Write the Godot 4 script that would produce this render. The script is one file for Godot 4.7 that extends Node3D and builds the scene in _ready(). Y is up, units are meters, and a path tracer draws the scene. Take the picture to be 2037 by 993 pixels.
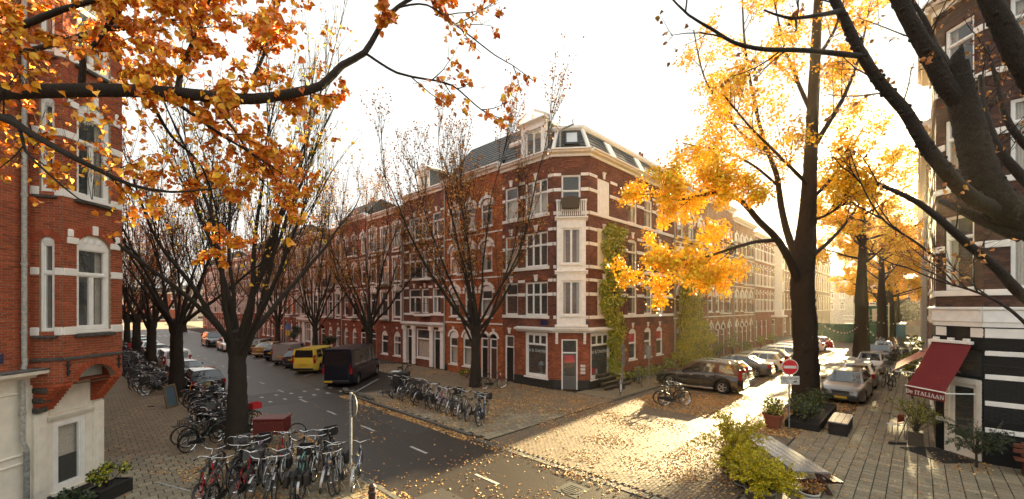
extends Node3D
# A street crossing with autumn trees, seen from a first-floor height.
# Axes: a runs along the right-hand street, b along the left-hand street; V(a, y, b) turns them into world space.

var rng := RandomNumberGenerator.new()
var M := {}
var names := {}
var frames := {}
const FPX := 830.0
const CPX := 1018.5
const HPX := 610.0
const EYE := 5.0
const CA := 0.7169
const SA := 0.6972

func V(a: float, y: float, b: float) -> Vector3:
	return Vector3(a, y, -b)

# the point that stands at the given depth behind a place in the photograph
func at(u: float, v: float, d: float) -> Vector3:
	var l := (u - CPX) / FPX * d
	return V(d * CA + l * SA, EYE - (v - HPX) * d / FPX, d * SA - l * CA)

func R(lo: float, hi: float) -> float:
	return rng.randf_range(lo, hi)

# ---------------------------------------------------------------- mesh builder
class MB:
	var v := PackedVector3Array()
	var n := PackedVector3Array()
	var c := PackedColorArray()
	var ix := PackedInt32Array()
	var col := Color(1, 1, 1)
	var tint := false

	func add(p: Vector3, q: Vector3) -> int:
		v.push_back(p)
		n.push_back(q)
		if tint:
			c.push_back(col)
		return v.size() - 1

	func tri(a: Vector3, b: Vector3, d: Vector3) -> void:
		var q := (b - a).cross(d - a).normalized()
		var i := add(a, q)
		add(b, q)
		add(d, q)
		ix.append_array(PackedInt32Array([i, i + 2, i + 1]))

	# corners run anticlockwise seen from outside
	func quad(a: Vector3, b: Vector3, d: Vector3, e: Vector3) -> void:
		var q := (d - a).cross(e - b).normalized()
		var i := add(a, q)
		add(b, q)
		add(d, q)
		add(e, q)
		ix.append_array(PackedInt32Array([i, i + 2, i + 1, i, i + 3, i + 2]))

	func hexa(p: Array) -> void:  # 0-3 bottom, 4-7 top, anticlockwise from above
		quad(p[3], p[2], p[1], p[0])
		quad(p[4], p[5], p[6], p[7])
		quad(p[0], p[1], p[5], p[4])
		quad(p[1], p[2], p[6], p[5])
		quad(p[2], p[3], p[7], p[6])
		quad(p[3], p[0], p[4], p[7])

	func box(x0: float, y0: float, z0: float, x1: float, y1: float, z1: float) -> void:
		hexa([Vector3(x0, y0, z1), Vector3(x1, y0, z1), Vector3(x1, y0, z0), Vector3(x0, y0, z0), Vector3(x0, y1, z1), Vector3(x1, y1, z1), Vector3(x1, y1, z0), Vector3(x0, y1, z0)])

	func xbox(t: Transform3D, s: Vector3) -> void:
		var h := s * 0.5
		hexa([t * Vector3(-h.x, -h.y, h.z), t * Vector3(h.x, -h.y, h.z), t * Vector3(h.x, -h.y, -h.z), t * Vector3(-h.x, -h.y, -h.z), t * Vector3(-h.x, h.y, h.z), t * Vector3(h.x, h.y, h.z), t * Vector3(h.x, h.y, -h.z), t * Vector3(-h.x, h.y, -h.z)])

	# a box whose edges are cut off
	func bbox(x0: float, y0: float, z0: float, x1: float, y1: float, z1: float, e: float) -> void:
		var lo := Vector3(x0, y0, z0)
		var hi := Vector3(x1, y1, z1)
		var f := func(sx: int, sy: int, sz: int, ax: int) -> Vector3:
			var p := Vector3(hi.x if sx > 0 else lo.x, hi.y if sy > 0 else lo.y, hi.z if sz > 0 else lo.z)
			if ax != 0:
				p.x -= sx * e
			if ax != 1:
				p.y -= sy * e
			if ax != 2:
				p.z -= sz * e
			return p
		for s in [-1, 1]:
			_face([f.call(s, -1, -1, 0), f.call(s, 1, -1, 0), f.call(s, 1, 1, 0), f.call(s, -1, 1, 0)], Vector3(s, 0, 0))
			_face([f.call(-1, s, -1, 1), f.call(1, s, -1, 1), f.call(1, s, 1, 1), f.call(-1, s, 1, 1)], Vector3(0, s, 0))
			_face([f.call(-1, -1, s, 2), f.call(1, -1, s, 2), f.call(1, 1, s, 2), f.call(-1, 1, s, 2)], Vector3(0, 0, s))
			for t in [-1, 1]:
				_face([f.call(s, t, -1, 0), f.call(s, t, 1, 0), f.call(s, t, 1, 1), f.call(s, t, -1, 1)], Vector3(s, t, 0))
				_face([f.call(s, -1, t, 0), f.call(s, 1, t, 0), f.call(s, 1, t, 2), f.call(s, -1, t, 2)], Vector3(s, 0, t))
				_face([f.call(-1, s, t, 1), f.call(1, s, t, 1), f.call(1, s, t, 2), f.call(-1, s, t, 2)], Vector3(0, s, t))
				for w in [-1, 1]:
					var a: Vector3 = f.call(s, t, w, 0)
					var b: Vector3 = f.call(s, t, w, 1)
					var d: Vector3 = f.call(s, t, w, 2)
					if (b - a).cross(d - a).dot(Vector3(s, t, w)) > 0:
						tri(a, b, d)
					else:
						tri(a, d, b)

	func _face(p: Array, out: Vector3) -> void:
		if (p[2] - p[0]).cross(p[3] - p[1]).dot(out) > 0:
			quad(p[0], p[1], p[2], p[3])
		else:
			quad(p[3], p[2], p[1], p[0])

	func tube(pts: Array, rad: Array, sides: int, caps := true) -> void:
		var m := pts.size()
		if m < 2:
			return
		var up := Vector3.UP
		var d0: Vector3 = (pts[1] - pts[0]).normalized()
		if absf(d0.y) > 0.9:
			up = Vector3.RIGHT
		var base := v.size()
		var side := d0.cross(up).normalized()
		for i in m:
			var dir: Vector3 = (pts[mini(i + 1, m - 1)] - pts[maxi(i - 1, 0)]).normalized()
			side = (side - dir * side.dot(dir)).normalized()
			var o := dir.cross(side)
			var p: Vector3 = pts[i]
			var r: float = rad[mini(i, rad.size() - 1)]
			for k in sides:
				var t := TAU * k / sides
				var q := side * cos(t) + o * sin(t)
				add(p + q * r, q)
		for i in m - 1:
			for k in sides:
				var a := base + i * sides + k
				var b := base + i * sides + (k + 1) % sides
				ix.append_array(PackedInt32Array([a, a + sides, b, b, a + sides, b + sides]))
		if caps and sides > 3:
			for e in [0, m - 1]:
				var s := base + int(e) * sides
				for k in range(1, sides - 1):
					if e == 0:
						tri(v[s], v[s + k], v[s + k + 1])
					else:
						tri(v[s], v[s + k + 1], v[s + k])

	# a tube with ridged, knotty bark; rings every step metres
	func bark(pts: Array, rad: Array, sides: int, step: float, rough: float, seed_: int) -> void:
		var f := FastNoiseLite.new()
		f.seed = seed_
		f.frequency = 1.0
		f.fractal_octaves = 3
		var c := Curve3D.new()
		for k in pts.size():
			var t: Vector3 = (pts[mini(k + 1, pts.size() - 1)] - pts[maxi(k - 1, 0)]) * 0.16
			c.add_point(pts[k], -t, t)
		var total := c.get_baked_length()
		var n := maxi(4, int(total / step))
		var lens := [0.0]
		for k in range(1, pts.size()):
			lens.append(c.get_closest_offset(pts[k]))
		lens[pts.size() - 1] = total
		var rows := []
		var side := Vector3.RIGHT
		for i in n + 1:
			var s := total * i / n
			var p := c.sample_baked(s)
			var dir := (c.sample_baked(minf(s + 0.02, total)) - c.sample_baked(maxf(s - 0.02, 0))).normalized()
			side = (side - dir * side.dot(dir)).normalized()
			var o := dir.cross(side)
			var j := 0
			while j < pts.size() - 2 and lens[j + 1] < s:
				j += 1
			var r := lerpf(rad[mini(j, rad.size() - 1)], rad[mini(j + 1, rad.size() - 1)], clampf((s - lens[j]) / maxf(lens[j + 1] - lens[j], 0.001), 0, 1))
			var row := PackedVector3Array()
			for k in sides + 1:
				var t := TAU * (k % sides) / sides
				var q := side * cos(t) + o * sin(t)
				var w := f.get_noise_3d(cos(t) * 2.6, s * 1.1, sin(t) * 2.6) * 0.6 + absf(f.get_noise_3d(cos(t) * 7.0, s * 2.2 / maxf(r * 2.0, 0.12), sin(t) * 7.0 + 30.0)) * 1.1
				row.append(p + q * r * (1.0 + rough * w))
			rows.append(row)
		sheet(rows)

	# profile of (radius, height) turned about the y axis
	func lathe(prof: Array, segs: int, t := Transform3D.IDENTITY) -> void:
		var m := prof.size()
		for i in m - 1:
			var p: Vector2 = prof[i]
			var q: Vector2 = prof[i + 1]
			var nn := Vector2(q.y - p.y, p.x - q.x).normalized()
			for k in segs:
				var a0 := TAU * k / segs
				var a1 := TAU * (k + 1) / segs
				var d0 := Vector3(cos(a0), 0, -sin(a0))
				var d1 := Vector3(cos(a1), 0, -sin(a1))
				var n0 := (t.basis * (d0 * nn.x + Vector3.UP * nn.y)).normalized()
				var n1 := (t.basis * (d1 * nn.x + Vector3.UP * nn.y)).normalized()
				var i0 := add(t * (d0 * p.x + Vector3.UP * p.y), n0)
				add(t * (d1 * p.x + Vector3.UP * p.y), n1)
				add(t * (d1 * q.x + Vector3.UP * q.y), n1)
				add(t * (d0 * q.x + Vector3.UP * q.y), n0)
				ix.append_array(PackedInt32Array([i0, i0 + 2, i0 + 1, i0, i0 + 3, i0 + 2]))

	# flat outline in xy pushed from z0 to z1
	func prism(poly: PackedVector2Array, z0: float, z1: float, t := Transform3D.IDENTITY) -> void:
		if Geometry2D.is_polygon_clockwise(poly):
			poly = poly.duplicate()
			poly.reverse()
		var k := Geometry2D.triangulate_polygon(poly)
		for i in range(0, k.size(), 3):
			var a := poly[k[i]]
			var b := poly[k[i + 1]]
			var d := poly[k[i + 2]]
			if (b - a).cross(d - a) < 0:
				var e := b
				b = d
				d = e
			tri(t * Vector3(a.x, a.y, z1), t * Vector3(b.x, b.y, z1), t * Vector3(d.x, d.y, z1))
			tri(t * Vector3(a.x, a.y, z0), t * Vector3(d.x, d.y, z0), t * Vector3(b.x, b.y, z0))
		for i in poly.size():
			var a := poly[i]
			var b := poly[(i + 1) % poly.size()]
			quad(t * Vector3(a.x, a.y, z0), t * Vector3(b.x, b.y, z0), t * Vector3(b.x, b.y, z1), t * Vector3(a.x, a.y, z1))

	# rows of points, smooth
	func sheet(rows: Array) -> void:
		var h := rows.size()
		var w: int = rows[0].size()
		var base := v.size()
		for i in h:
			for j in w:
				var dx: Vector3 = rows[i][mini(j + 1, w - 1)] - rows[i][maxi(j - 1, 0)]
				var dy: Vector3 = rows[mini(i + 1, h - 1)][j] - rows[maxi(i - 1, 0)][j]
				var q := dx.cross(dy)
				add(rows[i][j], q.normalized() if q.length() > 1e-9 else Vector3.UP)
		for i in h - 1:
			for j in w - 1:
				var a := base + i * w + j
				ix.append_array(PackedInt32Array([a, a + w + 1, a + 1, a, a + w, a + w + 1]))

	func join(o: MB, t: Transform3D) -> void:
		var base := v.size()
		for i in o.v.size():
			v.push_back(t * o.v[i])
			n.push_back((t.basis * o.n[i]).normalized())
			if tint:
				c.push_back(col)
		for i in o.ix:
			ix.push_back(base + i)

	func mesh() -> ArrayMesh:
		var arr := []
		arr.resize(Mesh.ARRAY_MAX)
		arr[Mesh.ARRAY_VERTEX] = v
		arr[Mesh.ARRAY_NORMAL] = n
		if tint:
			arr[Mesh.ARRAY_COLOR] = c
		arr[Mesh.ARRAY_INDEX] = ix
		var m := ArrayMesh.new()
		if v.size() > 0:
			m.add_surface_from_arrays(Mesh.PRIMITIVE_TRIANGLES, arr)
		return m

# ---------------------------------------------------------------- nodes
func numbered(called: String) -> String:
	if not names.has(called):
		names[called] = 0
		return called
	names[called] += 1
	return "%s_%03d" % [called, names[called]]

func tag(o: Node3D, label: String, category: String, group := "") -> void:
	o.set_meta("label", label)
	o.set_meta("category", category)
	if group != "":
		o.set_meta("group", group)

func thing(called: String, label: String, category: String, t := Transform3D.IDENTITY, group := "") -> Node3D:
	var o := Node3D.new()
	o.name = numbered(called)
	add_child(o)
	o.transform = t
	tag(o, label, category, group)
	return o

func mi(called: String, m: Mesh, mt: Material, parent: Node = self, t := Transform3D.IDENTITY) -> MeshInstance3D:
	var o := MeshInstance3D.new()
	o.name = numbered(called) if parent == self else called
	o.mesh = m
	o.material_override = mt
	o.transform = t
	parent.add_child(o, true)
	return o

func dup(o: Node3D, t: Transform3D, label := "") -> Node3D:
	var r: Node3D = o.duplicate()
	var stem := String(o.name).rstrip("0123456789").trim_suffix("_")
	r.name = numbered(stem)
	add_child(r)
	r.transform = t
	if label != "":
		r.set_meta("label", label)
	return r

func structure(called: String, m: Mesh, mt: Material, t := Transform3D.IDENTITY) -> MeshInstance3D:
	var o := mi(called, m, mt, self, t)
	o.set_meta("kind", "structure")
	return o

func scatter(called: String, m: Mesh, mt: Material, xf: Array, cols: Array, parent: Node) -> MultiMeshInstance3D:
	var mm := MultiMesh.new()
	mm.transform_format = MultiMesh.TRANSFORM_3D
	mm.use_colors = cols.size() > 0
	mm.mesh = m
	mm.instance_count = xf.size()
	for i in xf.size():
		mm.set_instance_transform(i, xf[i])
		if cols.size() > 0:
			mm.set_instance_color(i, cols[i])
	var o := MultiMeshInstance3D.new()
	o.name = numbered(called) if parent == self else called
	o.multimesh = mm
	o.material_override = mt
	parent.add_child(o, true)
	o.set_meta("kind", "stuff")
	return o

func heading(p: Vector3, da: float, db: float) -> Transform3D:
	return Transform3D(Basis(Vector3.UP, atan2(db, da)), p)

# a facade's own axes: x to the right along the wall seen from the street, y up, z out of the wall
func facing(a0: float, b0: float, a1: float, b1: float) -> Transform3D:
	var u := (V(a1, 0, b1) - V(a0, 0, b0)).normalized()
	return Transform3D(Basis(u, Vector3.UP, u.cross(Vector3.UP)), V(a0, 0, b0))

func mv(x: float, y: float, z: float) -> Transform3D:
	return Transform3D(Basis.IDENTITY, Vector3(x, y, z))

func sized(x: float, y: float, z: float, sx: float, sy: float, sz: float) -> Transform3D:
	return Transform3D(Basis.from_scale(Vector3(sx, sy, sz)), Vector3(x, y, z))

# ---------------------------------------------------------------- materials
func lin(r: float, g: float, b: float) -> Color:
	return Color(r, g, b).linear_to_srgb()

# greys between lo and hi (they multiply the base colour)
func grain(seed_: int, freq: float, lo: float, hi: float, size := 512, octaves := 4, sx := 1.0) -> ImageTexture:
	var f := FastNoiseLite.new()
	f.seed = seed_
	f.noise_type = FastNoiseLite.TYPE_SIMPLEX_SMOOTH
	f.frequency = freq
	f.fractal_octaves = octaves
	var src := f.get_seamless_image(size, size, false, false, 0.15)
	src.convert(Image.FORMAT_L8)
	var d := src.get_data()
	var out := PackedByteArray()
	out.resize(size * size)
	for y in size:
		for x in size:
			var k := d[y * size + int(x * sx) % size] / 255.0
			out[y * size + x] = int(255.0 * lerpf(lo, hi, k))
	var im := Image.create_from_data(size, size, false, Image.FORMAT_L8, out)
	im.convert(Image.FORMAT_RGB8)
	return ImageTexture.create_from_image(im)

func normal_of(t: ImageTexture, strength: float) -> ImageTexture:
	var im := t.get_image().duplicate() as Image
	im.convert(Image.FORMAT_RGBA8)
	im.bump_map_to_normal_map(strength)
	return ImageTexture.create_from_image(im)

# small-scale masonry tone for walls too far away to tell the bricks apart
func masonry(seed_: int, mortar: float) -> ImageTexture:
	var r := RandomNumberGenerator.new()
	r.seed = seed_
	var w := 880
	var h := 832
	var im := Image.create(w, h, false, Image.FORMAT_RGB8)
	im.fill(Color(mortar, mortar * 0.97, mortar * 0.92))
	for j in 64:
		for i in 20:
			var t := r.randf_range(0.66, 1.0) * (0.88 + 0.12 * sin(TAU * (i / 20.0 * 2.0 + 0.3 * sin(TAU * j / 64.0 * 3.0))) * sin(TAU * (j / 64.0 + 0.2)))
			if r.randf() < 0.12:
				t *= 0.75
			var x := i * 44 + (22 if j % 2 == 1 else 0)
			var q := Color(t, t * r.randf_range(0.93, 1.0), t * r.randf_range(0.9, 1.0))
			im.fill_rect(Rect2i(x % w, j * 13, mini(41, w - x % w), 10), q)
			if x % w + 41 > w:
				im.fill_rect(Rect2i(0, j * 13, x % w + 41 - w, 10), q)
	return ImageTexture.create_from_image(im)

func mat(called: String, c: Color, rough := 0.8, tex: Texture2D = null, scale := 1.0, world := false) -> StandardMaterial3D:
	var m := StandardMaterial3D.new()
	m.resource_name = called
	m.albedo_color = c
	m.roughness = rough
	if tex:
		m.albedo_texture = tex
		m.uv1_triplanar = true
		m.uv1_world_triplanar = world
		m.uv1_scale = Vector3.ONE * scale
	M[called] = m
	return m

func bump(called: String, t: ImageTexture, strength: float) -> void:
	M[called].normal_enabled = true
	M[called].normal_texture = normal_of(t, strength)
	M[called].normal_scale = 1.0

func make_materials() -> void:
	var fine := grain(3, 0.03, 0.72, 1.0)
	var soft := grain(5, 0.012, 0.8, 1.0)
	var pale := grain(21, 0.008, 0.92, 1.0, 512, 5)
	var dirt := grain(9, 0.02, 0.55, 1.0, 512, 6)
	var speck := grain(11, 0.16, 0.55, 1.0, 512, 5)
	var barkt := grain(17, 0.05, 0.35, 1.0, 512, 5, 4.0)
	var bricks := masonry(2, 0.8)
	var bricks2 := masonry(8, 0.75)
	mat("asphalt", lin(0.055, 0.041, 0.031), 0.46, speck, 0.35, true)
	bump("asphalt", speck, 2.5)
	mat("asphalt_patch", lin(0.062, 0.05, 0.041), 0.6, speck, 0.5, true)
	mat("ground", lin(0.09, 0.075, 0.055), 0.9, speck, 0.2, true)
	mat("plaza_sand", lin(0.42, 0.36, 0.27), 0.9, speck, 0.2, true)
	mat("joint", lin(0.05, 0.042, 0.03), 0.95, speck, 0.6, true)
	for k in 4:
		var t: float = [1.0, 0.82, 1.15, 0.92][k]
		mat("paver%d" % k, lin(0.32 * t, 0.265 * t, 0.175 * t), 0.75, fine, 0.9, true)
		mat("clinker%d" % k, lin(0.21 * t, 0.155 * t, 0.1 * t), 0.64, fine, 1.3, true)
		mat("brickred%d" % k, lin(0.46 * t, 0.092 * t, 0.032 * t), 0.85, fine, 1.7)
		mat("brickdark%d" % k, lin(0.008 * t, 0.008 * t, 0.0075 * t), 0.6, fine, 1.7)
	mat("paver_mass", Color.WHITE, 0.75, fine, 0.9, true).vertex_color_use_as_albedo = true
	mat("clinker_mass", Color.WHITE, 0.64, fine, 1.3, true).vertex_color_use_as_albedo = true
	mat("brick_mass", Color.WHITE, 0.85, fine, 1.7).vertex_color_use_as_albedo = true
	mat("kerb", lin(0.16, 0.145, 0.12), 0.8, dirt, 0.9, true)
	mat("paint_line", lin(0.55, 0.54, 0.5), 0.7, dirt, 1.7, true)
	mat("mortar", lin(0.42, 0.3, 0.2), 0.95, fine, 1.2)
	mat("mortar_dark", lin(0.008, 0.008, 0.008), 0.8, fine, 1.2)
	mat("wall_brown", lin(0.26, 0.096, 0.055), 0.85, bricks, 0.227)
	mat("wall_rust", lin(0.43, 0.13, 0.06), 0.85, bricks, 0.227)
	mat("wall_orange", lin(0.56, 0.17, 0.05), 0.85, bricks, 0.227)
	mat("wall_red", lin(0.41, 0.12, 0.065), 0.85, bricks2, 0.227)
	mat("wall_darkred", lin(0.34, 0.105, 0.062), 0.85, bricks2, 0.227)
	mat("wall_tan", lin(0.5, 0.25, 0.12), 0.85, bricks, 0.227)
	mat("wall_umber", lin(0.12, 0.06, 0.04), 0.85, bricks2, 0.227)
	mat("stone_white", lin(0.84, 0.81, 0.75), 0.7, pale, 0.35)
	mat("paint_white", lin(0.86, 0.85, 0.81), 0.5, pale, 0.7)
	mat("plaster", lin(0.75, 0.69, 0.57), 0.8, pale, 0.3)
	mat("plaster_pale", lin(0.6, 0.56, 0.5), 0.85, dirt, 0.25)
	mat("cream", lin(0.82, 0.77, 0.66), 0.5, pale, 0.7)
	mat("sill_stone", lin(0.11, 0.1, 0.085), 0.8, dirt, 1.0)
	mat("plinth", lin(0.025, 0.024, 0.022), 0.7, dirt, 0.7)
	mat("door_dark", lin(0.018, 0.016, 0.014), 0.4, soft, 1.0)
	mat("door_brown", lin(0.09, 0.045, 0.025), 0.5, soft, 1.0)
	mat("roof_tile", lin(0.1, 0.095, 0.085), 0.55, dirt, 1.4)
	mat("roof_felt", lin(0.12, 0.115, 0.105), 0.9, dirt, 0.5)
	mat("lead", lin(0.2, 0.2, 0.2), 0.6, dirt, 0.6)
	mat("inside", lin(0.05, 0.042, 0.035), 0.95)
	mat("curtain", lin(0.62, 0.56, 0.46), 0.9, soft, 2.0).backlight = Color(0.4, 0.37, 0.3)
	mat("iron", lin(0.015, 0.015, 0.016), 0.5)
	mat("steel", lin(0.5, 0.5, 0.5), 0.35, soft, 2.0).metallic = 0.9
	mat("chrome", lin(0.65, 0.65, 0.65), 0.18).metallic = 1.0
	mat("zinc", lin(0.36, 0.37, 0.36), 0.5, dirt, 0.8)
	mat("pipe_white", lin(0.6, 0.6, 0.55), 0.5, dirt, 0.9)
	mat("rubber", lin(0.012, 0.012, 0.012), 0.85, speck, 3.0)
	mat("plastic_black", lin(0.014, 0.014, 0.014), 0.5)
	mat("plastic_grey", lin(0.09, 0.09, 0.085), 0.6)
	mat("leather", lin(0.012, 0.011, 0.01), 0.55)
	mat("red_paint", lin(0.42, 0.02, 0.02), 0.4)
	mat("sign_red", lin(0.55, 0.008, 0.012), 0.35)
	mat("sign_white", lin(0.75, 0.74, 0.7), 0.4, soft, 2.0)
	mat("sign_back", lin(0.3, 0.3, 0.29), 0.5, dirt, 2.0)
	mat("sign_blue", lin(0.012, 0.02, 0.08), 0.4)
	mat("sign_yellow", lin(0.6, 0.42, 0.03), 0.4)
	mat("ink", lin(0.015, 0.015, 0.015), 0.6)
	mat("awning_red", lin(0.2, 0.012, 0.016), 0.85, fine, 2.0)
	mat("awning_pink", lin(0.55, 0.2, 0.14), 0.85, fine, 2.0)
	mat("maroon", lin(0.06, 0.004, 0.012), 0.5)
	mat("blind_red", lin(0.5, 0.01, 0.012), 0.8)
	mat("wood_bench", lin(0.3, 0.075, 0.022), 0.5, barkt, 0.8)
	mat("wood_table", lin(0.56, 0.52, 0.47), 0.26, barkt, 0.7)
	mat("wood_dark", lin(0.13, 0.042, 0.022), 0.55, barkt, 0.9)
	mat("wood_grey", lin(0.17, 0.13, 0.08), 0.8, barkt, 0.9)
	mat("wood_box", lin(0.03, 0.022, 0.016), 0.8, barkt, 0.9)
	mat("wood_pale", lin(0.42, 0.3, 0.16), 0.7, barkt, 0.8)
	mat("terracotta", lin(0.33, 0.1, 0.045), 0.85, dirt, 2.0)
	mat("soil", lin(0.025, 0.018, 0.012), 1.0, speck, 2.0)
	mat("bark", lin(0.06, 0.041, 0.026), 0.95, barkt, 0.9)
	bump("bark", barkt, 9.0)
	mat("moss", lin(0.09, 0.08, 0.02), 1.0, speck, 2.0)
	mat("canvas_green", lin(0.03, 0.2, 0.12), 0.7, dirt, 0.3)
	mat("toilet_blue", lin(0.03, 0.16, 0.34), 0.45, soft, 1.0)
	mat("bin", lin(0.045, 0.045, 0.04), 0.55, dirt, 1.2)
	mat("paper", lin(0.62, 0.64, 0.62), 0.8, soft, 2.0)
	mat("rubber_mat", lin(0.012, 0.012, 0.012), 0.95, speck, 2.0)
	mat("pole_paint", lin(0.42, 0.42, 0.4), 0.5, dirt, 1.4)
	mat("bollard_paint", lin(0.07, 0.03, 0.022), 0.45, dirt, 2.0)
	mat("sign_bluelight", lin(0.05, 0.16, 0.42), 0.4)
	mat("frame_blue", lin(0.09, 0.13, 0.16), 0.4)
	mat("cargo_red", lin(0.2, 0.022, 0.016), 0.5, dirt, 1.0)
	var g := mat("glass", lin(0.5, 0.55, 0.55), 0.02)
	g.transparency = BaseMaterial3D.TRANSPARENCY_ALPHA
	g.albedo_color.a = 0.1
	g.metallic_specular = 1.0
	var gw := mat("glass_white", lin(0.5, 0.53, 0.55), 0.06)
	gw.metallic_specular = 1.0
	var cg := mat("car_glass", lin(0.012, 0.014, 0.016), 0.04)
	cg.metallic_specular = 0.9
	var lt := mat("lamp_lens", lin(0.55, 0.55, 0.55), 0.12)
	lt.metallic = 0.6
	mat("lamp_red", lin(0.3, 0.008, 0.008), 0.15)
	mat("plate", lin(0.62, 0.4, 0.03), 0.4)
	for q in [["leaf", 0.5], ["leaf_green", 0.35], ["leaf_dry", 0.6], ["needle", 0.6]]:
		var lm := mat(q[0], Color.WHITE, q[1])
		lm.vertex_color_use_as_albedo = true
		lm.backlight = Color(1.0, 1.0, 1.0) if q[0] == "leaf" else Color(0.5, 0.5, 0.5)
	M["leaf_dry"].backlight = Color(0, 0, 0)

func paint(called: String, c: Color, rough := 0.28, metal := 0.0) -> StandardMaterial3D:
	var m := mat(called, c, rough)
	m.metallic = metal
	m.clearcoat_enabled = true
	m.clearcoat = 0.8
	m.clearcoat_roughness = 0.06
	return m

func _ready() -> void:
	rng.seed = 20231107
	var cam := Camera3D.new()
	cam.name = "camera"
	add_child(cam)
	cam.position = V(0, EYE, 0)
	cam.look_at(V(CA * 10, EYE, SA * 10), Vector3.UP)
	var near := 0.1
	cam.set_frustum(993.0 / FPX * near, Vector2(0, (HPX - 496.5) / FPX * near), near, 900.0)
	cam.current = true
	var env := Environment.new()
	env.background_mode = Environment.BG_SKY
	var sm := ProceduralSkyMaterial.new()
	sm.sky_top_color = lin(0.112, 0.119, 0.118)
	sm.sky_horizon_color = lin(0.126, 0.12, 0.11)
	sm.sky_curve = 0.3
	sm.ground_bottom_color = lin(0.03, 0.027, 0.024)
	sm.ground_horizon_color = lin(0.07, 0.066, 0.06)
	sm.sun_angle_max = 28.0
	sm.sun_curve = 0.12
	var sky := Sky.new()
	sky.sky_material = sm
	env.sky = sky
	env.ambient_light_source = Environment.AMBIENT_SOURCE_SKY
	env.tonemap_mode = Environment.TONE_MAPPER_LINEAR
	env.tonemap_exposure = 11.0
	env.sdfgi_enabled = true
	env.ssao_enabled = true
	env.ssil_enabled = true
	env.volumetric_fog_enabled = true
	env.volumetric_fog_density = 0.00022
	env.volumetric_fog_anisotropy = 0.8
	env.volumetric_fog_albedo = Color(1.0, 0.95, 0.86)
	var we := WorldEnvironment.new()
	we.name = "world_environment"
	we.environment = env
	add_child(we)
	var sun := DirectionalLight3D.new()
	sun.name = "sun"
	add_child(sun)
	var az := deg_to_rad(2.7)
	var el := deg_to_rad(12.6)
	var to := V(cos(az) * cos(el), sin(el), sin(az) * cos(el))
	sun.look_at_from_position(Vector3.ZERO, -to, Vector3.UP)
	sun.light_energy = 1.35
	sun.light_color = Color(1.0, 0.9, 0.68)
	sun.light_angular_distance = 0.5
	sun.shadow_enabled = true
	make_materials()
	build_ground()
	build_corner_house()
	build_left_row()
	build_right_row()
	build_near_left_house()
	build_cafe_house()
	build_far_ends()
	build_trees()
	build_cars()
	build_bikes()
	build_furniture()
	build_plants()
	build_fallen_leaves()

# ---------------------------------------------------------------- ground
func slab(a0: float, a1: float, b0: float, b1: float, y: float, thick := 0.3) -> ArrayMesh:
	var m := MB.new()
	m.box(a0, y - thick, -b1, a1, y, -b0)
	return m.mesh()

func depth_of(a: float, b: float) -> float:
	return a * CA + b * SA

func seen(a: float, b: float) -> bool:
	var d := depth_of(a, b)
	if d < 2.0:
		return false
	var u := CPX + FPX * (a * SA - b * CA) / d
	return u > -20 and u < 2057 and HPX + FPX * EYE / d < 1010

# paving stones one by one: those that show largest are parts, the rest one mass
func pave(parent: Node3D, called: String, a0: float, a1: float, b0: float, b1: float, sa: float, sb: float, y: float, kind: String, tone: Vector3, keep: Callable, singles: int, far: float) -> void:
	var mass := MB.new()
	mass.tint = true
	var unit := MB.new()
	var e := 0.035
	var lo := -0.04
	var p := [Vector3(-0.5, lo, 0.5), Vector3(0.5, lo, 0.5), Vector3(0.5, lo, -0.5), Vector3(-0.5, lo, -0.5)]
	var q := [Vector3(-0.5 + e, 0, 0.5 - e), Vector3(0.5 - e, 0, 0.5 - e), Vector3(0.5 - e, 0, -0.5 + e), Vector3(-0.5 + e, 0, -0.5 + e)]
	unit.quad(q[0], q[1], q[2], q[3])
	for k in 4:
		var j := (k + 1) % 4
		unit.quad(p[k], p[j], q[j], q[k])
	var um := unit.mesh()
	var list := []
	var row := 0
	var b := b0
	while b < b1 - sb * 0.4:
		var a := a0 - (sa * 0.5 if row % 2 == 1 else 0.0)
		while a < a1 - sa * 0.3:
			var ca := a + sa * 0.5
			var cb := b + sb * 0.5
			if ca > a0 and keep.call(ca, cb):
				list.append([depth_of(ca, cb) if seen(ca, cb) else 999.0, ca, cb])
			a += sa
		b += sb
		row += 1
	list.sort_custom(func(x, z): return x[0] < z[0])
	var gap := 0.005
	for i in list.size():
		if list[i][0] > far:
			break
		var t := Transform3D(Basis(Vector3.UP, R(-0.012, 0.012)) * Basis.from_scale(Vector3(sa - gap, 1, sb - gap)), V(list[i][1], y + R(-0.003, 0.003), list[i][2]))
		if i < singles:
			mi(called, um, M["%s%d" % [kind, rng.randi() % 4]], parent, t)
		else:
			var k := R(0.84, 1.12)
			mass.col = Color(tone.x * k, tone.y * k * R(0.95, 1.05), tone.z * k)
			mass.join(unit, t)
	var o := mi(called + "_mass", mass.mesh(), M[kind + "_mass"], parent)
	o.set_meta("kind", "stuff")

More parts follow.
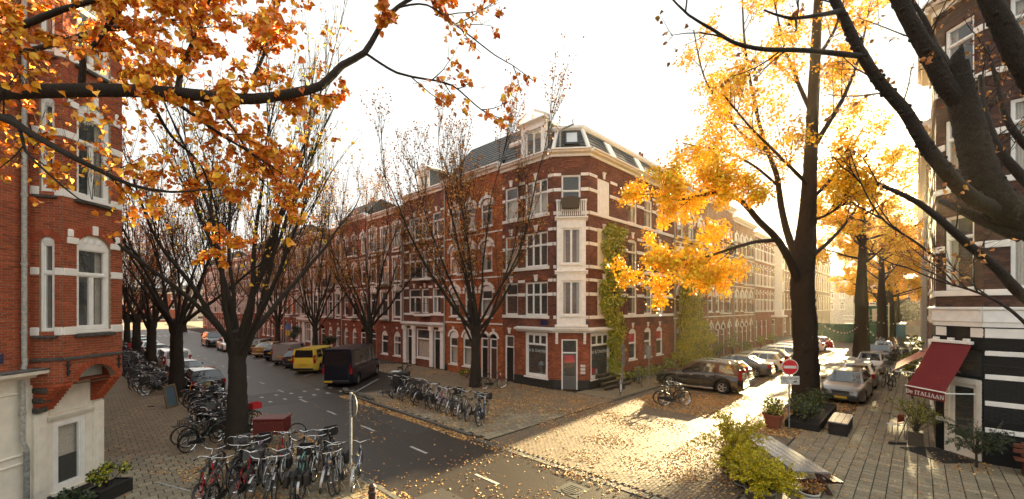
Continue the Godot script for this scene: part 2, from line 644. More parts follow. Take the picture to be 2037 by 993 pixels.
func kerb_run(pts: Array, y0: float, y1: float, width := 0.15) -> void:
	var root := Node3D.new()
	root.name = numbered("kerb")
	root.set_meta("kind", "structure")
	add_child(root)
	for k in pts.size() - 1:
		var p: Vector2 = pts[k]
		var q: Vector2 = pts[k + 1]
		var n := maxi(1, int(round(p.distance_to(q) / 1.0)))
		var l := p.distance_to(q) / n
		var m := MB.new()
		m.bbox(-l * 0.5 + 0.006, -0.2, -width * 0.5, l * 0.5 - 0.006, 0, width * 0.5, 0.014)
		var me := m.mesh()
		for i in n:
			var c := p.lerp(q, (i + 0.5) / n)
			if depth_of(c.x, c.y) > 1.0:
				mi("kerb_stone", me, M["kerb"], root, heading(V(c.x, y1 + R(-0.004, 0.004), c.y), q.x - p.x, q.y - p.y))

func build_ground() -> void:
	structure("ground", slab(-300, 500, -300, 500, -0.03), M["ground"])
	var road := structure("road", slab(3.9, 10.22, -60, 240, 0.0, 0.02), M["asphalt"])
	var dash := MB.new()
	dash.box(-0.05, 0, -0.5, 0.05, 0.008, 0.5)
	var dm := dash.mesh()
	for b in [5.3, 8.95, 12.48, 16.13, 19.8, 23.4, 27.0, 30.7, 34.3, 38, 41.6, 45.2, 48.9, 52.5, 56.1]:
		mi("marking", dm, M["paint_line"], road, mv(8.15, 0, -b))
	for p in [[5.65, 10.1, 23.3, 26.9], [8.9, 10.0, 14.0, 17.5], [6.0, 6.9, 7.0, 9.4]]:
		mi("asphalt_patch", slab(p[0], p[1], p[2], p[3], 0.0035, 0.01), M["asphalt_patch"], road)
	# the crossing lane's block marks and the zebra stripes at the far end
	for k in 7:
		for s in 2:
			mi("marking", dm, M["paint_line"], road, Transform3D(Basis.from_scale(Vector3(1.6, 1, 0.34)), V(6.1 + k * 0.75, 0, 24.4 + s * 1.5 + R(-0.1, 0.1))))
	for k in 9:
		mi("marking", dm, M["paint_line"], road, Transform3D(Basis.from_scale(Vector3(3.5, 1, 4.0)), V(4.2 + k * 0.8, 0, 92)))
	var apron := structure("parking_bay", slab(10.24, 15.6, 22.6, 150, -0.002, 0.03), M["asphalt"])
	var bay := MB.new()
	bay.box(-0.05, 0, -2.3, 0.05, 0.004, 2.3)
	for k in 14:
		mi("marking", bay.mesh(), M["paint_line"], apron, Transform3D(Basis(Vector3.UP, -PI / 4), V(12.6, 0, 25.1 + k * 4.0)))
	# gutter strip between the asphalt and the brick plaza
	var gut := MB.new()
	gut.box(-0.13, -0.1, -0.48, 0.13, 0, 0.48)
	var gutter := Node3D.new()
	gutter.name = "gutter_path"
	gutter.set_meta("kind", "structure")
	add_child(gutter)
	for k in 18:
		mi("gutter_stone", gut.mesh(), M["kerb"], gutter, mv(10.36, 0.012 + R(-0.004, 0.004), -(-5.5 + k)))
	var plaza := structure("brick_street", slab(10.5, 150, -3.0, 11.4, 0.0, 0.02), M["joint"])
	pave(plaza, "paving_brick", 10.5, 60, 2.0, 11.4, 0.21, 0.105, 0.03, "clinker", Vector3(0.21, 0.155, 0.1), func(a, b): return b > (3.4 if a < 20.6 else 2.2), 300, 30.0)
	var far_street := structure("brick_street", slab(32, 150, 2.2, 11.4, 0.022, 0.015), M["clinker1"])
	far_street.set_meta("kind", "structure")
	var rp := structure("pavement", slab(10.52, 150, -6.0, 3.38, 0.03, 0.02), M["joint"])
	pave(rp, "paving_tile", 10.5, 60, -2.4, 3.4, 0.3, 0.3, 0.05, "paver", Vector3(0.32, 0.265, 0.175), func(a, b): return b < (3.4 if a < 20.6 else 2.2), 300, 40.0)
	var cp := structure("pavement", slab(10.5, 19.6, 11.42, 22.5, 0.055, 0.1), M["joint"])
	pave(cp, "paving_tile", 10.5, 19.5, 11.45, 22.5, 0.3, 0.3, 0.075, "paver", Vector3(0.25, 0.185, 0.115), func(_a, _b): return true, 150, 34.0)
	var cp2 := structure("pavement", slab(15.7, 19.6, 22.5, 150, 0.055, 0.1), M["joint"])
	pave(cp2, "paving_tile", 15.7, 19.5, 22.5, 45, 0.3, 0.3, 0.075, "paver", Vector3(0.25, 0.185, 0.115), func(_a, _b): return true, 0, 36.0)
	var sp := structure("pavement", slab(19.6, 150, 11.5, 14.0, 0.1, 0.12), M["paver1"])
	sp.set_meta("kind", "structure")
	var lp := structure("pavement", slab(-3.0, 3.75, 8.0, 150, 0.08, 0.1), M["joint"])
	pave(lp, "paving_tile", 0.0, 3.7, 8.2, 40, 0.3, 0.3, 0.1, "paver", Vector3(0.27, 0.2, 0.12), func(_a, _b): return true, 200, 32.0)
	var lp2 := structure("pavement", slab(3.75, 5.5, 8.0, 26.0, 0.08, 0.1), M["joint"])
	pave(lp2, "paving_tile", 3.75, 5.5, 8.2, 26, 0.3, 0.3, 0.1, "paver", Vector3(0.23, 0.175, 0.1), func(_a, _b): return true, 100, 26.0)
	kerb_run([Vector2(5.58, 8.0), Vector2(5.58, 26.1)], 0, 0.11)
	kerb_run([Vector2(3.83, 26.1), Vector2(3.83, 80)], 0, 0.11)
	kerb_run([Vector2(10.4, 12.3), Vector2(10.4, 22.6)], 0, 0.1)
	kerb_run([Vector2(15.62, 22.6), Vector2(15.62, 70)], 0, 0.1)
	kerb_run([Vector2(10.55, 22.58), Vector2(15.5, 22.58)], 0, 0.1)
	kerb_run([Vector2(19.5, 11.45), Vector2(64, 11.45)], 0, 0.12)
	# manhole cover in the asphalt
	var mh := thing("manhole_cover", "square cast manhole cover set in the sunlit asphalt", "manhole cover", heading(V(9.3, 0.004, 6.75), 0, 1))
	var fr := MB.new()
	fr.box(-0.36, -0.01, -0.36, 0.36, 0.004, 0.36)
	mi("frame", fr.mesh(), M["plinth"], mh)
	var li := MB.new()
	li.lathe([Vector2(0.3, 0.004), Vector2(0.3, 0.012), Vector2(0, 0.012)], 24)
	for k in 5:
		li.box(-0.2, 0.012, -0.2 + k * 0.1 - 0.012, 0.2, 0.018, -0.2 + k * 0.1 + 0.012)
	mi("lid", li.mesh(), M["plinth"], mh)

# ---------------------------------------------------------------- facade kit
# an opening is [x0, x1, y0, y1, rise]; rise > 0 gives it a segmental arch above y1
func arc(x0: float, x1: float, y: float, rise: float, n: int, off := 0.0) -> Array:
	var w := (x1 - x0) * 0.5
	var r := (w * w + rise * rise) / (2.0 * rise)
	var cy := y + rise - r
	var h := asin(minf(1.0, w / r)) if rise <= w else PI - asin(w / r)
	var out := []
	for k in n + 1:
		var t := -h + 2.0 * h * k / n
		out.append(Vector2((x0 + x1) * 0.5 + sin(t) * (r + off), cy + cos(t) * (r + off)))
	return out

func wall_into(m: MB, x0: float, x1: float, y0: float, y1: float, ops: Array, reveal := 0.14) -> void:
	var ys := [y0, y1]
	for o in ops:
		ys.append(o[2])
		ys.append(o[3] + (o[4] if o.size() > 4 else 0.0))
	ys.sort()
	for k in ys.size() - 1:
		var lo: float = ys[k]
		var hi: float = ys[k + 1]
		if hi - lo < 0.001 or hi > y1 + 0.001 or lo < y0 - 0.001:
			continue
		var cut := []
		for o in ops:
			var top: float = o[3] + (o[4] if o.size() > 4 else 0.0)
			if o[2] < hi - 0.001 and top > lo + 0.001:
				cut.append(o)
		cut.sort_custom(func(p, q): return p[0] < q[0])
		var x := x0
		for o in cut:
			if o[0] > x + 0.001:
				m.quad(Vector3(x, lo, 0), Vector3(o[0], lo, 0), Vector3(o[0], hi, 0), Vector3(x, hi, 0))
			x = maxf(x, o[1])
		if x1 > x + 0.001:
			m.quad(Vector3(x, lo, 0), Vector3(x1, lo, 0), Vector3(x1, hi, 0), Vector3(x, hi, 0))
	for o in ops:
		var r := -reveal
		var rise: float = o[4] if o.size() > 4 else 0.0
		m.quad(Vector3(o[0], o[2], r), Vector3(o[0], o[2], 0), Vector3(o[0], o[3], 0), Vector3(o[0], o[3], r))
		m.quad(Vector3(o[1], o[2], 0), Vector3(o[1], o[2], r), Vector3(o[1], o[3], r), Vector3(o[1], o[3], 0))
		m.quad(Vector3(o[0], o[2], 0), Vector3(o[0], o[2], r), Vector3(o[1], o[2], r), Vector3(o[1], o[2], 0))
		if rise <= 0.0:
			m.quad(Vector3(o[0], o[3], r), Vector3(o[0], o[3], 0), Vector3(o[1], o[3], 0), Vector3(o[1], o[3], r))
		else:
			var p := arc(o[0], o[1], o[3], rise, 8)
			var top: float = o[3] + rise
			for k in 8:
				var s: Vector2 = p[k]
				var e: Vector2 = p[k + 1]
				m.quad(Vector3(s.x, s.y, 0), Vector3(e.x, e.y, 0), Vector3(e.x, top, 0), Vector3(s.x, top, 0))
				m.quad(Vector3(s.x, s.y, r), Vector3(s.x, s.y, 0), Vector3(e.x, e.y, 0), Vector3(e.x, e.y, r))

func unit_quad() -> ArrayMesh:
	if not frames.has("quad"):
		var m := MB.new()
		m.quad(Vector3(0, 0, 0), Vector3(1, 0, 0), Vector3(1, 1, 0), Vector3(0, 1, 0))
		frames["quad"] = m.mesh()
	return frames["quad"]

func unit_curtain() -> ArrayMesh:
	if not frames.has("curtain"):
		var m := MB.new()
		var rows := []
		for i in 2:
			var row := PackedVector3Array()
			for j in 17:
				row.append(Vector3(j / 16.0, i, sin(j * 1.55) * 0.03))
			rows.append(row)
		m.sheet(rows)
		frames["curtain"] = m.mesh()
	return frames["curtain"]

# a window: frame and bars are one mesh, each pane, sill and curtain a child of it
func window(root: Node3D, t: Transform3D, x0: float, x1: float, y0: float, y1: float, cols := 2, tr := 0.68, o := {}) -> MeshInstance3D:
	var w := x1 - x0
	var h := y1 - y0
	var up: int = o.get("up", 1)
	var rise: float = o.get("rise", 0.0)
	var fw: float = o.get("fw", 0.07)
	var key := "w%.2f_%.2f_%d_%.2f_%d_%.2f_%.2f" % [w, h, cols, tr, up, rise, fw]
	var zb := -0.13
	var zf := -0.05
	var lights := []
	var ty := h * tr if tr > 0 else h - fw
	var bar := 0.05
	for k in cols:
		var cw := (w - 2 * fw - bar * (cols - 1)) / cols
		lights.append([fw + k * (cw + bar), fw, cw, ty - fw - (bar * 0.6 if tr > 0 else 0.0)])
	if tr > 0:
		for k in up:
			var cw := (w - 2 * fw - bar * (up - 1)) / up
			lights.append([fw + k * (cw + bar), ty + bar * 0.6, cw, h - fw - ty - bar * 0.6])
	if not frames.has(key):
		var m := MB.new()
		m.box(0, 0, zb, fw, h, zf)
		m.box(w - fw, 0, zb, w, h, zf)
		m.box(fw, 0, zb, w - fw, fw, zf)
		m.box(fw, h - fw, zb, w - fw, h, zf)
		if tr > 0:
			m.box(fw, ty - bar * 0.6, zb, w - fw, ty + bar * 0.6, zf + 0.012)
		for k in range(1, cols):
			var x: float = lights[k][0] - bar
			m.box(x, fw, zb, x + bar, ty - (bar * 0.6 if tr > 0 else 0.0), zf)
		if tr > 0:
			for k in range(1, up):
				var x: float = lights[cols + k][0] - bar
				m.box(x, ty + bar * 0.6, zb, x + bar, h - fw, zf)
		# casement rims, a step behind the frame
		for l in lights:
			var q := 0.03
			m.box(l[0], l[1], zb, l[0] + q, l[1] + l[3], zf - 0.02)
			m.box(l[0] + l[2] - q, l[1], zb, l[0] + l[2], l[1] + l[3], zf - 0.02)
			m.box(l[0] + q, l[1], zb, l[0] + l[2] - q, l[1] + q, zf - 0.02)
			m.box(l[0] + q, l[1] + l[3] - q, zb, l[0] + l[2] - q, l[1] + l[3], zf - 0.02)
		if rise > 0:
			var p := PackedVector2Array()
			for q in arc(0, w, h, rise, 10):
				p.append(q)
			m.prism(p, zb, zf)
			for k in 3:
				m.lathe([Vector2(0.001, 0.03), Vector2(0.07, 0.012), Vector2(0.09, 0)], 8, Transform3D(Basis(Vector3.RIGHT, PI / 2), Vector3(w * (0.3 + 0.2 * k), h + rise * 0.42, zf)))
		frames[key] = m.mesh()
	var win := mi("window", frames[key], M[o.get("mat", "paint_white")], root, t * mv(x0, y0, 0))
	for l in lights:
		mi("pane", unit_quad(), M["glass"], win, sized(l[0] + 0.012, l[1] + 0.012, -0.1, l[2] - 0.024, l[3] - 0.024, 1))
	if o.get("sill", true):
		var s := MB.new()
		s.bbox(-0.08, -0.09, -0.1, w + 0.08, 0, 0.07, 0.01)
		mi("sill", s.mesh(), M[o.get("sill_mat", "stone_white")], win)
	var cur: int = o.get("cur", rng.randi() % 7)
	if cur == 1 or cur == 2:
		for s in 2:
			var cw := w * (0.2 if cur == 1 else 0.32)
			mi("curtain", unit_curtain(), M["curtain"], win, sized(0.02 if s == 0 else w - cw - 0.02, 0.03, -0.24, cw, h - 0.06, 1))
	elif cur == 3:
		mi("blind", unit_curtain(), M["curtain"], win, sized(0.02, h * 0.45, -0.22, w - 0.04, h * 0.53, 0.15))
	elif cur == 4:
		mi("curtain", unit_curtain(), M["curtain"], win, sized(0.02, 0.03, -0.26, w - 0.04, h * 0.62, 1))
	return win

func door(root: Node3D, t: Transform3D, x0: float, x1: float, y0: float, y1: float, leaf := "door_dark", tr := 0.78, glazed := 0.0) -> MeshInstance3D:
	var w := x1 - x0
	var h := y1 - y0
	var m := MB.new()
	var f := 0.08
	m.box(0, 0, -0.13, f, h, -0.03)
	m.box(w - f, 0, -0.13, w, h, -0.03)
	m.box(f, h - f, -0.13, w - f, h, -0.03)
	m.box(f, h * tr, -0.13, w - f, h * tr + 0.07, -0.025)
	var d := mi("door", m.mesh(), M["paint_white"], root, t * mv(x0, y0, 0))
	var l := MB.new()
	var lh := h * tr - 0.01
	var g := lh * (1.0 - glazed)
	if glazed <= 0:
		l.box(f + 0.005, 0.02, -0.12, w - f - 0.005, lh, -0.08)
		for k in 2:
			var yy := 0.16 + k * (lh * 0.48)
			l.bbox(f + 0.12, yy, -0.082, w - f - 0.12, yy + lh * 0.38, -0.062, 0.008)
	else:
		l.box(f + 0.005, 0.02, -0.12, w - f - 0.005, g, -0.08)
		l.box(f + 0.005, g, -0.12, f + 0.1, lh, -0.08)
		l.box(w - f - 0.1, g, -0.12, w - f - 0.005, lh, -0.08)
		l.box(f + 0.1, lh - 0.1, -0.12, w - f - 0.1, lh, -0.08)
	var pn := mi("door_panel", l.mesh(), M[leaf], d)
	if glazed > 0:
		mi("pane", unit_quad(), M["glass"], d, sized(f + 0.1, g, -0.1, w - 2 * f - 0.2, lh - 0.1 - g, 1))
	mi("transom_pane", unit_quad(), M["glass"], d, sized(f, h * tr + 0.07, -0.09, w - 2 * f, h * (1 - tr) - 0.07 - f, 1))
	var hd := MB.new()
	hd.tube([Vector3(0, 0, 0), Vector3(0, 0, 0.05), Vector3(0.1, 0, 0.05)], [0.012], 6)
	mi("handle", hd.mesh(), M["steel"], d, mv(f + 0.06, 1.0, -0.08))
	return d

func hood(root: Node3D, t: Transform3D, x0: float, x1: float, y: float, rise: float, thick: float, out := 0.05, mt := "stone_white", called := "window_hood") -> void:
	var a := arc(x0, x1, y, rise, 10, 0.0)
	var b := arc(x0, x1, y, rise, 10, thick)
	var p := PackedVector2Array()
	for q in a:
		p.append(q)
	b.reverse()
	for q in b:
		p.append(q)
	var m := MB.new()
	m.prism(p, -0.02, out)
	mi(called, m.mesh(), M[mt], root, t)

func block(root: Node3D, called: String, mt: String, t: Transform3D, x0: float, y0: float, z0: float, x1: float, y1: float, z1: float, e := 0.012) -> MeshInstance3D:
	var m := MB.new()
	m.bbox(x0, y0, z0, x1, y1, z1, e)
	return mi(called, m.mesh(), M[mt], root, t)

func keystone(root: Node3D, t: Transform3D, x: float, y: float, s := 1.0) -> void:
	if not frames.has("key"):
		var m := MB.new()
		m.prism(PackedVector2Array([Vector2(-0.09, 0), Vector2(0.09, 0), Vector2(0.14, 0.34), Vector2(-0.14, 0.34)]), -0.02, 0.06)
		m.bbox(-0.17, 0.34, -0.02, 0.17, 0.41, 0.1, 0.01)
		frames["key"] = m.mesh()
	mi("keystone", frames["key"], M["stone_white"], root, t * Transform3D(Basis.from_scale(Vector3.ONE * s), Vector3(x, y, 0)))

# outline in (z, y) drawn along x
func rail(root: Node3D, called: String, mt: String, t: Transform3D, x0: float, x1: float, prof: Array) -> MeshInstance3D:
	var m := MB.new()
	var p := PackedVector2Array()
	for q in prof:
		p.append(Vector2(-q[0], q[1]))
	m.prism(p, 0, x1 - x0, Transform3D(Basis(Vector3(0, 0, -1), Vector3.UP, Vector3(1, 0, 0)), Vector3(x0, 0, 0)))
	return mi(called, m.mesh(), M[mt], root, t)

func cornice(root: Node3D, t: Transform3D, x0: float, x1: float, y: float, out := 0.4, h := 0.35, mt := "paint_white") -> void:
	rail(root, "cornice", mt, t, x0, x1, [[-0.05, y], [0.08, y], [0.1, y + h * 0.35], [out * 0.7, y + h * 0.5], [out * 0.8, y + h * 0.72], [out, y + h * 0.8], [out, y + h], [-0.05, y + h]])

func band(root: Node3D, t: Transform3D, y: float, h: float, segs: Array, out := 0.03) -> void:
	for s in segs:
		block(root, "stone_band", "stone_white", t, s[0], y, -0.03, s[1], y + h, out)

# what a row of openings leaves free of a facade between x0 and x1
func between(x0: float, x1: float, ops: Array) -> Array:
	var out := []
	var x := x0
	for o in ops:
		if o[0] - x > 0.05:
			out.append([x, o[0]])
		x = o[1]
	if x1 - x > 0.05:
		out.append([x, x1])
	return out

func balcony(root: Node3D, t: Transform3D, x0: float, x1: float, y: float, out := 0.55, mt := "iron") -> void:
	var s := block(root, "balcony", "stone_white", t, x0, y - 0.14, -0.02, x1, y, out, 0.015)
	var m := MB.new()
	for yy in [0.08, 0.9]:
		m.tube([Vector3(x0 + 0.03, y + yy, 0), Vector3(x0 + 0.03, y + yy, out - 0.04), Vector3(x1 - 0.03, y + yy, out - 0.04), Vector3(x1 - 0.03, y + yy, 0)], [0.016], 4)
	var n := int((x1 - x0) / 0.11)
	for k in n + 1:
		var x := lerpf(x0 + 0.03, x1 - 0.03, float(k) / n)
		m.tube([Vector3(x, y, out - 0.04), Vector3(x, y + 0.9, out - 0.04)], [0.009], 4, false)
	for k in 4:
		for x in [x0 + 0.03, x1 - 0.03]:
			m.tube([Vector3(x, y, out * k / 4.0), Vector3(x, y + 0.9, out * k / 4.0)], [0.009], 4, false)
	mi("railing", m.mesh(), M[mt], s)

func downpipe(root: Node3D, t: Transform3D, x: float, y0: float, y1: float, r := 0.05, mt := "pipe_white") -> void:
	var m := MB.new()
	m.tube([Vector3(x, y0, 0.09), Vector3(x, y1, 0.09)], [r], 8)
	var y := y0 + 0.7
	while y < y1:
		m.lathe([Vector2(r + 0.012, -0.03), Vector2(r + 0.012, 0.03)], 8, mv(x, y, 0.09))
		y += 1.9
	mi("downpipe", m.mesh(), M[mt], root, t)

# side walls, back and floor that close a house behind its facade
func shell(root: Node3D, w: float, h: float, depth: float, mt: String) -> void:
	var m := MB.new()
	m.quad(Vector3(0, 0, -depth), Vector3(0, 0, 0), Vector3(0, h, 0), Vector3(0, h, -depth))
	m.quad(Vector3(w, 0, 0), Vector3(w, 0, -depth), Vector3(w, h, -depth), Vector3(w, h, 0))
	m.quad(Vector3(w, 0, -depth), Vector3(0, 0, -depth), Vector3(0, h, -depth), Vector3(w, h, -depth))
	mi("side_wall", m.mesh(), M[mt], root)
	var f := MB.new()
	for y in [0.05, 3.7, 7.0, 10.2]:
		if y < h - 1:
			f.box(0.05, y, -depth + 0.05, w - 0.05, y + 0.08, -0.3)
	f.box(0.05, 0.1, -2.7, w - 0.05, h - 0.3, -2.6)
	mi("storey_floor", f.mesh(), M["inside"], root)

# overlapping courses of roof tiles on a slope: lower edge p-q, upper edge r-s (both left to right)
func tiles(root: Node3D, p: Vector3, q: Vector3, r: Vector3, s: Vector3, course := 0.26, wide := 0.24) -> void:
	var m := MB.new()
	var up := ((r - p) + (s - q)) * 0.5
	var nrm := (q - p).cross(r - p).normalized()
	m.quad(p - nrm * 0.02, q - nrm * 0.02, s - nrm * 0.02, r - nrm * 0.02)
	var n := maxi(1, int(up.length() / course))
	for k in n:
		var a := p.lerp(r, float(k) / n)
		var b := q.lerp(s, float(k) / n)
		var c := p.lerp(r, minf(1.0, (k + 1.12) / n))
		var d := q.lerp(s, minf(1.0, (k + 1.12) / n))
		var w := maxi(1, int((b - a).length() / wide))
		for i in w:
			var sh := 0.5 / w if k % 2 == 1 else 0.0
			var f0 := clampf(float(i) / w - sh, 0, 1)
			var f1 := clampf((i + 0.95) / w - sh, 0, 1)
			if f1 - f0 < 0.001:
				continue
			var j := nrm * R(0.028, 0.045)
			var e0 := a.lerp(b, f0) + j
			var e1 := a.lerp(b, f1) + j
			m.quad(e0, e1, c.lerp(d, f1), c.lerp(d, f0))
			m.quad(a.lerp(b, f0), a.lerp(b, f1), e1, e0)
	var o := mi("roof_tiles", m.mesh(), M["roof_tile"], root)
	o.set_meta("kind", "stuff")

func chimney(root: Node3D, x: float, y: float, z: float, w := 0.9, h := 1.3, pots := 3) -> void:
	var c := block(root, "chimney", "wall_rust", Transform3D.IDENTITY, x - w / 2, y - 0.6, z - 0.3, x + w / 2, y + h * 0.6, z + 0.3)
	block(c, "chimney_cap", "wall_rust", Transform3D.IDENTITY, x - w / 2 - 0.06, y + h * 0.6, z - 0.36, x + w / 2 + 0.06, y + h * 0.6 + 0.12, z + 0.36)
	for k in pots:
		var m := MB.new()
		m.lathe([Vector2(0.12, 0), Vector2(0.09, 0.42), Vector2(0.115, 0.44), Vector2(0.115, 0.5), Vector2(0.07, 0.5)], 10)
		mi("chimney_pot", m.mesh(), M["terracotta"], c, mv(x + (k - (pots - 1) * 0.5) * w / pots, y + h * 0.6 + 0.12, z))

func lettering(root: Node, text: String, size: float, mt: String, t: Transform3D, called := "lettering", serif := false, deep := 0.006) -> void:
	var f := SystemFont.new()
	f.font_names = PackedStringArray(["Droid Serif" if serif else "Droid Sans"])
	if serif:
		f.font_weight = 700
	var m := TextMesh.new()
	m.text = text
	m.font = f
	m.font_size = 64
	m.pixel_size = size / 64.0
	m.depth = deep
	mi(called, m, M[mt], root, t)

# ---------------------------------------------------------------- the corner house across the crossing
func build_corner_house() -> void:
	var h := thing("corner_house", "brown brick corner house with white oriel, white stone bands and mansard roof", "house", Transform3D(Basis.IDENTITY, V(19.5, 0.06, 15.56)))
	var inv := h.transform.affine_inverse()
	var tl := inv * facing(19.5, 19.83, 19.5, 15.56)
	var tc := inv * facing(19.5, 15.56, 20.82, 13.9)
	var tr := inv * facing(20.82, 13.9, 32.7, 13.9)
	tl.origin.y = 0
	tc.origin.y = 0
	tr.origin.y = 0
	var wl := 4.27
	var wc := 2.121
	var wr := 11.88
	var top := 13.85
	# floors: [sill, lintel]
	var fl := [[4.4, 6.45], [7.4, 9.5], [10.6, 12.7]]
	var opl := [[0.24, 1.06, 0.0, 3.05], [2.04, 3.86, 0.6, 3.35]]
	var opc := [[0.5, 1.45, 0.0, 3.0]]
	var opr := [[0.16, 2.36, 0.6, 3.35]]
	for f in fl:
		opl.append([0.24, 1.39, f[0], f[1]])
		opl.append([2.04, 3.86, f[0], f[1]])
		for x in [4.6, 6.9, 8.75]:
			opr.append([x, x + 1.25, f[0], f[1] - 0.12, 0.12])
	for x in [4.72, 6.95, 8.85]:
		opr.append([x, x + 1.05, 1.35, 3.2, 0.25])
	opc.append([0.5, 1.62, 10.6, 12.75])
	opr.append([0.9, 2.3, 10.6, 12.75])
	# ground floor brick is lighter than the upper floors
	for part in [[0.0, 3.62, "wall_rust"], [3.62, top, "wall_brown"]]:
		for g in [[tl, wl, opl], [tc, wc, opc], [tr, wr, opr]]:
			var m := MB.new()
			var sub := []
			for o in g[2]:
				if o[2] >= part[0] - 0.01 and o[3] <= part[1] + 0.01:
					sub.append(o)
			wall_into(m, 0, g[1], part[0], part[1], sub)
			mi("wall", m.mesh(), M[part[2]], h, g[0])
	# closing walls and floors
	var cl := MB.new()
	var far := inv * V(32.7, 0, 13.9)
	var P := [inv * V(19.5, 0, 19.83), inv * V(30.0, 0, 26.0), inv * V(32.7, 0, 26.0), far]
	for k in 3:
		var a: Vector3 = P[k]
		var b: Vector3 = P[k + 1]
		a.y = 0
		b.y = 0
		cl.quad(b, a, a + Vector3.UP * top, b + Vector3.UP * top)
	mi("side_wall", cl.mesh(), M["wall_brown"], h)
	var fm := MB.new()
	for y in [0.0, 3.6, 6.9, 10.1, 13.6]:
		var ring := PackedVector2Array()
		for q in [V(19.75, 0, 19.7), V(19.75, 0, 15.7), V(20.95, 0, 14.2), V(32.6, 0, 14.2), V(32.6, 0, 25.9)]:
			var w: Vector3 = inv * q
			ring.append(Vector2(w.x, -w.z))
		fm.prism(ring, y, y + 0.1, Transform3D(Basis(Vector3.RIGHT, -PI / 2), Vector3.ZERO))
	mi("storey_floor", fm.mesh(), M["inside"], h)
	# plinth
	for g in [[tl, 1.06, 4.27], [tc, 0.0, 0.5], [tc, 1.45, 2.12], [tr, 0.0, 11.88]]:
		block(h, "plinth", "plinth", g[0], g[1] + 0.002, -0.02, -0.02, g[2] - 0.002, 0.58, 0.04)
		block(h, "plinth_step", "plinth", g[0], g[1] + 0.002, -0.02, 0.0, g[2] - 0.002, 0.2, 0.09)
	# left facade
	door(h, tl, 0.24, 1.06, 0.0, 3.05, "door_dark", 0.74)
	hood(h, tl, 0.2, 1.1, 3.05, 0.14, 0.22, 0.015, "wall_rust", "brick_arch")
	keystone(h, tl, 0.65, 3.18, 0.9)
	var sw := window(h, tl, 2.04, 3.86, 0.6, 3.35, 1, 0.73, {"up": 3, "cur": 0, "fw": 0.17})
	lettering(sw, "van & Overbeek", 0.26, "sign_white", mv(0.91, 1.62, -0.092))
	shop_display(h, tl * mv(2.25, 0.65, -0.75), 1.4)
	for f in fl:
		window(h, tl, 0.24, 1.39, f[0], f[1], 1, 0.62, {"sill": false})
		window(h, tl, 2.04, 3.86, f[0], f[1], 3, 0.62, {"up": 3, "sill": false})
		block(h, "sill_band", "stone_white", tl, 0.0, f[0] - 0.2, -0.03, 4.0, f[0] - 0.002, 0.06)
		band(h, tl, f[0] + 1.18, 0.2, [[0.0, 0.24], [1.39, 2.04], [3.86, 4.25]])
		band(h, tl, f[1] - 0.02, 0.18, [[0.0, 0.2], [1.43, 2.0], [3.9, 4.25]])
		keystone(h, tl, 0.81, f[1] + 0.04)
		keystone(h, tl, 2.95, f[1] + 0.04)
		hood(h, tl, 0.2, 1.43, f[1], 0.16, 0.2, 0.012, "wall_rust", "brick_arch")
		hood(h, tl, 2.0, 3.9, f[1], 0.2, 0.2, 0.012, "wall_rust", "brick_arch")
		# chamfer and right facade bands
		band(h, tc, f[0] - 0.2, 0.198, [[0.02, 0.2 if f[0] < 10 else 0.48], [1.92 if f[0] < 10 else 1.64, 2.1]])
		band(h, tc, f[0] + 1.18, 0.2, [[0.02, 0.2 if f[0] < 10 else 0.48], [1.92 if f[0] < 10 else 1.64, 2.1]])
		band(h, tc, f[1] - 0.02, 0.18, [[0.02, 0.2 if f[0] < 10 else 0.48], [1.92 if f[0] < 10 else 1.64, 2.1]])
		block(h, "sill_band", "stone_white", tr, 0.02, f[0] - 0.2, -0.03, 11.8, f[0] - 0.002, 0.06)
		var row := [[0.9, 2.3], [4.6, 5.85], [6.9, 8.15], [8.75, 10.0]]
		band(h, tr, f[0] + 1.18, 0.2, between(0.02, 11.8, row))
		band(h, tr, f[1] - 0.02, 0.18, [[0.02, 0.86], [2.36, 3.2], [4.0, 4.56], [5.9, 6.86], [8.18, 8.72], [10.03, 10.7]])
		for x in [4.6, 6.9, 8.75]:
			window(h, tr, x, x + 1.25, f[0], f[1] - 0.12, 1, 0.62, {"sill": false, "rise": 0.12, "cur": 2 if rng.randf() < 0.6 else 1})
			keystone(h, tr, x + 0.625, f[1] + 0.06)
			hood(h, tr, x - 0.03, x + 1.28, f[1] - 0.12, 0.16, 0.22, 0.012, "wall_rust", "brick_arch")
		keystone(h, tr, 1.6, f[1] + 0.1)
	# plastered blind niches in the right facade
	for f in [[4.4, 6.6], [7.4, 9.7]]:
		block(h, "plaster_panel", "plaster", tr, 0.9, f[0], -0.06, 2.3, f[1], 0.02)
	block(h, "shutter", "paint_white", tr, 0.9, 10.6, -0.12, 2.3, 12.75, -0.04)
	for k in 6:
		block(h, "shutter_board", "paint_white", tr, 0.93 + k * 0.225, 10.65, -0.05, 1.14 + k * 0.225, 12.7, -0.03, 0.006)
	# chamfer: door, third-floor window, oriel with two storeys and the balcony on top
	var dr := door(h, tc, 0.5, 1.45, 0.0, 3.0, "plastic_grey", 0.72, 0.62)
	mi("red_blind", unit_quad(), M["blind_red"], dr, sized(0.17, 1.6, -0.108, 0.61, 0.44, 1))
	for k in 3:
		block(h, "name_plate", "sign_white", tc, 1.62, 1.35 - k * 0.2, 0, 1.9, 1.5 - k * 0.2, 0.02, 0.004)
	window(h, tc, 0.5, 1.62, 10.6, 12.75, 1, 0.56, {"sill": false, "cur": 0})
	var orl := block(h, "oriel", "paint_white", tc, 0.22, 3.75, -0.02, 1.9, 4.42, 0.42, 0.015)
	for s in [[6.45, 7.42], [9.52, 10.05]]:
		block(orl, "oriel_panel", "paint_white", Transform3D.IDENTITY, 0.22, s[0], -0.02, 1.9, s[1], 0.42, 0.015)
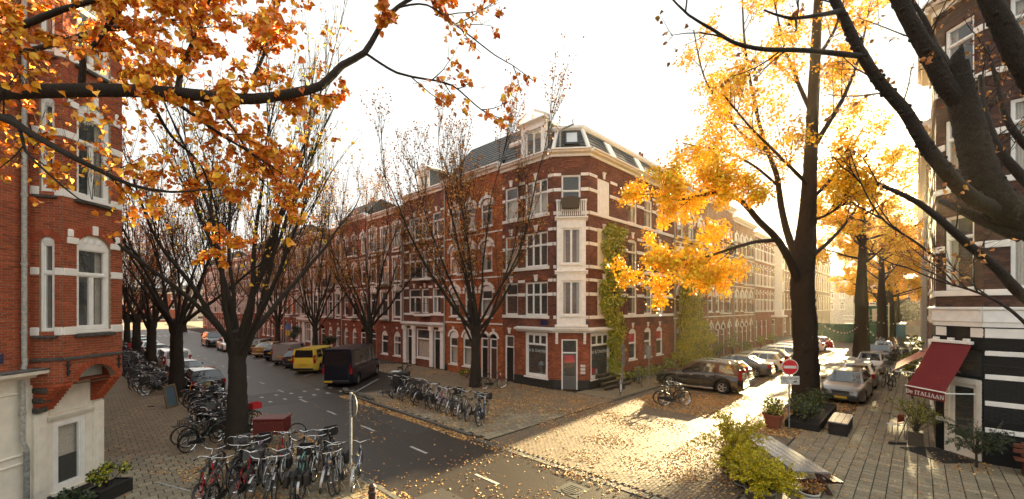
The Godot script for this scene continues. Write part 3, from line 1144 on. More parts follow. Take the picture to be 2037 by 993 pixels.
	for y in [4.42, 7.42]:
		var y1: float = y + 2.03 if y < 5 else y + 2.1
		for x in [[0.22, 0.5], [1.62, 1.9]]:
			block(orl, "oriel_post", "paint_white", Transform3D.IDENTITY, x[0], y, 0.0, x[1], y1, 0.42, 0.012)
		window(orl, mv(0, 0, 0.42), 0.5, 1.62, y, y1, 2, 0.0, {"sill": true, "cur": 1})
	for y in [[3.64, 0.48], [6.85, 0.52], [9.98, 0.56]]:
		rail(orl, "oriel_cornice", "paint_white", Transform3D.IDENTITY, 0.1, 2.02, [[0.0, y[0]], [0.44, y[0]], [y[1] - 0.08, y[0] + 0.1], [y[1], y[0] + 0.12], [y[1], y[0] + 0.2], [0.0, y[0] + 0.24]])
	var bal := Node3D.new()
	bal.name = "balcony"
	h.add_child(bal, true)
	bal.transform = tc
	for x in [0.2, 1.84]:
		block(bal, "baluster_post", "paint_white", Transform3D.IDENTITY, x, 10.22, 0.34, x + 0.1, 11.2, 0.44, 0.01)
	block(bal, "handrail", "paint_white", Transform3D.IDENTITY, 0.16, 11.1, 0.33, 1.98, 11.18, 0.46, 0.01)
	block(bal, "handrail", "paint_white", Transform3D.IDENTITY, 0.16, 11.1, 0.0, 0.26, 11.18, 0.33, 0.01)
	block(bal, "handrail", "paint_white", Transform3D.IDENTITY, 1.88, 11.1, 0.0, 1.98, 11.18, 0.33, 0.01)
	var bar := MB.new()
	bar.bbox(-0.035, 0, -0.012, 0.035, 0.85, 0.012, 0.006)
	for k in 13:
		mi("baluster", bar.mesh(), M["paint_white"], bal, mv(0.36 + k * 0.118, 10.25, 0.39))
	for k in 3:
		for x in [0.25, 1.89]:
			mi("baluster", bar.mesh(), M["paint_white"], bal, Transform3D(Basis(Vector3.UP, PI / 2), Vector3(x, 10.25, 0.08 + k * 0.11)))
	var box := MB.new()
	box.prism(PackedVector2Array([Vector2(0.5, 10.62), Vector2(1.5, 10.62), Vector2(1.55, 11.05), Vector2(1.6, 11.2), Vector2(1.02, 11.34), Vector2(0.45, 11.2), Vector2(0.45, 11.05)]), 0.5, 0.72)
	mi("flower_box", box.mesh(), M["wood_grey"], bal)
	# cornice and frieze
	for g in [[tl, -0.15, wl + 0.02], [tc, -0.12, wc + 0.12], [tr, -0.02, wr]]:
		cornice(h, g[0], g[1], g[2], top - 0.01, 0.42, 0.4)
	for g in [[tl, [[0.3, 1.3], [1.6, 2.6], [2.9, 3.9]]], [tc, [[0.5, 1.6]]], [tr, [[0.9, 2.3], [4.0, 5.8], [7.0, 8.8]]]]:
		for s in g[1]:
			block(h, "frieze_frame", "wall_rust", g[0], s[0], 13.18, -0.02, s[1], 13.24, 0.03, 0.006)
			block(h, "frieze_frame", "wall_rust", g[0], s[0], 13.54, -0.02, s[1], 13.6, 0.03, 0.006)
			for x in [s[0], s[1] - 0.06]:
				block(h, "frieze_frame", "wall_rust", g[0], x, 13.242, -0.02, x + 0.06, 13.538, 0.03, 0.006)
	# shop ledge over the ground floor
	for g in [[tl, 1.35, wl + 0.1], [tc, -0.06, wc + 0.06], [tr, -0.1, 2.6]]:
		rail(h, "shop_cornice", "paint_white", g[0], g[1], g[2], [[-0.03, 3.38], [0.1, 3.38], [0.14, 3.46], [0.34, 3.52], [0.36, 3.62], [-0.03, 3.7]])
	for x in [0.14, 1.78]:
		for k in 4:
			block(h, "console", "stone_white", tc, x, 2.72 + k * 0.17, 0.0, x + 0.16, 2.87 + k * 0.17, 0.08 + k * 0.05)
	window(h, tr, 0.16, 2.36, 0.6, 3.35, 1, 0.73, {"up": 3, "cur": 0, "fw": 0.17})
	lettering(h, "van & Overbeek", 0.3, "sign_white", tr * mv(1.26, 2.2, -0.092))
	shop_display(h, tr * mv(0.4, 0.65, -0.75), 1.6)
	for x in [4.72, 6.95, 8.85]:
		var w := window(h, tr, x, x + 1.05, 1.35, 3.2, 1, 0.6, {"rise": 0.25, "cur": 0})
		hood(h, tr, x - 0.03, x + 1.08, 3.2, 0.3, 0.2, 0.012, "wall_red", "brick_arch")
		keystone(h, tr, x + 0.52, 3.5, 0.8)
		if x != 6.95:
			mi("red_blind", unit_quad(), M["blind_red"], w, sized(0.1, 1.18, -0.112, 0.85, 0.56, 1))
	# street name plates
	for g in [[tl, 3.35, 0.5], [tc, 1.72, 0.36]]:
		block(h, "street_name_plate", "sign_blue", g[0], g[1], 3.82, 0.0, g[1] + g[2], 4.1, 0.02, 0.004)
	# mansard roof: slopes between the cornice and the flat top, with white hip boards
	var zin := 0.75
	var y0 := top + 0.4
	var y1 := 15.7
	var lo := [inv * V(19.5, 0, 19.83), inv * V(19.5, 0, 15.56), inv * V(20.82, 0, 13.9), inv * V(32.7, 0, 13.9)]
	var hi := [inv * V(20.25, 0, 19.83), inv * V(20.25, 0, 15.85), inv * V(21.2, 0, 14.65), inv * V(32.7, 0, 14.65)]
	for k in 4:
		lo[k].y = y0
		hi[k].y = y1
	for k in 3:
		tiles(h, lo[k], lo[k + 1], hi[k], hi[k + 1])
	var flat := MB.new()
	var bk := inv * V(30, 0, 26)
	var bk2 := inv * V(32.7, 0, 26)
	bk.y = y1
	bk2.y = y1
	flat.quad(hi[0], hi[1], hi[2], bk)
	flat.quad(bk, hi[2], hi[3], bk2)
	mi("roof", flat.mesh(), M["roof_felt"], h)
	var hip := MB.new()
	for k in [1, 2]:
		hip.tube([lo[k], hi[k]], [0.13], 6)
	mi("hip_board", hip.mesh(), M["paint_white"], h)
	for k in 3:
		var d: Vector3 = (hi[k + 1] - hi[k]).normalized()
		var t := Transform3D(Basis(d, Vector3.UP, d.cross(Vector3.UP)), hi[k])
		var l: float = hi[k].distance_to(hi[k + 1])
		rail(h, "roof_edge", "paint_white", t, -0.05, l + 0.05, [[-0.15, -0.02], [0.06, -0.02], [0.16, 0.1], [0.16, 0.24], [-0.15, 0.24]])
	# chamfer skylight and its pipe
	var tn := tc * Transform3D(Basis(Vector3.RIGHT, -0.46), Vector3(0.55, y0 + 0.3, -0.08))
	block(h, "skylight", "plastic_black", tn, 0.12, 0, 0, 1.02, 1.05, 0.1)
	mi("pane", unit_quad(), M["glass_white"], h, tn * sized(0.26, 0.14, 0.104, 0.62, 0.76, 1))
	for x in [2.5, 6.4]:
		var ts := tr * Transform3D(Basis(Vector3.RIGHT, -0.47), Vector3(x, y0 + 0.25, -0.1))
		block(h, "skylight", "paint_white", ts, 0, 0, 0, 0.7, 1.1, 0.09)
		mi("pane", unit_quad(), M["glass_white"], h, ts * sized(0.08, 0.08, 0.094, 0.54, 0.94, 1))
	var pp := MB.new()
	pp.tube([Vector3(0.42, y0, 0.03), Vector3(0.42, y0 + 1.15, -0.1), Vector3(0.6, y0 + 1.32, -0.15), Vector3(1.2, y1 + 0.12, -0.2), Vector3(1.2, y1 + 0.4, -0.2)], [0.06], 8)
	mi("downpipe", pp.mesh(), M["zinc"], h, tc)
	# dormer with broken pediment on the left slope
	var dm := Node3D.new()
	dm.name = "dormer"
	h.add_child(dm, true)
	dm.transform = tl * mv(1.7, y0 - 0.05, 0)
	var I := Transform3D.IDENTITY
	block(dm, "dormer_post", "paint_white", I, 0, 0, -0.2, 0.34, 2.0, 0.06)
	block(dm, "dormer_post", "paint_white", I, 1.66, 0, -0.2, 2.0, 2.0, 0.06)
	block(dm, "dormer_beam", "paint_white", I, 0.34, 1.72, -0.2, 1.66, 2.0, 0.06)
	window(dm, I, 0.34, 1.66, 0.02, 1.72, 2, 0.0, {"sill": false, "cur": 0})
	block(dm, "dormer_cheek", "lead", I, 0.04, 0.0, -1.9, 0.1, 2.0, -0.2)
	block(dm, "dormer_cheek", "lead", I, 1.9, 0.0, -1.9, 1.96, 2.0, -0.2)
	block(dm, "dormer_roof", "paint_white", I, -0.05, 2.0, -2.0, 2.05, 2.08, 0.1)
	rail(dm, "pediment_base", "paint_white", I, -0.2, 2.2, [[-0.2, 2.08], [0.12, 2.08], [0.3, 2.16], [0.3, 2.24], [-0.2, 2.24]])
	for s in 2:
		var t := Transform3D(Basis(Vector3.FORWARD, -0.5 if s == 0 else 0.5), Vector3(-0.2 if s == 0 else 2.2, 2.2, 0.1))
		block(dm, "pediment_slope", "paint_white", t, 0 if s == 0 else -1.05, 0, -0.2, 1.05 if s == 0 else 0, 0.14, 0.2)
	block(dm, "pediment_urn", "stone_white", I, 0.9, 2.24, -0.1, 1.1, 2.66, 0.1, 0.04)
	var gb := inv * V(21.5, 0, 13.9 + 2.2)
	chimney(h, gb.x + 2.2, y1, gb.z - 1.0, 1.0, 1.1, 3)
	chimney(h, gb.x + 9.5, y1, gb.z - 2.0, 1.2, 1.2, 3)

# what stands behind a shop window
func shop_display(root: Node3D, t: Transform3D, w: float) -> void:
	var s := block(root, "display_shelf", "wood_pale", t, 0, 0.0, -0.25, w, 0.06, 0.25)
	block(s, "display_box", "blind_red", Transform3D.IDENTITY, w * 0.62, 0.06, -0.15, w * 0.62 + 0.28, 0.42, 0.12)
	block(s, "display_box", "paper", Transform3D.IDENTITY, w * 0.82, 0.06, -0.1, w * 0.82 + 0.2, 0.34, 0.1)
	var m := MB.new()
	m.lathe([Vector2(0.14, 0), Vector2(0.1, 0.04), Vector2(0.03, 0.1), Vector2(0.03, 0.45), Vector2(0.2, 0.52), Vector2(0.16, 0.72), Vector2(0.04, 0.78)], 12)
	mi("display_lamp", m.mesh(), M["zinc"], s, mv(w * 0.35, 0.06, 0))

# ---------------------------------------------------------------- terraces along both streets
# s: wall, floors [[sill, lintel]], bays [[x0, x1]], style (hood | band | pediment | plain), ground [[kind, x0, x1, y0, y1, rise]], top, roof, balcony (bay index)
func terrace(called: String, label: String, t: Transform3D, w: float, s: Dictionary, group: String) -> Node3D:
	var h := thing(called, label, "house", t, group)
	var I := Transform3D.IDENTITY
	var top: float = s["top"]
	var style: String = s["style"]
	var rise: float = s.get("rise", 0.0)
	var far: bool = s.get("far", false)
	var ops := []
	for f in s["floors"]:
		for b in s["bays"]:
			ops.append([b[0], b[1], f[0], f[1] - rise, rise])
	for g in s["ground"]:
		if g[0] != "none":
			ops.append([g[1], g[2], g[3], g[4], g[5]])
	var m := MB.new()
	wall_into(m, 0, w, 0, top, ops)
	mi("wall", m.mesh(), M[s["wall"]], h)
	shell(h, w, top, 9.0, s["wall"])
	block(h, "plinth", "plinth", I, 0.01, 0.0, -0.01, 0.3, 0.5, 0.03)
	for g in s["ground"]:
		if g[0] == "door":
			door(h, I, g[1], g[2], g[3], g[4], "door_brown" if rng.randf() < 0.4 else "door_dark", 0.76)
		else:
			window(h, I, g[1], g[2], g[3], g[4], 1, 0.66, {"rise": g[5], "cur": 4 if g[0] == "frost" else rng.randi() % 4})
		if g[5] > 0:
			if g[0] == "door":
				var fan := MB.new()
				var p := PackedVector2Array()
				for q in arc(g[1], g[2], g[4], g[5], 10):
					p.append(q)
				fan.prism(p, -0.11, -0.09)
				mi("fanlight", fan.mesh(), M["car_glass"], h)
			hood(h, I, g[1] - 0.02, g[2] + 0.02, g[4], g[5] + 0.03, 0.16, 0.05, s.get("arch", "stone_white"), "door_hood" if g[0] == "door" else "window_hood")
			keystone(h, I, (g[1] + g[2]) * 0.5, g[4] + g[5] + 0.05, 0.75)
	for k in s["floors"].size():
		var f: Array = s["floors"][k]
		for j in s["bays"].size():
			var b: Array = s["bays"][j]
			window(h, I, b[0], b[1], f[0], f[1] - rise, s.get("cols", 1), s.get("tr", 0.66), {"rise": rise, "sill": style != "band"})
			if style == "hood":
				hood(h, I, b[0] - 0.04, b[1] + 0.04, f[1] - rise, rise + 0.05, 0.2, 0.07)
				for x in [b[0] - 0.24, b[1] + 0.04]:
					block(h, "impost", "stone_white", I, x, f[1] - rise - 0.22, -0.02, x + 0.2, f[1] - rise, 0.06)
				keystone(h, I, (b[0] + b[1]) * 0.5, f[1] + 0.1, 0.8)
			elif style == "pediment":
				for x in [b[0] - 0.18, b[1]]:
					block(h, "window_jamb", "stone_white", I, x, f[0] - 0.25, -0.02, x + 0.18, f[1], 0.05)
				block(h, "window_apron", "stone_white", I, b[0] - 0.18, f[0] - 0.4, -0.02, b[1] + 0.18, f[0] - 0.252, 0.09)
				block(h, "window_lintel", "stone_white", I, b[0] - 0.22, f[1], -0.02, b[1] + 0.22, f[1] + 0.2, 0.08)
				if (j + k) % 2 == 0:
					var pd := MB.new()
					var c: float = (b[0] + b[1]) * 0.5
					pd.prism(PackedVector2Array([Vector2(b[0] - 0.22, f[1] + 0.2), Vector2(b[1] + 0.22, f[1] + 0.2), Vector2(c, f[1] + 0.62)]), -0.02, 0.09)
					mi("pediment", pd.mesh(), M["stone_white"], h)
			elif style == "plain":
				keystone(h, I, (b[0] + b[1]) * 0.5, f[1] + 0.04, 0.9)
		if style == "band":
			block(h, "sill_band", "stone_white", I, 0.02, f[0] - 0.18, -0.03, w - 0.02, f[0] - 0.002, 0.06)
			band(h, I, f[0] + (f[1] - f[0]) * 0.6, 0.17, between(0.02, w - 0.02, s["bays"]))
			band(h, I, f[1] + 0.05, 0.17, between(0.02, w - 0.02, s["bays"]))
			for b in s["bays"]:
				keystone(h, I, (b[0] + b[1]) * 0.5, f[1] + 0.08, 0.9)
		elif style == "hood" and not far:
			block(h, "string_course", "stone_white", I, 0.02, f[0] - 0.5, -0.02, w - 0.02, f[0] - 0.4, 0.03)
		if s.has("balcony"):
			var b: Array = s["bays"][s["balcony"]]
			balcony(h, I, b[0] - 0.25, b[1] + 0.25, f[0] - 0.1, 0.6)
	cornice(h, I, 0.01, w - 0.01, top - 0.3, 0.45, 0.42, s.get("trim", "paint_white"))
	var roof: float = s.get("roof", 0.0)
	if roof > 0.2:
		tiles(h, Vector3(0, top + 0.1, 0.1), Vector3(w, top + 0.1, 0.1), Vector3(0, top + roof, -roof * 0.8), Vector3(w, top + roof, -roof * 0.8), 0.32, 0.3)
		var bk := MB.new()
		bk.quad(Vector3(0, top + roof, -roof * 0.8), Vector3(w, top + roof, -roof * 0.8), Vector3(w, top, -9), Vector3(0, top, -9))
		bk.tri(Vector3(0, top, -9), Vector3(0, top, 0), Vector3(0, top + roof, -roof * 0.8))
		bk.tri(Vector3(w, top, 0), Vector3(w, top, -9), Vector3(w, top + roof, -roof * 0.8))
		mi("roof", bk.mesh(), M["roof_felt"], h)
	else:
		block(h, "roof", "roof_felt", I, 0, top - 0.05, -9, w, top + 0.1, 0.0)
	if s.has("dormer"):
		var x: float = s["dormer"]
		var dm := Node3D.new()
		dm.name = "dormer"
		h.add_child(dm, true)
		dm.position = Vector3(x, top + 0.12, -0.05)
		block(dm, "dormer_front", "paint_white", I, -0.8, 0, -0.12, -0.55, 1.7, 0)
		block(dm, "dormer_front", "paint_white", I, 0.55, 0, -0.12, 0.8, 1.7, 0)
		block(dm, "dormer_front", "paint_white", I, -0.55, 1.45, -0.12, 0.55, 1.7, 0)
		window(dm, I, -0.55, 0.55, 0.02, 1.45, 2, 0.0, {"sill": false})
		block(dm, "dormer_cheek", "lead", I, -0.78, 0, -2, -0.72, 1.68, -0.12)
		block(dm, "dormer_cheek", "lead", I, 0.72, 0, -2, 0.78, 1.68, -0.12)
		var pd := MB.new()
		pd.prism(PackedVector2Array([Vector2(-1, 1.7), Vector2(1, 1.7), Vector2(1, 1.8), Vector2(0, 2.3), Vector2(-1, 1.8)]), -2, 0.18)
		mi("dormer_roof", pd.mesh(), M["paint_white"], dm)
	if not far and not s.get("plain_roof", false):
		chimney(h, w * 0.12, top + maxf(roof, 0.3), -3.2, 0.9, 1.2, 2)
	downpipe(h, I, 0.06, 0.1, top - 0.3)
	return h

func build_left_row() -> void:
	var g := "terraced houses along the left street"
	# b runs away from us, so a facade starts at its far end
	var f3 := [[4.2, 6.4], [7.4, 9.5], [10.5, 12.4]]
	terrace("town_house", "orange brick house with white arched hoods beside the brown corner house", facing(19.5, 26.2, 19.5, 19.83).translated(Vector3(0, 0.06, 0)), 6.37, {
		"wall": "wall_orange", "floors": f3, "bays": [[0.64, 1.8], [2.44, 3.56], [4.2, 5.35]], "style": "hood", "rise": 0.3, "top": 14.4, "roof": 3.4, "balcony": 1, "plain_roof": true,
		"ground": [["frost", 0.6, 1.55, 0.6, 2.65, 0.42], ["frost", 2.2, 3.3, 0.6, 2.65, 0.48], ["door", 4.2, 4.95, 0.0, 2.75, 0.3], ["door", 5.1, 5.85, 0.0, 2.75, 0.3]]}, g)
	var h3 := terrace("town_house", "dark brown brick house over a white pilastered shopfront with a frosted window", facing(19.5, 32.14, 19.5, 26.2).translated(Vector3(0, 0.06, 0)), 5.94, {
		"wall": "wall_brown", "floors": [[4.4, 6.4], [7.3, 9.5], [10.5, 12.4]], "bays": [[0.84, 2.5], [2.74, 3.74], [4.3, 5.4]], "style": "band", "cols": 2, "top": 14.3, "roof": 0.0, "dormer": 2.9, "balcony": 1,
		"ground": [["door", 0.55, 1.4, 0.0, 3.1, 0.0], ["frost", 1.95, 3.95, 0.7, 3.1, 0.0], ["door", 4.5, 5.35, 0.0, 3.1, 0.0]]}, g)
	var I := Transform3D.IDENTITY
	for x in [0.05, 1.45, 4.0, 5.45]:
		block(h3, "pilaster", "paint_white", I, x, 0.1, -0.02, x + 0.42, 3.0, 0.12)
		block(h3, "pilaster_capital", "stone_white", I, x - 0.05, 3.0, -0.02, x + 0.47, 3.3, 0.22)
	rail(h3, "shop_cornice", "paint_white", I, 0.02, 5.92, [[-0.02, 3.3], [0.12, 3.3], [0.2, 3.45], [0.36, 3.5], [0.36, 3.62], [-0.02, 3.68]])
	var b := 32.14
	var k := 0
	var words := ["second", "third", "fourth", "fifth", "sixth", "seventh", "eighth", "ninth", "tenth", "eleventh", "twelfth", "thirteenth", "fourteenth", "fifteenth"]
	while b < 118:
		var w: float = [6.6, 5.8, 6.2][k % 3]
		var third := w / 3.0
		var bays := []
		var gr := []
		for j in 3:
			bays.append([third * j + 0.48, third * j + third - 0.5])
			var door_bay: bool = (j == 0) != (k % 2 == 1 and j != 1)
			gr.append(["door" if door_bay else "window", third * j + 0.5, third * j + third - 0.5, 0.05 if door_bay else 0.55, 2.35, 0.4])
		var shop := k == 3
		if shop:
			gr = [["door", 0.5, 1.3, 0.0, 2.9, 0.0], ["window", 2.1, 4.1, 0.6, 2.9, 0.0], ["door", 4.9, 5.7, 0.0, 2.9, 0.0]]
		var h := terrace("town_house", "%s red brick terraced house with white window surrounds, %s beyond the white shopfront" % ["dark" if k % 2 == 0 else "bright", "directly" if k == 0 else words[k - 1]], facing(19.5, b + w, 19.5, b).translated(Vector3(0, 0.06, 0)), w, {
			"wall": "wall_darkred" if k % 2 == 0 else "wall_red", "floors": [[4.0, 6.3], [7.2, 9.3], [10.2, 12.2]], "bays": bays, "style": "pediment" if k % 3 != 1 else "hood", "rise": 0.0 if k % 3 != 1 else 0.25, "top": [13.6, 14.0, 13.4][k % 3], "roof": [0.0, 1.8, 0.0][k % 3], "far": b > 60,
			"ground": gr, "balcony": 1, "arch": "wall_rust" if not shop else "stone_white"}, g)
		if shop:
			for x in [0.02, 1.4, 1.75, 4.15, 4.5, w - 0.36]:
				block(h, "pilaster", "paint_white", I, x, 0.1, -0.02, x + 0.32, 3.0, 0.14)
			rail(h, "shop_cornice", "paint_white", I, 0.02, w - 0.02, [[-0.02, 3.0], [0.16, 3.0], [0.4, 3.3], [0.4, 3.5], [-0.02, 3.55]])
		b += w
		k += 1

func build_right_row() -> void:
	var g := "terraced houses along the right street"
	var y := Vector3(0, 0.1, 0)
	var f3 := [[4.4, 6.5], [7.5, 9.6], [10.6, 12.6]]
	terrace("town_house", "tan brick house with arched white hoods behind the tall climbing ivy", facing(32.7, 13.9, 39.9, 13.9).translated(y), 7.2, {
		"wall": "wall_tan", "floors": f3, "bays": [[0.7, 1.9], [3.0, 4.2], [5.2, 6.4]], "style": "hood", "rise": 0.5, "top": 14.6, "roof": 2.2, "balcony": 1, "trim": "stone_white",
		"ground": [["window", 0.8, 1.8, 0.9, 2.8, 0.5], ["door", 3.1, 4.1, 0.1, 2.7, 0.5], ["window", 5.3, 6.3, 0.9, 2.8, 0.5]]}, g)
	terrace("town_house", "tan brick house with stacked white balconies, second beyond the brown corner house", facing(39.9, 13.9, 47.6, 13.9).translated(y), 7.7, {
		"wall": "wall_tan", "floors": f3, "bays": [[0.6, 1.7], [2.5, 3.5], [4.0, 5.0], [5.9, 7.0]], "style": "hood", "rise": 0.5, "top": 14.9, "roof": 0.0, "balcony": 2, "trim": "stone_white", "dormer": 3.8,
		"ground": [["window", 0.7, 1.6, 0.9, 2.8, 0.45], ["door", 2.5, 3.4, 0.1, 2.7, 0.45], ["door", 4.1, 5.0, 0.1, 2.7, 0.45], ["window", 6.0, 6.9, 0.9, 2.8, 0.45]]}, g)
	terrace("town_house", "narrow tan brick house between the balconied house and the white-banded one", facing(47.6, 13.9, 55.4, 13.9).translated(y), 7.8, {
		"wall": "wall_tan", "floors": f3, "bays": [[0.7, 1.7], [2.6, 3.5], [4.2, 5.1], [6.0, 7.0]], "style": "hood", "rise": 0.5, "top": 14.2, "roof": 1.5, "balcony": 2, "trim": "stone_white",
		"ground": [["window", 0.8, 1.7, 0.9, 2.8, 0.45], ["door", 2.6, 3.5, 0.1, 2.7, 0.45], ["door", 4.2, 5.1, 0.1, 2.7, 0.45], ["window", 6.1, 6.9, 0.9, 2.8, 0.45]]}, g)
	var hb := terrace("town_house", "red brown house with many white mullioned windows and stone bands", facing(55.4, 13.9, 66.5, 13.9).translated(y), 11.1, {
		"wall": "wall_red", "floors": f3, "bays": [[0.5, 1.7], [2.0, 3.2], [3.6, 4.8], [5.6, 6.8], [7.1, 8.3], [9.0, 10.4]], "style": "band", "cols": 2, "top": 13.6, "roof": 1.4,
		"ground": [["window", 0.7, 1.6, 0.8, 3.2, 0.0], ["window", 3.0, 3.9, 0.8, 3.2, 0.0], ["window", 5.2, 6.1, 0.8, 3.2, 0.0], ["door", 8.6, 10.2, 0.1, 3.2, 0.0]]}, g)
	var I := Transform3D.IDENTITY
	block(hb, "porch_roof", "paint_white", I, 8.0, 3.5, -0.02, 11.0, 3.75, 1.3)
	for k in 3:
		block(hb, "bay_window", "paint_white", I, 9.9, 3.75 + k * 3.1, -0.02, 11.05, 4.5 + k * 3.1, 0.9)
		for x in [9.9, 10.93]:
			block(hb, "bay_post", "paint_white", I, x, 4.5 + k * 3.1, -0.02, x + 0.12, 6.85 + k * 3.1, 0.9)
		mi("pane", unit_quad(), M["car_glass"], hb, sized(10.02, 4.5 + k * 3.1, 0.86, 0.91, 2.35, 1))
	terrace("town_house", "hazy brick house with tall white sashes beyond the side street", facing(78, 15.5, 92, 15.5).translated(y), 14, {
		"wall": "wall_darkred", "floors": [[4.4, 6.6], [7.6, 9.8], [10.8, 12.8]], "bays": [[0.8, 2.0], [3.0, 4.2], [5.2, 6.4], [7.6, 8.8], [9.8, 11.0], [12.0, 13.2]], "style": "plain", "top": 14.5, "roof": 1.0, "far": true,
		"ground": [["window", 1, 2.4, 0.8, 3.0, 0.0], ["door", 5.2, 6.2, 0.1, 3.0, 0.0], ["window", 9, 10.6, 0.8, 3.0, 0.0]]}, g)
	terrace("town_house", "long umber brick house with rows of narrow windows far along the street", facing(92, 13.9, 116, 13.9).translated(y), 24, {
		"wall": "wall_umber", "floors": [[4.2, 6.8], [8.0, 10.8], [11.8, 13.4]], "bays": [[1, 2], [3, 4], [5, 6], [7.5, 8.5], [9.5, 10.5], [11.5, 12.5], [14, 15], [16, 17], [18, 19], [21, 22]], "style": "plain", "top": 14.5, "roof": 1.0, "far": true,
		"ground": [["window", 1, 3, 0.8, 3.0, 0.0], ["window", 5, 7, 0.8, 3.0, 0.0], ["door", 11, 12, 0.1, 3.0, 0.0]]}, g)

func build_far_ends() -> void:
	var g := "houses closing the right street"
	var k := 0
	for s in [[150, 27, 17, 14], [150, 13, 15, 14], [150, -1, 14, 12], [150, -13, 16, 14]]:
		var w: float = s[3]
		var bays := []
		for j in int(w / 2.6):
			bays.append([1.0 + j * 2.5, 2.3 + j * 2.5])
		terrace("end_house", ["pale grey house", "brown brick house with a wide garage door", "plain brown brick house", "dark brick house half hidden by trees"][k] + " closing the far end of the right street", facing(s[0], s[1], s[0], s[1] - w), w, {
			"wall": ["plaster_pale", "wall_umber", "wall_darkred", "wall_umber"][k], "floors": [[4.2, 6.2], [7.4, 9.4]], "bays": bays, "style": "plain", "top": s[2] * 0.72, "roof": 1.6, "far": true, "cols": 2,
			"ground": [["door", w * 0.35, w * 0.65, 0.0, 3.2, 0.4]]}, g)
		k += 1
	# right-hand terrace behind the café
	k = 0
	var a := 27.5
	while a < 120:
		var w: float = [7.0, 6.2, 7.6, 9.0][k % 4]
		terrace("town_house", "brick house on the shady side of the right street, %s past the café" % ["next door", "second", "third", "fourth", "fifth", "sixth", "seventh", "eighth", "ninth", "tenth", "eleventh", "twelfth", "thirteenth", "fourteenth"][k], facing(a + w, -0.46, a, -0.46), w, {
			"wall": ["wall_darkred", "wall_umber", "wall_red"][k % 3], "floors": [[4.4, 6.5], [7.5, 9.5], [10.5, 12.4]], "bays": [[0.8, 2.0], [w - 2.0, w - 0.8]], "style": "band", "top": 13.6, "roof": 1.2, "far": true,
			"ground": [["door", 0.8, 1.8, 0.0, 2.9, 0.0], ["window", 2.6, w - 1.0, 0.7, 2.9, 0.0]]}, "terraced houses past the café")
		a += w
		k += 1
	# the square at the end of the left street
	k = 0
	for s in [[-30, 14], [-16, 13], [-3, 12], [9, 14], [23, 12]]:
		var w: float = s[1]
		var bays := []
		for j in int(w / 2.6):
			bays.append([1.0 + j * 2.5, 2.2 + j * 2.5])
		terrace("end_house", "%s house on the square at the far end of the left street" % ["pale plastered", "rosy brick", "cream plastered", "small red brick", "white plastered"][k], facing(s[0], 175, s[0] + w, 175), w, {
			"wall": ["plaster_pale", "wall_tan", "plaster", "wall_red", "plaster_pale"][k], "floors": [[4.2, 6.2], [7.4, 9.4]], "bays": bays, "style": "plain", "top": [11, 10, 11.5, 9.5, 10.5][k], "roof": 1.6, "far": true,
			"ground": [["door", 1.2, 2.2, 0.0, 2.6, 0.3], ["window", 4.0, 6.0, 0.7, 2.8, 0.0], ["window", 8.0, 10.0, 0.7, 2.8, 0.0]]}, "houses on the far square")
		k += 1
	structure("square", slab(-60, 60, 120, 175, 0.02, 0.03), M["plaza_sand"])

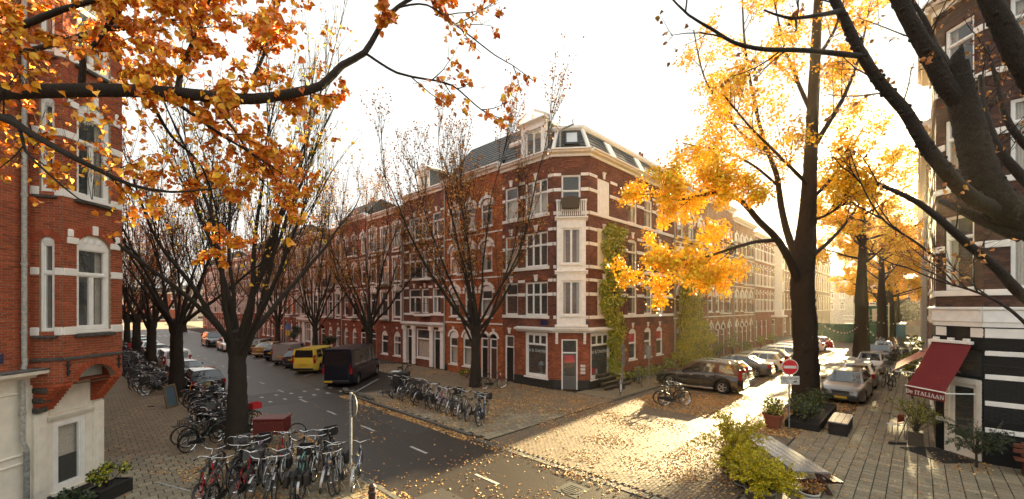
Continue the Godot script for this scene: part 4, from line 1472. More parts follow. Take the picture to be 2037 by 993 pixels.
# ---------------------------------------------------------------- the near left house with its brick bay
# bricks one by one on a wall piece; the ones that show largest are parts, the rest one mass
func brickwork(root: Node3D, t: Transform3D, x0: float, x1: float, y0: float, y1: float, ops: Array, kind: String, tone: Vector3, singles: int, mortar: String, mid: Vector2) -> void:
	var wl := MB.new()
	wall_into(wl, x0, x1, y0, y1, ops, 0.16)
	mi("wall", wl.mesh(), M[mortar], root, t)
	var unit := MB.new()
	var e := 0.006
	var p := [Vector3(0, 0, 0), Vector3(1, 0, 0), Vector3(1, 1, 0), Vector3(0, 1, 0)]
	var q := [Vector3(0.02, 0.06, 0.012), Vector3(0.98, 0.06, 0.012), Vector3(0.98, 0.94, 0.012), Vector3(0.02, 0.94, 0.012)]
	unit.quad(q[0], q[1], q[2], q[3])
	for k in 4:
		var j := (k + 1) % 4
		unit.quad(p[k], p[j], q[j], q[k])
	var um := unit.mesh()
	var mass := MB.new()
	mass.tint = true
	var list := []
	var bl := 0.21
	var bh := 0.052
	var pitch := 0.064
	var row := 0
	var y := y0
	while y + bh <= y1 + 0.001:
		var x := x0 - (0.11 if row % 2 == 1 else 0.0)
		while x < x1 - 0.02:
			var l := maxf(x, x0)
			var r := minf(x + bl, x1)
			var pieces := [[l, r]]
			for o in ops:
				var a: float = o[0]
				var b: float = o[1]
				var rise: float = o[4] if o.size() > 4 else 0.0
				var yc := y + bh * 0.5
				if rise > 0 and yc > o[3]:
					var half: float = (o[1] - o[0]) * 0.5
					var rr: float = (half * half + rise * rise) / (2.0 * rise)
					var dy: float = yc - (o[3] + rise - rr)
					if yc > o[3] + rise or absf(dy) >= rr:
						continue
					var hw := sqrt(rr * rr - dy * dy)
					a = (o[0] + o[1]) * 0.5 - hw
					b = (o[0] + o[1]) * 0.5 + hw
				elif y + bh <= o[2] + 0.01 or y >= o[3]:
					continue
				var nxt := []
				for s in pieces:
					if s[1] <= a or s[0] >= b:
						nxt.append(s)
					else:
						if a - s[0] > 0.03:
							nxt.append([s[0], a])
						if s[1] - b > 0.03:
							nxt.append([b, s[1]])
				pieces = nxt
			for s in pieces:
				if s[1] - s[0] > 0.03:
					list.append([Vector2((s[0] + s[1]) * 0.5, y).distance_to(mid), s[0], s[1], y])
			x += 0.222
		y += pitch
		row += 1
	list.sort_custom(func(a, b): return a[0] < b[0])
	for i in list.size():
		var b: Array = list[i]
		var tt := t * sized(b[1] + 0.002, b[3], R(-0.002, 0.002), b[2] - b[1] - 0.006, bh, R(0.7, 1.3))
		if i < singles:
			mi("brick", um, M["%s%d" % [kind, rng.randi() % 4]], root, tt)
		else:
			var k := R(0.7, 1.25)
			mass.col = Color(tone.x * k, tone.y * k * R(0.9, 1.12), tone.z * k)
			mass.join(unit, tt)
	var o := mi("bricks", mass.mesh(), M["brick_mass"], root)
	o.set_meta("kind", "stuff")

# an arch of bricks standing on end over an opening
func arch_ring(root: Node3D, t: Transform3D, x0: float, x1: float, y: float, rise: float, deep: float, kind: String) -> void:
	var n := int((x1 - x0) * 1.25 / 0.075)
	var a := arc(x0, x1, y, rise, n, 0.0)
	var b := arc(x0, x1, y, rise, n, deep)
	for k in n:
		var m := MB.new()
		var p := PackedVector2Array([a[k].lerp(a[k + 1], 0.07), a[k].lerp(a[k + 1], 0.93), b[k].lerp(b[k + 1], 0.93), b[k].lerp(b[k + 1], 0.07)])
		m.prism(p, -0.02, 0.018)
		mi("arch_brick", m.mesh(), M["%s%d" % [kind, rng.randi() % 4]], root, t)

func build_near_left_house() -> void:
	# the canted corner runs along our line of sight; (a, b) of its ends and of the bay on it
	var e1 := Vector2(0.37, 16.38)
	var dirv := Vector2(CA, SA)
	var outv := Vector2(SA, -CA)
	var e0 := e1 - dirv * 5.0
	var h := thing("brick_house", "red brick house with a white-trimmed bay over a cream wooden shopfront", "house", facing(e0.x, e0.y, e1.x, e1.y).translated(Vector3(0, 0.1, 0)))
	var I := Transform3D.IDENTITY
	var tone := Vector3(0.46, 0.092, 0.032)
	var top := 15.5
	# wall beside the bay, local x 0..5 towards the crossing's far corner; the bay takes 3.3..5
	brickwork(h, I, 1.6, 3.26, 3.42, 13.0, [], "brickred", tone, 90, "mortar", Vector2(3.0, 5.0))
	var rest := MB.new()
	wall_into(rest, 0, 1.6, 3.42, top, [])
	wall_into(rest, 1.6, 5.0, 13.0, top, [])
	mi("upper_wall", rest.mesh(), M["wall_red"], h)
	# the bay: a front and a canted side
	var pr := 0.56
	var bx := 3.46
	var tf := mv(bx, 0, pr)
	var fw := 5.0 - bx
	var side := Vector3(bx, 0, pr) - Vector3(3.26, 0, 0)
	var su := side.normalized()
	var ts := Transform3D(Basis(su, Vector3.UP, su.cross(Vector3.UP)), Vector3(3.26, 0, 0))
	var sl := side.length()
	var fl := [[4.3, 6.45], [7.68, 9.83], [11.06, 13.2]]
	var fo := []
	var so := []
	for f in fl:
		fo.append([0.32, 1.2, f[0], f[1], 0.3])
		so.append([0.17, 0.44, f[0], f[1], 0.14])
	# the arched underside of the bay cuts its lowest courses
	var fbot := fo.duplicate()
	fbot.append([0.35, 1.34, 2.95, 3.05, 0.34])
	brickwork(h, tf, 0, fw, 3.02, 13.6, fbot, "brickred", tone, 150, "mortar", Vector2(0.7, 5.0))
	brickwork(h, ts, 0, sl, 3.02, 13.6, so, "brickred", tone, 50, "mortar", Vector2(0.3, 5.0))
	var under := MB.new()
	under.quad(Vector3(3.26, 3.02, 0), Vector3(5, 3.02, 0), Vector3(5, 3.02, pr), Vector3(bx, 3.02, pr))
	under.quad(Vector3(5, 3.02, 0.0), Vector3(5, 13.6, 0.0), Vector3(5, 13.6, pr), Vector3(5, 3.02, pr))
	under.quad(Vector3(3.26, 13.6, 0), Vector3(bx, 13.6, pr), Vector3(5, 13.6, pr), Vector3(5, 13.6, 0))
	mi("bay_soffit", under.mesh(), M["brickred1"], h)
	arch_ring(h, tf, 0.35, 1.34, 3.05, 0.34, 0.14, "brickred")
	# stepped corbels carry the bay down to the wall
	for g in [[3.3, 3.72], [4.66, 5.0]]:
		for k in 9:
			var z := pr * (1.0 - k * 0.108)
			for j in 2:
				var xa: float = lerpf(g[0], g[1], j * 0.5) + 0.003
				block(h, "corbel_brick", "brickred%d" % (rng.randi() % 4), I, xa, 2.95 - k * 0.075, 0.0, xa + (g[1] - g[0]) * 0.5 - 0.008, 3.015 - k * 0.075, z, 0.005)
	for k in 3:
		block(h, "corbel_stone", "sill_stone", I, 3.28, 2.34 + k * 0.24, 0.0, 3.5, 2.46 + k * 0.24, 0.16 + k * 0.1)
	rail(h, "string_course", "sill_stone", tf, -0.02, fw, [[-0.02, 3.58], [0.05, 3.58], [0.05, 3.63], [-0.02, 3.68]])
	rail(h, "string_course", "sill_stone", ts, 0, sl, [[-0.02, 3.58], [0.05, 3.58], [0.05, 3.63], [-0.02, 3.68]])
	for x in [0.1, 1.42]:
		var an := MB.new()
		an.tube([Vector3(x, 3.56, 0.03), Vector3(x, 3.2, 0.03)], [0.022], 6)
		an.lathe([Vector2(0.05, -0.02), Vector2(0.05, 0.02)], 8, mv(x, 3.3, 0.03))
		an.lathe([Vector2(0.05, -0.02), Vector2(0.05, 0.02)], 8, mv(x, 3.46, 0.03))
		mi("wall_anchor", an.mesh(), M["iron"], h, tf)
	for f in fl:
		window(h, tf, 0.32, 1.2, f[0], f[1], 2, 0.66, {"rise": 0.3, "sill": false, "cur": 1, "fw": 0.09})
		window(h, ts, 0.17, 0.44, f[0], f[1], 1, 0.66, {"rise": 0.14, "sill": false, "cur": 1, "fw": 0.05})
		arch_ring(h, tf, 0.3, 1.22, f[1] + 0.005, 0.31, 0.2, "brickred")
		arch_ring(h, ts, 0.15, 0.46, f[1] + 0.005, 0.15, 0.16, "brickred")
		block(h, "keystone", "stone_white", tf, 0.7, f[1] + 0.3, 0.0, 0.83, f[1] + 0.54, 0.06)
		for x in [[0.08, 0.34], [1.18, 1.44]]:
			var c := block(h, "carved_console", "stone_white", tf, x[0], f[1] + 0.0, 0.0, x[1], f[1] + 0.16, 0.06)
			block(c, "console_scroll", "stone_white", I, x[0] + (0.0 if x[0] < 0.5 else 0.12), f[1] + 0.16, 0.0, x[0] + (0.14 if x[0] < 0.5 else 0.26), f[1] + 0.36, 0.07, 0.03)
		for s in [[tf, [[0.0, 0.315], [1.205, fw]]], [ts, [[0.0, 0.165], [0.445, sl]]]]:
			for q in s[1]:
				block(h, "stone_band", "stone_white", s[0], q[0], f[0] + 1.36, -0.02, q[1], f[0] + 1.54, 0.03)
				block(h, "stone_band", "stone_white", s[0], q[0], f[0] - 0.1, -0.02, q[1], f[0] + 0.1, 0.035)
		block(h, "window_apron", "stone_white", tf, 0.318, f[0] - 0.08, -0.04, 1.202, f[0] - 0.004, 0.04)
		block(h, "window_sill", "sill_stone", tf, 0.26, f[0] - 0.17, -0.02, 1.26, f[0] - 0.085, 0.12)
		block(h, "window_sill", "sill_stone", ts, 0.08, f[0] - 0.17, -0.02, 0.5, f[0] - 0.105, 0.1)
	# cream shopfront below, with panels, a window and the ledge over it
	var so2 := [[3.75, 4.55, 0.25, 2.0]]
	var sf := MB.new()
	wall_into(sf, 0, 5.0, 0.0, 3.42, so2, 0.1)
	mi("shopfront", sf.mesh(), M["cream"], h)
	window(h, mv(0, 0, 0.04), 3.75, 4.55, 0.25, 2.0, 1, 0.0, {"sill": true, "cur": 3, "sill_mat": "cream", "fw": 0.12})
	for x in [0.3, 1.4, 3.28, 4.72]:
		block(h, "pilaster", "cream", I, x, 0.02, -0.02, x + 0.28, 2.3, 0.07)
		block(h, "pilaster_panel", "cream", I, x + 0.07, 0.4, 0.06, x + 0.21, 2.0, 0.085)
	for p in [[1.75, 3.2, 0.3, 1.25], [1.75, 3.2, 1.4, 2.9], [3.65, 4.65, 2.2, 2.9], [0.65, 1.35, 0.3, 2.9]]:
		for r in [[p[0], p[2], p[1], p[2] + 0.05], [p[0], p[3] - 0.05, p[1], p[3]]]:
			block(h, "panel_mould", "cream", I, r[0], r[1], -0.01, r[2], r[3], 0.035)
		for x in [p[0], p[1] - 0.05]:
			block(h, "panel_mould", "cream", I, x, p[2] + 0.052, -0.01, x + 0.05, p[3] - 0.052, 0.035)
	rail(h, "shop_ledge", "cream", I, 0, 3.36, [[-0.02, 3.2], [0.1, 3.2], [0.14, 3.28], [0.34, 3.3], [0.36, 3.38], [-0.02, 3.4]])
	block(h, "ledge_lead", "lead", I, 0, 3.402, -0.02, 3.36, 3.43, 0.37, 0.006)
	rail(h, "lintel_mould", "cream", I, 3.6, 4.72, [[-0.02, 2.06], [0.06, 2.06], [0.1, 2.14], [-0.02, 2.16]])
	block(h, "plinth", "sill_stone", I, 0, -0.02, -0.02, 5.0, 0.2, 0.05)
	# rain pipe down the wall, bending over the ledge
	var m := MB.new()
	m.tube([Vector3(3.05, 13, 0.1), Vector3(3.05, 3.75, 0.1), Vector3(3.03, 3.6, 0.14), Vector3(3.0, 3.44, 0.14)], [0.05], 10)
	m.tube([Vector3(3.02, 3.2, 0.1), Vector3(3.02, 1.75, 0.1), Vector3(3.1, 1.55, 0.1), Vector3(3.1, 1.5, 0.1)], [0.045], 10)
	for y in [4.3, 5.9, 7.5, 9.1, 2.4]:
		m.lathe([Vector2(0.06, -0.03), Vector2(0.06, 0.03)], 10, mv(3.05 if y > 3 else 3.02, y, 0.1))
	mi("downpipe", m.mesh(), M["pipe_white"], h)
	var zp := MB.new()
	zp.tube([Vector3(3.1, 1.5, 0.1), Vector3(3.1, 0.0, 0.1)], [0.052], 10)
	mi("downpipe", zp.mesh(), M["zinc"], h)
	block(h, "house_number", "sign_blue", I, 2.5, 3.62, 0.0, 2.72, 3.84, 0.03, 0.004)
	# the sides that turn away
	var inv := h.transform.affine_inverse()
	var A := inv * V(e1.x, 0.1, e1.y)
	var B := inv * V(e1.x, 0.1, 150)
	var C := inv * V(e0.x - 9, 0.1, 150)
	var D := inv * V(e0.x - 9, 0.1, e0.y)
	var E := inv * V(e0.x, 0.1, e0.y)
	var sd := MB.new()
	var up := Vector3.UP * top
	for q in [[A, B], [B, C], [C, D], [D, E]]:
		sd.quad(q[0], q[1], q[1] + up, q[0] + up)
	sd.quad(A + up, B + up, C + up, D + up)
	sd.tri(A + up, D + up, E + up)
	mi("side_wall", sd.mesh(), M["wall_red"], h)
	cornice(h, I, 0, 5.0, top - 0.4)
	var fm := MB.new()
	for y in [0.0, 3.9, 7.3, 10.6]:
		fm.box(2.0, y, -3.0, 4.9, y + 0.1, -0.3)
	fm.box(2.0, 0, -3.1, 4.9, 14, -3.0)
	mi("storey_floor", fm.mesh(), M["inside"], h)

# ---------------------------------------------------------------- the café on the right-hand corner
func build_cafe_house() -> void:
	var p0 := Vector2(20.9, -0.46)
	var p1 := Vector2(19.86, -1.5)
	var h := thing("cafe_house", "café house with black and white striped ground floor and cut-off corner door", "house", facing(p0.x, p0.y, p1.x, p1.y).translated(Vector3(0, 0.05, 0)))
	var inv := h.transform.affine_inverse()
	var I := Transform3D.IDENTITY
	var tw := inv * facing(p1.x, p1.y, p1.x, -9.5).translated(Vector3(0, 0.05, 0))
	var tb := inv * facing(27.5, -0.46, p0.x, p0.y).translated(Vector3(0, 0.05, 0))
	var wd := 1.471
	var tone := Vector3(0.008, 0.008, 0.0075)
	var gy := 4.3
	var front := [[0.3, 1.42, 0.0, 2.62], [0.3, 1.42, 2.72, 3.55]]
	brickwork(h, I, 0, wd, 0, gy, front, "brickdark", tone, 60, "mortar_dark", Vector2(0.1, 2.0))
	var win := [[1.0, 3.4, 0.75, 3.9], [4.4, 6.8, 0.75, 3.9]]
	brickwork(h, tw, 0, 8.0, 0, gy, win, "brickdark", tone, 100, "mortar_dark", Vector2(0.4, 2.0))
	var sb := MB.new()
	wall_into(sb, 0, 6.6, 0, gy, [[1.0, 3.4, 0.75, 3.7]], 0.14)
	mi("wall", sb.mesh(), M["brickdark0"], h, tb)
	window(h, tb, 1.0, 3.4, 0.75, 3.7, 2, 0.7, {"up": 2, "cur": 0})
	# white stripes
	for y in [0.98, 1.82, 2.66, 3.4]:
		block(h, "stone_band", "stone_white", tw, 0.02, y, -0.02, 0.98, y + 0.16, 0.02)
		block(h, "stone_band", "stone_white", tb, 3.5, y, -0.02, 6.58, y + 0.16, 0.02)
		block(h, "stone_band", "stone_white", I, 0.01, y, -0.02, 0.28, y + 0.16, 0.02)
	for s in [[I, 0.01, 0.36], [tw, 0.02, 0.98], [I, 1.1, wd - 0.01]]:
		block(h, "stone_block", "stone_white", s[0], s[1], 3.96, -0.02, s[2], 4.26, 0.025)
	for g in [[tb, 0.0, 6.62], [I, -0.02, wd + 0.02], [tw, -0.02, 8.0]]:
		rail(h, "shop_fascia", "paint_white", g[0], g[1], g[2], [[-0.02, gy], [0.06, gy], [0.07, gy + 0.14], [0.1, gy + 0.16], [0.1, gy + 0.52], [0.16, gy + 0.56], [0.16, gy + 0.62], [-0.02, gy + 0.64]])
	# door with fanlight and number
	var dr := MB.new()
	for x in [0.3, 1.28]:
		dr.box(x, 0, -0.1, x + 0.14, 2.6, 0.02)
	dr.box(0.44, 2.42, -0.1, 1.28, 2.6, 0.03)
	dr.box(0.44, 0, -0.08, 1.28, 0.62, -0.03)
	dr.box(0.44, 0.62, -0.08, 0.56, 2.42, -0.03)
	dr.box(1.16, 0.62, -0.08, 1.28, 2.42, -0.03)
	dr.box(0.56, 2.3, -0.08, 1.16, 2.42, -0.03)
	var d := mi("door", dr.mesh(), M["cream"], h)
	mi("pane", unit_quad(), M["glass"], d, sized(0.56, 0.62, -0.06, 0.6, 1.68, 1))
	mi("transom_pane", unit_quad(), M["glass"], d, sized(0.3, 2.72, -0.08, 1.12, 0.83, 1))
	var hd := MB.new()
	hd.tube([Vector3(0.5, 0.95, -0.02), Vector3(0.5, 0.95, 0.08), Vector3(0.44, 1.02, 0.12)], [0.018], 6)
	mi("handle", hd.mesh(), M["wood_dark"], d)
	lettering(d, "23", 0.2, "wood_pale", mv(1.0, 2.98, -0.07), "house_number")
	block(h, "threshold", "sill_stone", I, 0.28, -0.03, -0.1, 1.45, 0.02, 0.12)
	# shop window with maroon frame
	for s in win:
		var w := window(h, tw, s[0], s[1], s[2], s[3], 1, 0.72, {"up": 3, "cur": 0, "fw": 0.14})
		var mr := MB.new()
		mr.box(0.14, 0.14, -0.14, 0.2, 2.2, -0.04)
		mr.box(0.2, 0.14, -0.14, 2.2, 0.22, -0.04)
		mi("inner_frame", mr.mesh(), M["maroon"], w)
		block(w, "window_notice", "paper", I, 0.3, 0.6, -0.13, 0.6, 1.0, -0.12, 0.002)
		block(w, "window_notice", "awning_pink", I, 0.32, 1.1, -0.13, 0.56, 1.5, -0.12, 0.002)
	# upper floors
	var ut := MB.new()
	var u := inv
	var f2 := [[5.5, 8.0], [9.0, 11.3], [12.4, 14.4]]
	var top := 15.4
	for g in [[tb, 6.6, [1.2, 2.6]], [I, wd, [0.3, 1.2]], [tw, 8.0, [0.55, 1.9]]]:
		var ops := []
		for f in f2:
			ops.append([g[2][0], g[2][1], f[0], f[1]])
			if g[1] > 2:
				ops.append([g[2][0] + 3.0, g[2][1] + 3.0, f[0], f[1]])
		var m := MB.new()
		wall_into(m, 0, g[1], gy, top, ops)
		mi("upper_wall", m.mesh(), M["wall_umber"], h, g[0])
		for o in ops:
			window(h, g[0], o[0], o[1], o[2], o[3], 2 if o[1] - o[0] > 1 else 1, 0.7, {"sill": false, "cur": 1})
		for f in f2:
			block(h, "sill_band", "stone_white", g[0], 0.01, f[0] - 0.2, -0.02, g[1] - 0.01, f[0] - 0.01, 0.06)
			band(h, g[0], f[0] + 1.3, 0.22, between(0.02, g[1] - 0.02, ops.filter(func(o): return o[2] == f[0])))
		cornice(h, g[0], -0.05, g[1] + 0.05, top - 0.3, 0.45, 0.45, "stone_white")
	# mansard with a white dormer towards the crossing
	var lo := [tb * Vector3(0, top + 0.1, 0), tb * Vector3(6.6, top + 0.1, 0), I * Vector3(wd, top + 0.1, 0), tw * Vector3(8, top + 0.1, 0)]
	var hi := [tb * Vector3(0, top + 3.2, -1.3), tb * Vector3(6.2, top + 3.2, -1.3), I * Vector3(wd - 0.1, top + 3.2, -1.5), tw * Vector3(8, top + 3.2, -1.3)]
	for k in 3:
		tiles(h, lo[k], lo[k + 1], hi[k], hi[k + 1])
	var flat := MB.new()
	flat.quad(hi[0], hi[1], hi[2], hi[3])
	mi("roof", flat.mesh(), M["roof_felt"], h)
	for q in [tw * mv(1.6, top + 0.15, 0.02), tb * mv(3.6, top + 0.15, 0.02)]:
		block(h, "dormer", "paint_white", q, -0.9, 0, -1.4, 0.9, 2.2, 0)
		var w := window(h, q * mv(0, 0, 0.14), -0.6, 0.6, 0.15, 1.8, 2, 0.0, {"cur": 0})
		w.set_meta("label", "dormer window")
	var sd := MB.new()
	var A := inv * V(27.5, 0.05, -0.46)
	var B := inv * V(27.5, 0.05, -9.5)
	var C := inv * V(19.86, 0.05, -9.5)
	for q in [[A, B], [B, C]]:
		sd.quad(q[1], q[0], q[0] + Vector3.UP * top, q[1] + Vector3.UP * top)
	mi("side_wall", sd.mesh(), M["wall_brown"], h)
	var fm := MB.new()
	for y in [0.0, 4.4, 8.3, 11.8, 15.3]:
		fm.tri(A + Vector3.UP * y, inv * V(20.9, 0.05, -0.6) + Vector3.UP * y, B + Vector3.UP * y)
		fm.tri(B + Vector3.UP * y, inv * V(20.9, 0.05, -0.6) + Vector3.UP * y, C + Vector3.UP * y)
		fm.tri(C + Vector3.UP * y, inv * V(20.9, 0.05, -0.6) + Vector3.UP * y, inv * V(20.0, 0.05, -1.6) + Vector3.UP * y)
	mi("storey_floor", fm.mesh(), M["inside"], h)
	# thin cable along the stripes
	var cb := MB.new()
	cb.tube([Vector3(0.0, 3.12, 0.03), Vector3(0.5, 3.1, 0.04), Vector3(0.98, 3.06, 0.03)], [0.008], 4)
	mi("cable", cb.mesh(), M["iron"], h, tw)
	# the folded-out awning over the door
	var aw := thing("awning", "dark red fabric awning over the café corner door", "awning", h.transform)
	var a := Vector3(-0.02, 3.72, 0.12)
	var b := Vector3(1.25, 3.72, 0.12)
	var c := Vector3(1.25, 2.18, 1.02)
	var e := Vector3(-0.02, 2.18, 1.02)
	var cl := MB.new()
	var rows := []
	for i in 9:
		var row := PackedVector3Array()
		for j in 9:
			var q := e.lerp(c, j / 8.0).lerp(a.lerp(b, j / 8.0), i / 8.0)
			q.y -= 0.04 * sin(PI * i / 8.0) * (0.6 + 0.4 * cos(j * 1.57))
			row.append(q)
		rows.append(row)
	cl.sheet(rows)
	mi("canopy", cl.mesh(), M["awning_red"], aw)
	block(aw, "valance", "awning_red", I, -0.02, 1.87, 1.01, 1.25, 2.16, 1.022, 0.002)
	lettering(aw, "De ITALIAAN", 0.19, "sign_white", mv(0.6, 2.0, 1.028), "lettering", true)
	var fr := MB.new()
	fr.tube([Vector3(-0.06, 2.18, 1.03), Vector3(1.29, 2.18, 1.03)], [0.022], 6)
	fr.tube([c + Vector3(0, -0.03, -0.02), Vector3(1.3, 2.15, 0.55), Vector3(1.28, 2.14, 0.06)], [0.018], 6)
	fr.tube([e + Vector3(0, -0.03, -0.02), Vector3(0.05, 2.15, 0.55), Vector3(0.05, 2.14, 0.06)], [0.018], 6)
	mi("frame", fr.mesh(), M["paint_white"], aw)
	block(aw, "cassette", "paint_white", I, -0.06, 3.72, 0.04, 1.24, 3.82, 0.18)
	for x in [0.1, 0.58, 1.06]:
		block(aw, "bracket", "stone_white", I, x - 0.07, 3.822, 0.025, x + 0.07, 3.9, 0.16)
	# pale pink awning farther along the street side
	var t2 := h.transform * tb
	var ap := thing("awning", "small pale pink awning on the street side of the café", "awning", t2)
	var pk := MB.new()
	pk.quad(Vector3(3.0, 2.55, 1.1), Vector3(6.0, 2.55, 1.1), Vector3(6.0, 3.3, 0.1), Vector3(3.0, 3.3, 0.1))
	pk.quad(Vector3(3.0, 2.4, 1.1), Vector3(6.0, 2.4, 1.1), Vector3(6.0, 2.55, 1.1), Vector3(3.0, 2.55, 1.1))
	mi("canopy", pk.mesh(), M["awning_pink"], ap)
	block(ap, "cassette", "paint_white", I, 2.95, 3.3, 0.02, 6.05, 3.6, 0.16)
	var pf := MB.new()
	pf.tube([Vector3(6.0, 2.5, 1.08), Vector3(6.0, 2.5, 0.02)], [0.02], 6)
	pf.tube([Vector3(3.0, 2.5, 1.08), Vector3(3.0, 2.5, 0.02)], [0.02], 6)
	mi("frame", pf.mesh(), M["paint_white"], ap)

# ---------------------------------------------------------------- trees
func leaf_mesh(fine: bool) -> ArrayMesh:
	var m := MB.new()
	var w := [0.0, 0.36, 0.45, 0.4, 0.27, 0.1, 0.0] if fine else [0.0, 0.42, 0.0]
	var n := w.size()
	for k in n - 1:
		var x0 := float(k) / (n - 1)
		var x1 := float(k + 1) / (n - 1)
		var y0 := -0.34 * x0 * x0 * x0
		var y1 := -0.34 * x1 * x1 * x1
		for s in [-1.0, 1.0]:
			var a := Vector3(x0, y0, 0)
			var b := Vector3(x1, y1, 0)
			var c := Vector3(x1, y1 + w[k + 1] * 0.3, w[k + 1] * s)
			var d := Vector3(x0, y0 + w[k] * 0.3, w[k] * s)
			if w[k] == 0.0:
				if s > 0:
					m.tri(a, c, b)
				else:
					m.tri(a, b, c)
			elif w[k + 1] == 0.0:
				if s > 0:
					m.tri(a, d, b)
				else:
					m.tri(a, b, d)
			elif s > 0:
				m.quad(a, d, c, b)
			else:
				m.quad(a, b, c, d)
	if fine:
		m.quad(Vector3(-0.4, 0.1, 0.012), Vector3(0, 0, 0.012), Vector3(0, 0, -0.012), Vector3(-0.4, 0.1, -0.012))
	return m.mesh()

func sphere_dir() -> Vector3:
	var z := R(-1, 1)
	var t := R(0, TAU)
	var s := sqrt(1 - z * z)
	return Vector3(s * cos(t), z, s * sin(t))

# a wandering branch
func wander(p: Vector3, dir: Vector3, length: float, n: int, bend: float, lift: float) -> Array:
	var pts := [p]
	var d := dir.normalized()
	for k in n:
		d = (d + sphere_dir() * bend + Vector3.UP * lift).normalized()
		p += d * length / n
		pts.append(p)
	return pts

func taper(r0: float, r1: float, n: int) -> Array:
	var out := []
	for k in n:
		out.append(lerpf(r0, r1, float(k) / maxf(1, n - 1)))
	return out

func along(pts: Array, f: float) -> Vector3:
	var x := clampf(f, 0, 1) * (pts.size() - 1)
	var k := mini(int(x), pts.size() - 2)
	return pts[k].lerp(pts[k + 1], x - k)

func dir_along(pts: Array, f: float) -> Vector3:
	var k := mini(int(clampf(f, 0, 1) * (pts.size() - 1)), pts.size() - 2)
	return (pts[k + 1] - pts[k]).normalized()

# branches off a branch, down to twigs; leaf spots are collected in spots
func sprout(m: MB, pts: Array, r: float, level: int, o: Dictionary, spots: Array) -> void:
	var cnt: Array = o["count"]
	if level >= cnt.size():
		return
	var len_: Array = o["len"][level]
	for k in cnt[level]:
		var f := R(o.get("from", 0.25) if level == 0 else 0.15, 1.0)
		var p := along(pts, f)
		var d := dir_along(pts, f)
		var side := sphere_dir()
		side = (side - d * side.dot(d)).normalized()
		var dd: Vector3 = (d + side * o["spread"][level] + Vector3.UP * o.get("up", 0.2)).normalized()
		var l := R(len_[0], len_[1]) * (1.15 - 0.4 * f)
		var n := 4 if level == 0 else 3
		var q := wander(p, dd, l, n, o.get("bend", 0.12), o.get("lift", 0.04))
		var r1: float = o["rad"][level]
		m.tube(q, taper(r1, r1 * 0.35, n + 1), 5 if level == 0 else (4 if level == 1 else 3), false)
		if level >= o.get("leafy", 1):
			spots.append(q)
		sprout(m, q, r1, level + 1, o, spots)

func leaves_on(spots: Array, n: int, size: Array, cols: Array, droop := 0.5, loose := 0.06) -> Array:
	var xf := []
	var cc := []
	for k in n:
		var q: Array = spots[rng.randi() % spots.size()]
		var f := pow(rng.randf(), 0.7)
		var p := along(q, f) + sphere_dir() * loose * rng.randf()
		var out := sphere_dir()
		out.y = out.y * 0.6 - droop
		out = out.normalized()
		var sd := out.cross(sphere_dir()).normalized()
		var s := R(size[0], size[1])
		xf.append(Transform3D(Basis(out, sd.cross(out).normalized(), sd).scaled(Vector3.ONE * s), p))
		var c: Color = cols[rng.randi() % cols.size()]
		var j := R(0.75, 1.2)
		cc.append(Color(c.r * j, c.g * j * R(0.85, 1.12), c.b * j))
	return [xf, cc]

func root_flare(h: float, r: float, lean := Vector3.ZERO, knots := true) -> Array:
	var pts := []
	var rad := []
	for k in 9:
		var f := k / 8.0
		pts.append(Vector3(0, -0.1 + (h + 0.1) * f, 0) + lean * f * f + (Vector3(R(-1, 1), 0, R(-1, 1)) * r * 0.06 if knots else Vector3.ZERO))
		rad.append(r * (1.0 + 0.45 * pow(1 - f, 6.0)) * (1 - 0.2 * f) * R(0.95, 1.06))
	return [pts, rad]

# upward-fanning street tree, almost bare
func vase_tree(seed_: int, trunk_h: float, r: float, limbs: int, reach: float, dense: Array, leaves: int, lcols: Array, lsize: Array) -> Node3D:
	rng.seed = seed_
	var t := thing("street_tree", "tree", "tree")
	var m := MB.new()
	var tr := root_flare(trunk_h, r)
	m.bark(tr[0], tr[1], 26, 0.09, 0.16, seed_)
	var head: Vector3 = tr[0][8]
	# swollen head where the limbs part
	m.lathe([Vector2(r * 0.72, -0.7), Vector2(r * 1.05, -0.3), Vector2(r * 1.12, 0.0), Vector2(r * 0.8, 0.3), Vector2(0, 0.42)], 10, Transform3D(Basis.IDENTITY, head))
	var tw := MB.new()
	var spots := []
	for k in limbs:
		var az := TAU * k / limbs + R(-0.25, 0.25)
		var out: float = [0.95, 0.5, 0.25][k % 3] * R(0.85, 1.15)
		var d := Vector3(cos(az) * out, 1, sin(az) * out).normalized()
		var p := head + Vector3(cos(az), 0, sin(az)) * r * 0.5 + Vector3.UP * R(-0.5, 0.1)
		if k % 4 == 1:
			p.y -= R(0.2, 0.8)
		var pts := wander(p, d, reach * R(0.75, 1.12), 9, 0.14, 0.06)
		m.bark(pts, taper(r * R(0.24, 0.36), r * 0.05, 10), 9, 0.25, 0.14, seed_ + k)
		sprout(tw, pts, r * 0.2, 0, {"count": dense, "len": [[2.2, 4.2], [1.0, 2.0], [0.5, 1.1]], "spread": [0.42, 0.5, 0.6], "rad": [0.02, 0.009, 0.004], "up": 0.42, "lift": 0.08, "bend": 0.06, "from": 0.15}, spots)
	mi("trunk", m.mesh(), M["bark"], t)
	mi("branches", tw.mesh(), M["bark"], t).set_meta("kind", "stuff")
	if leaves > 0:
		var lv := leaves_on(spots, leaves, lsize, lcols)
		scatter("foliage", leaf_mesh(false), M["leaf"], lv[0], lv[1], t)
	return t

func place_tree(t: Node3D, a: float, b: float, y: float, turn: float, s: float, label: String, group: String, again: bool) -> Node3D:
	var xf := Transform3D(Basis(Vector3.UP, turn).scaled(Vector3(s, s, s)), V(a, y, b))
	var o := t
	if again:
		o = dup(t, xf)
	else:
		o.transform = xf
	tag(o, label, "tree", group)
	return o

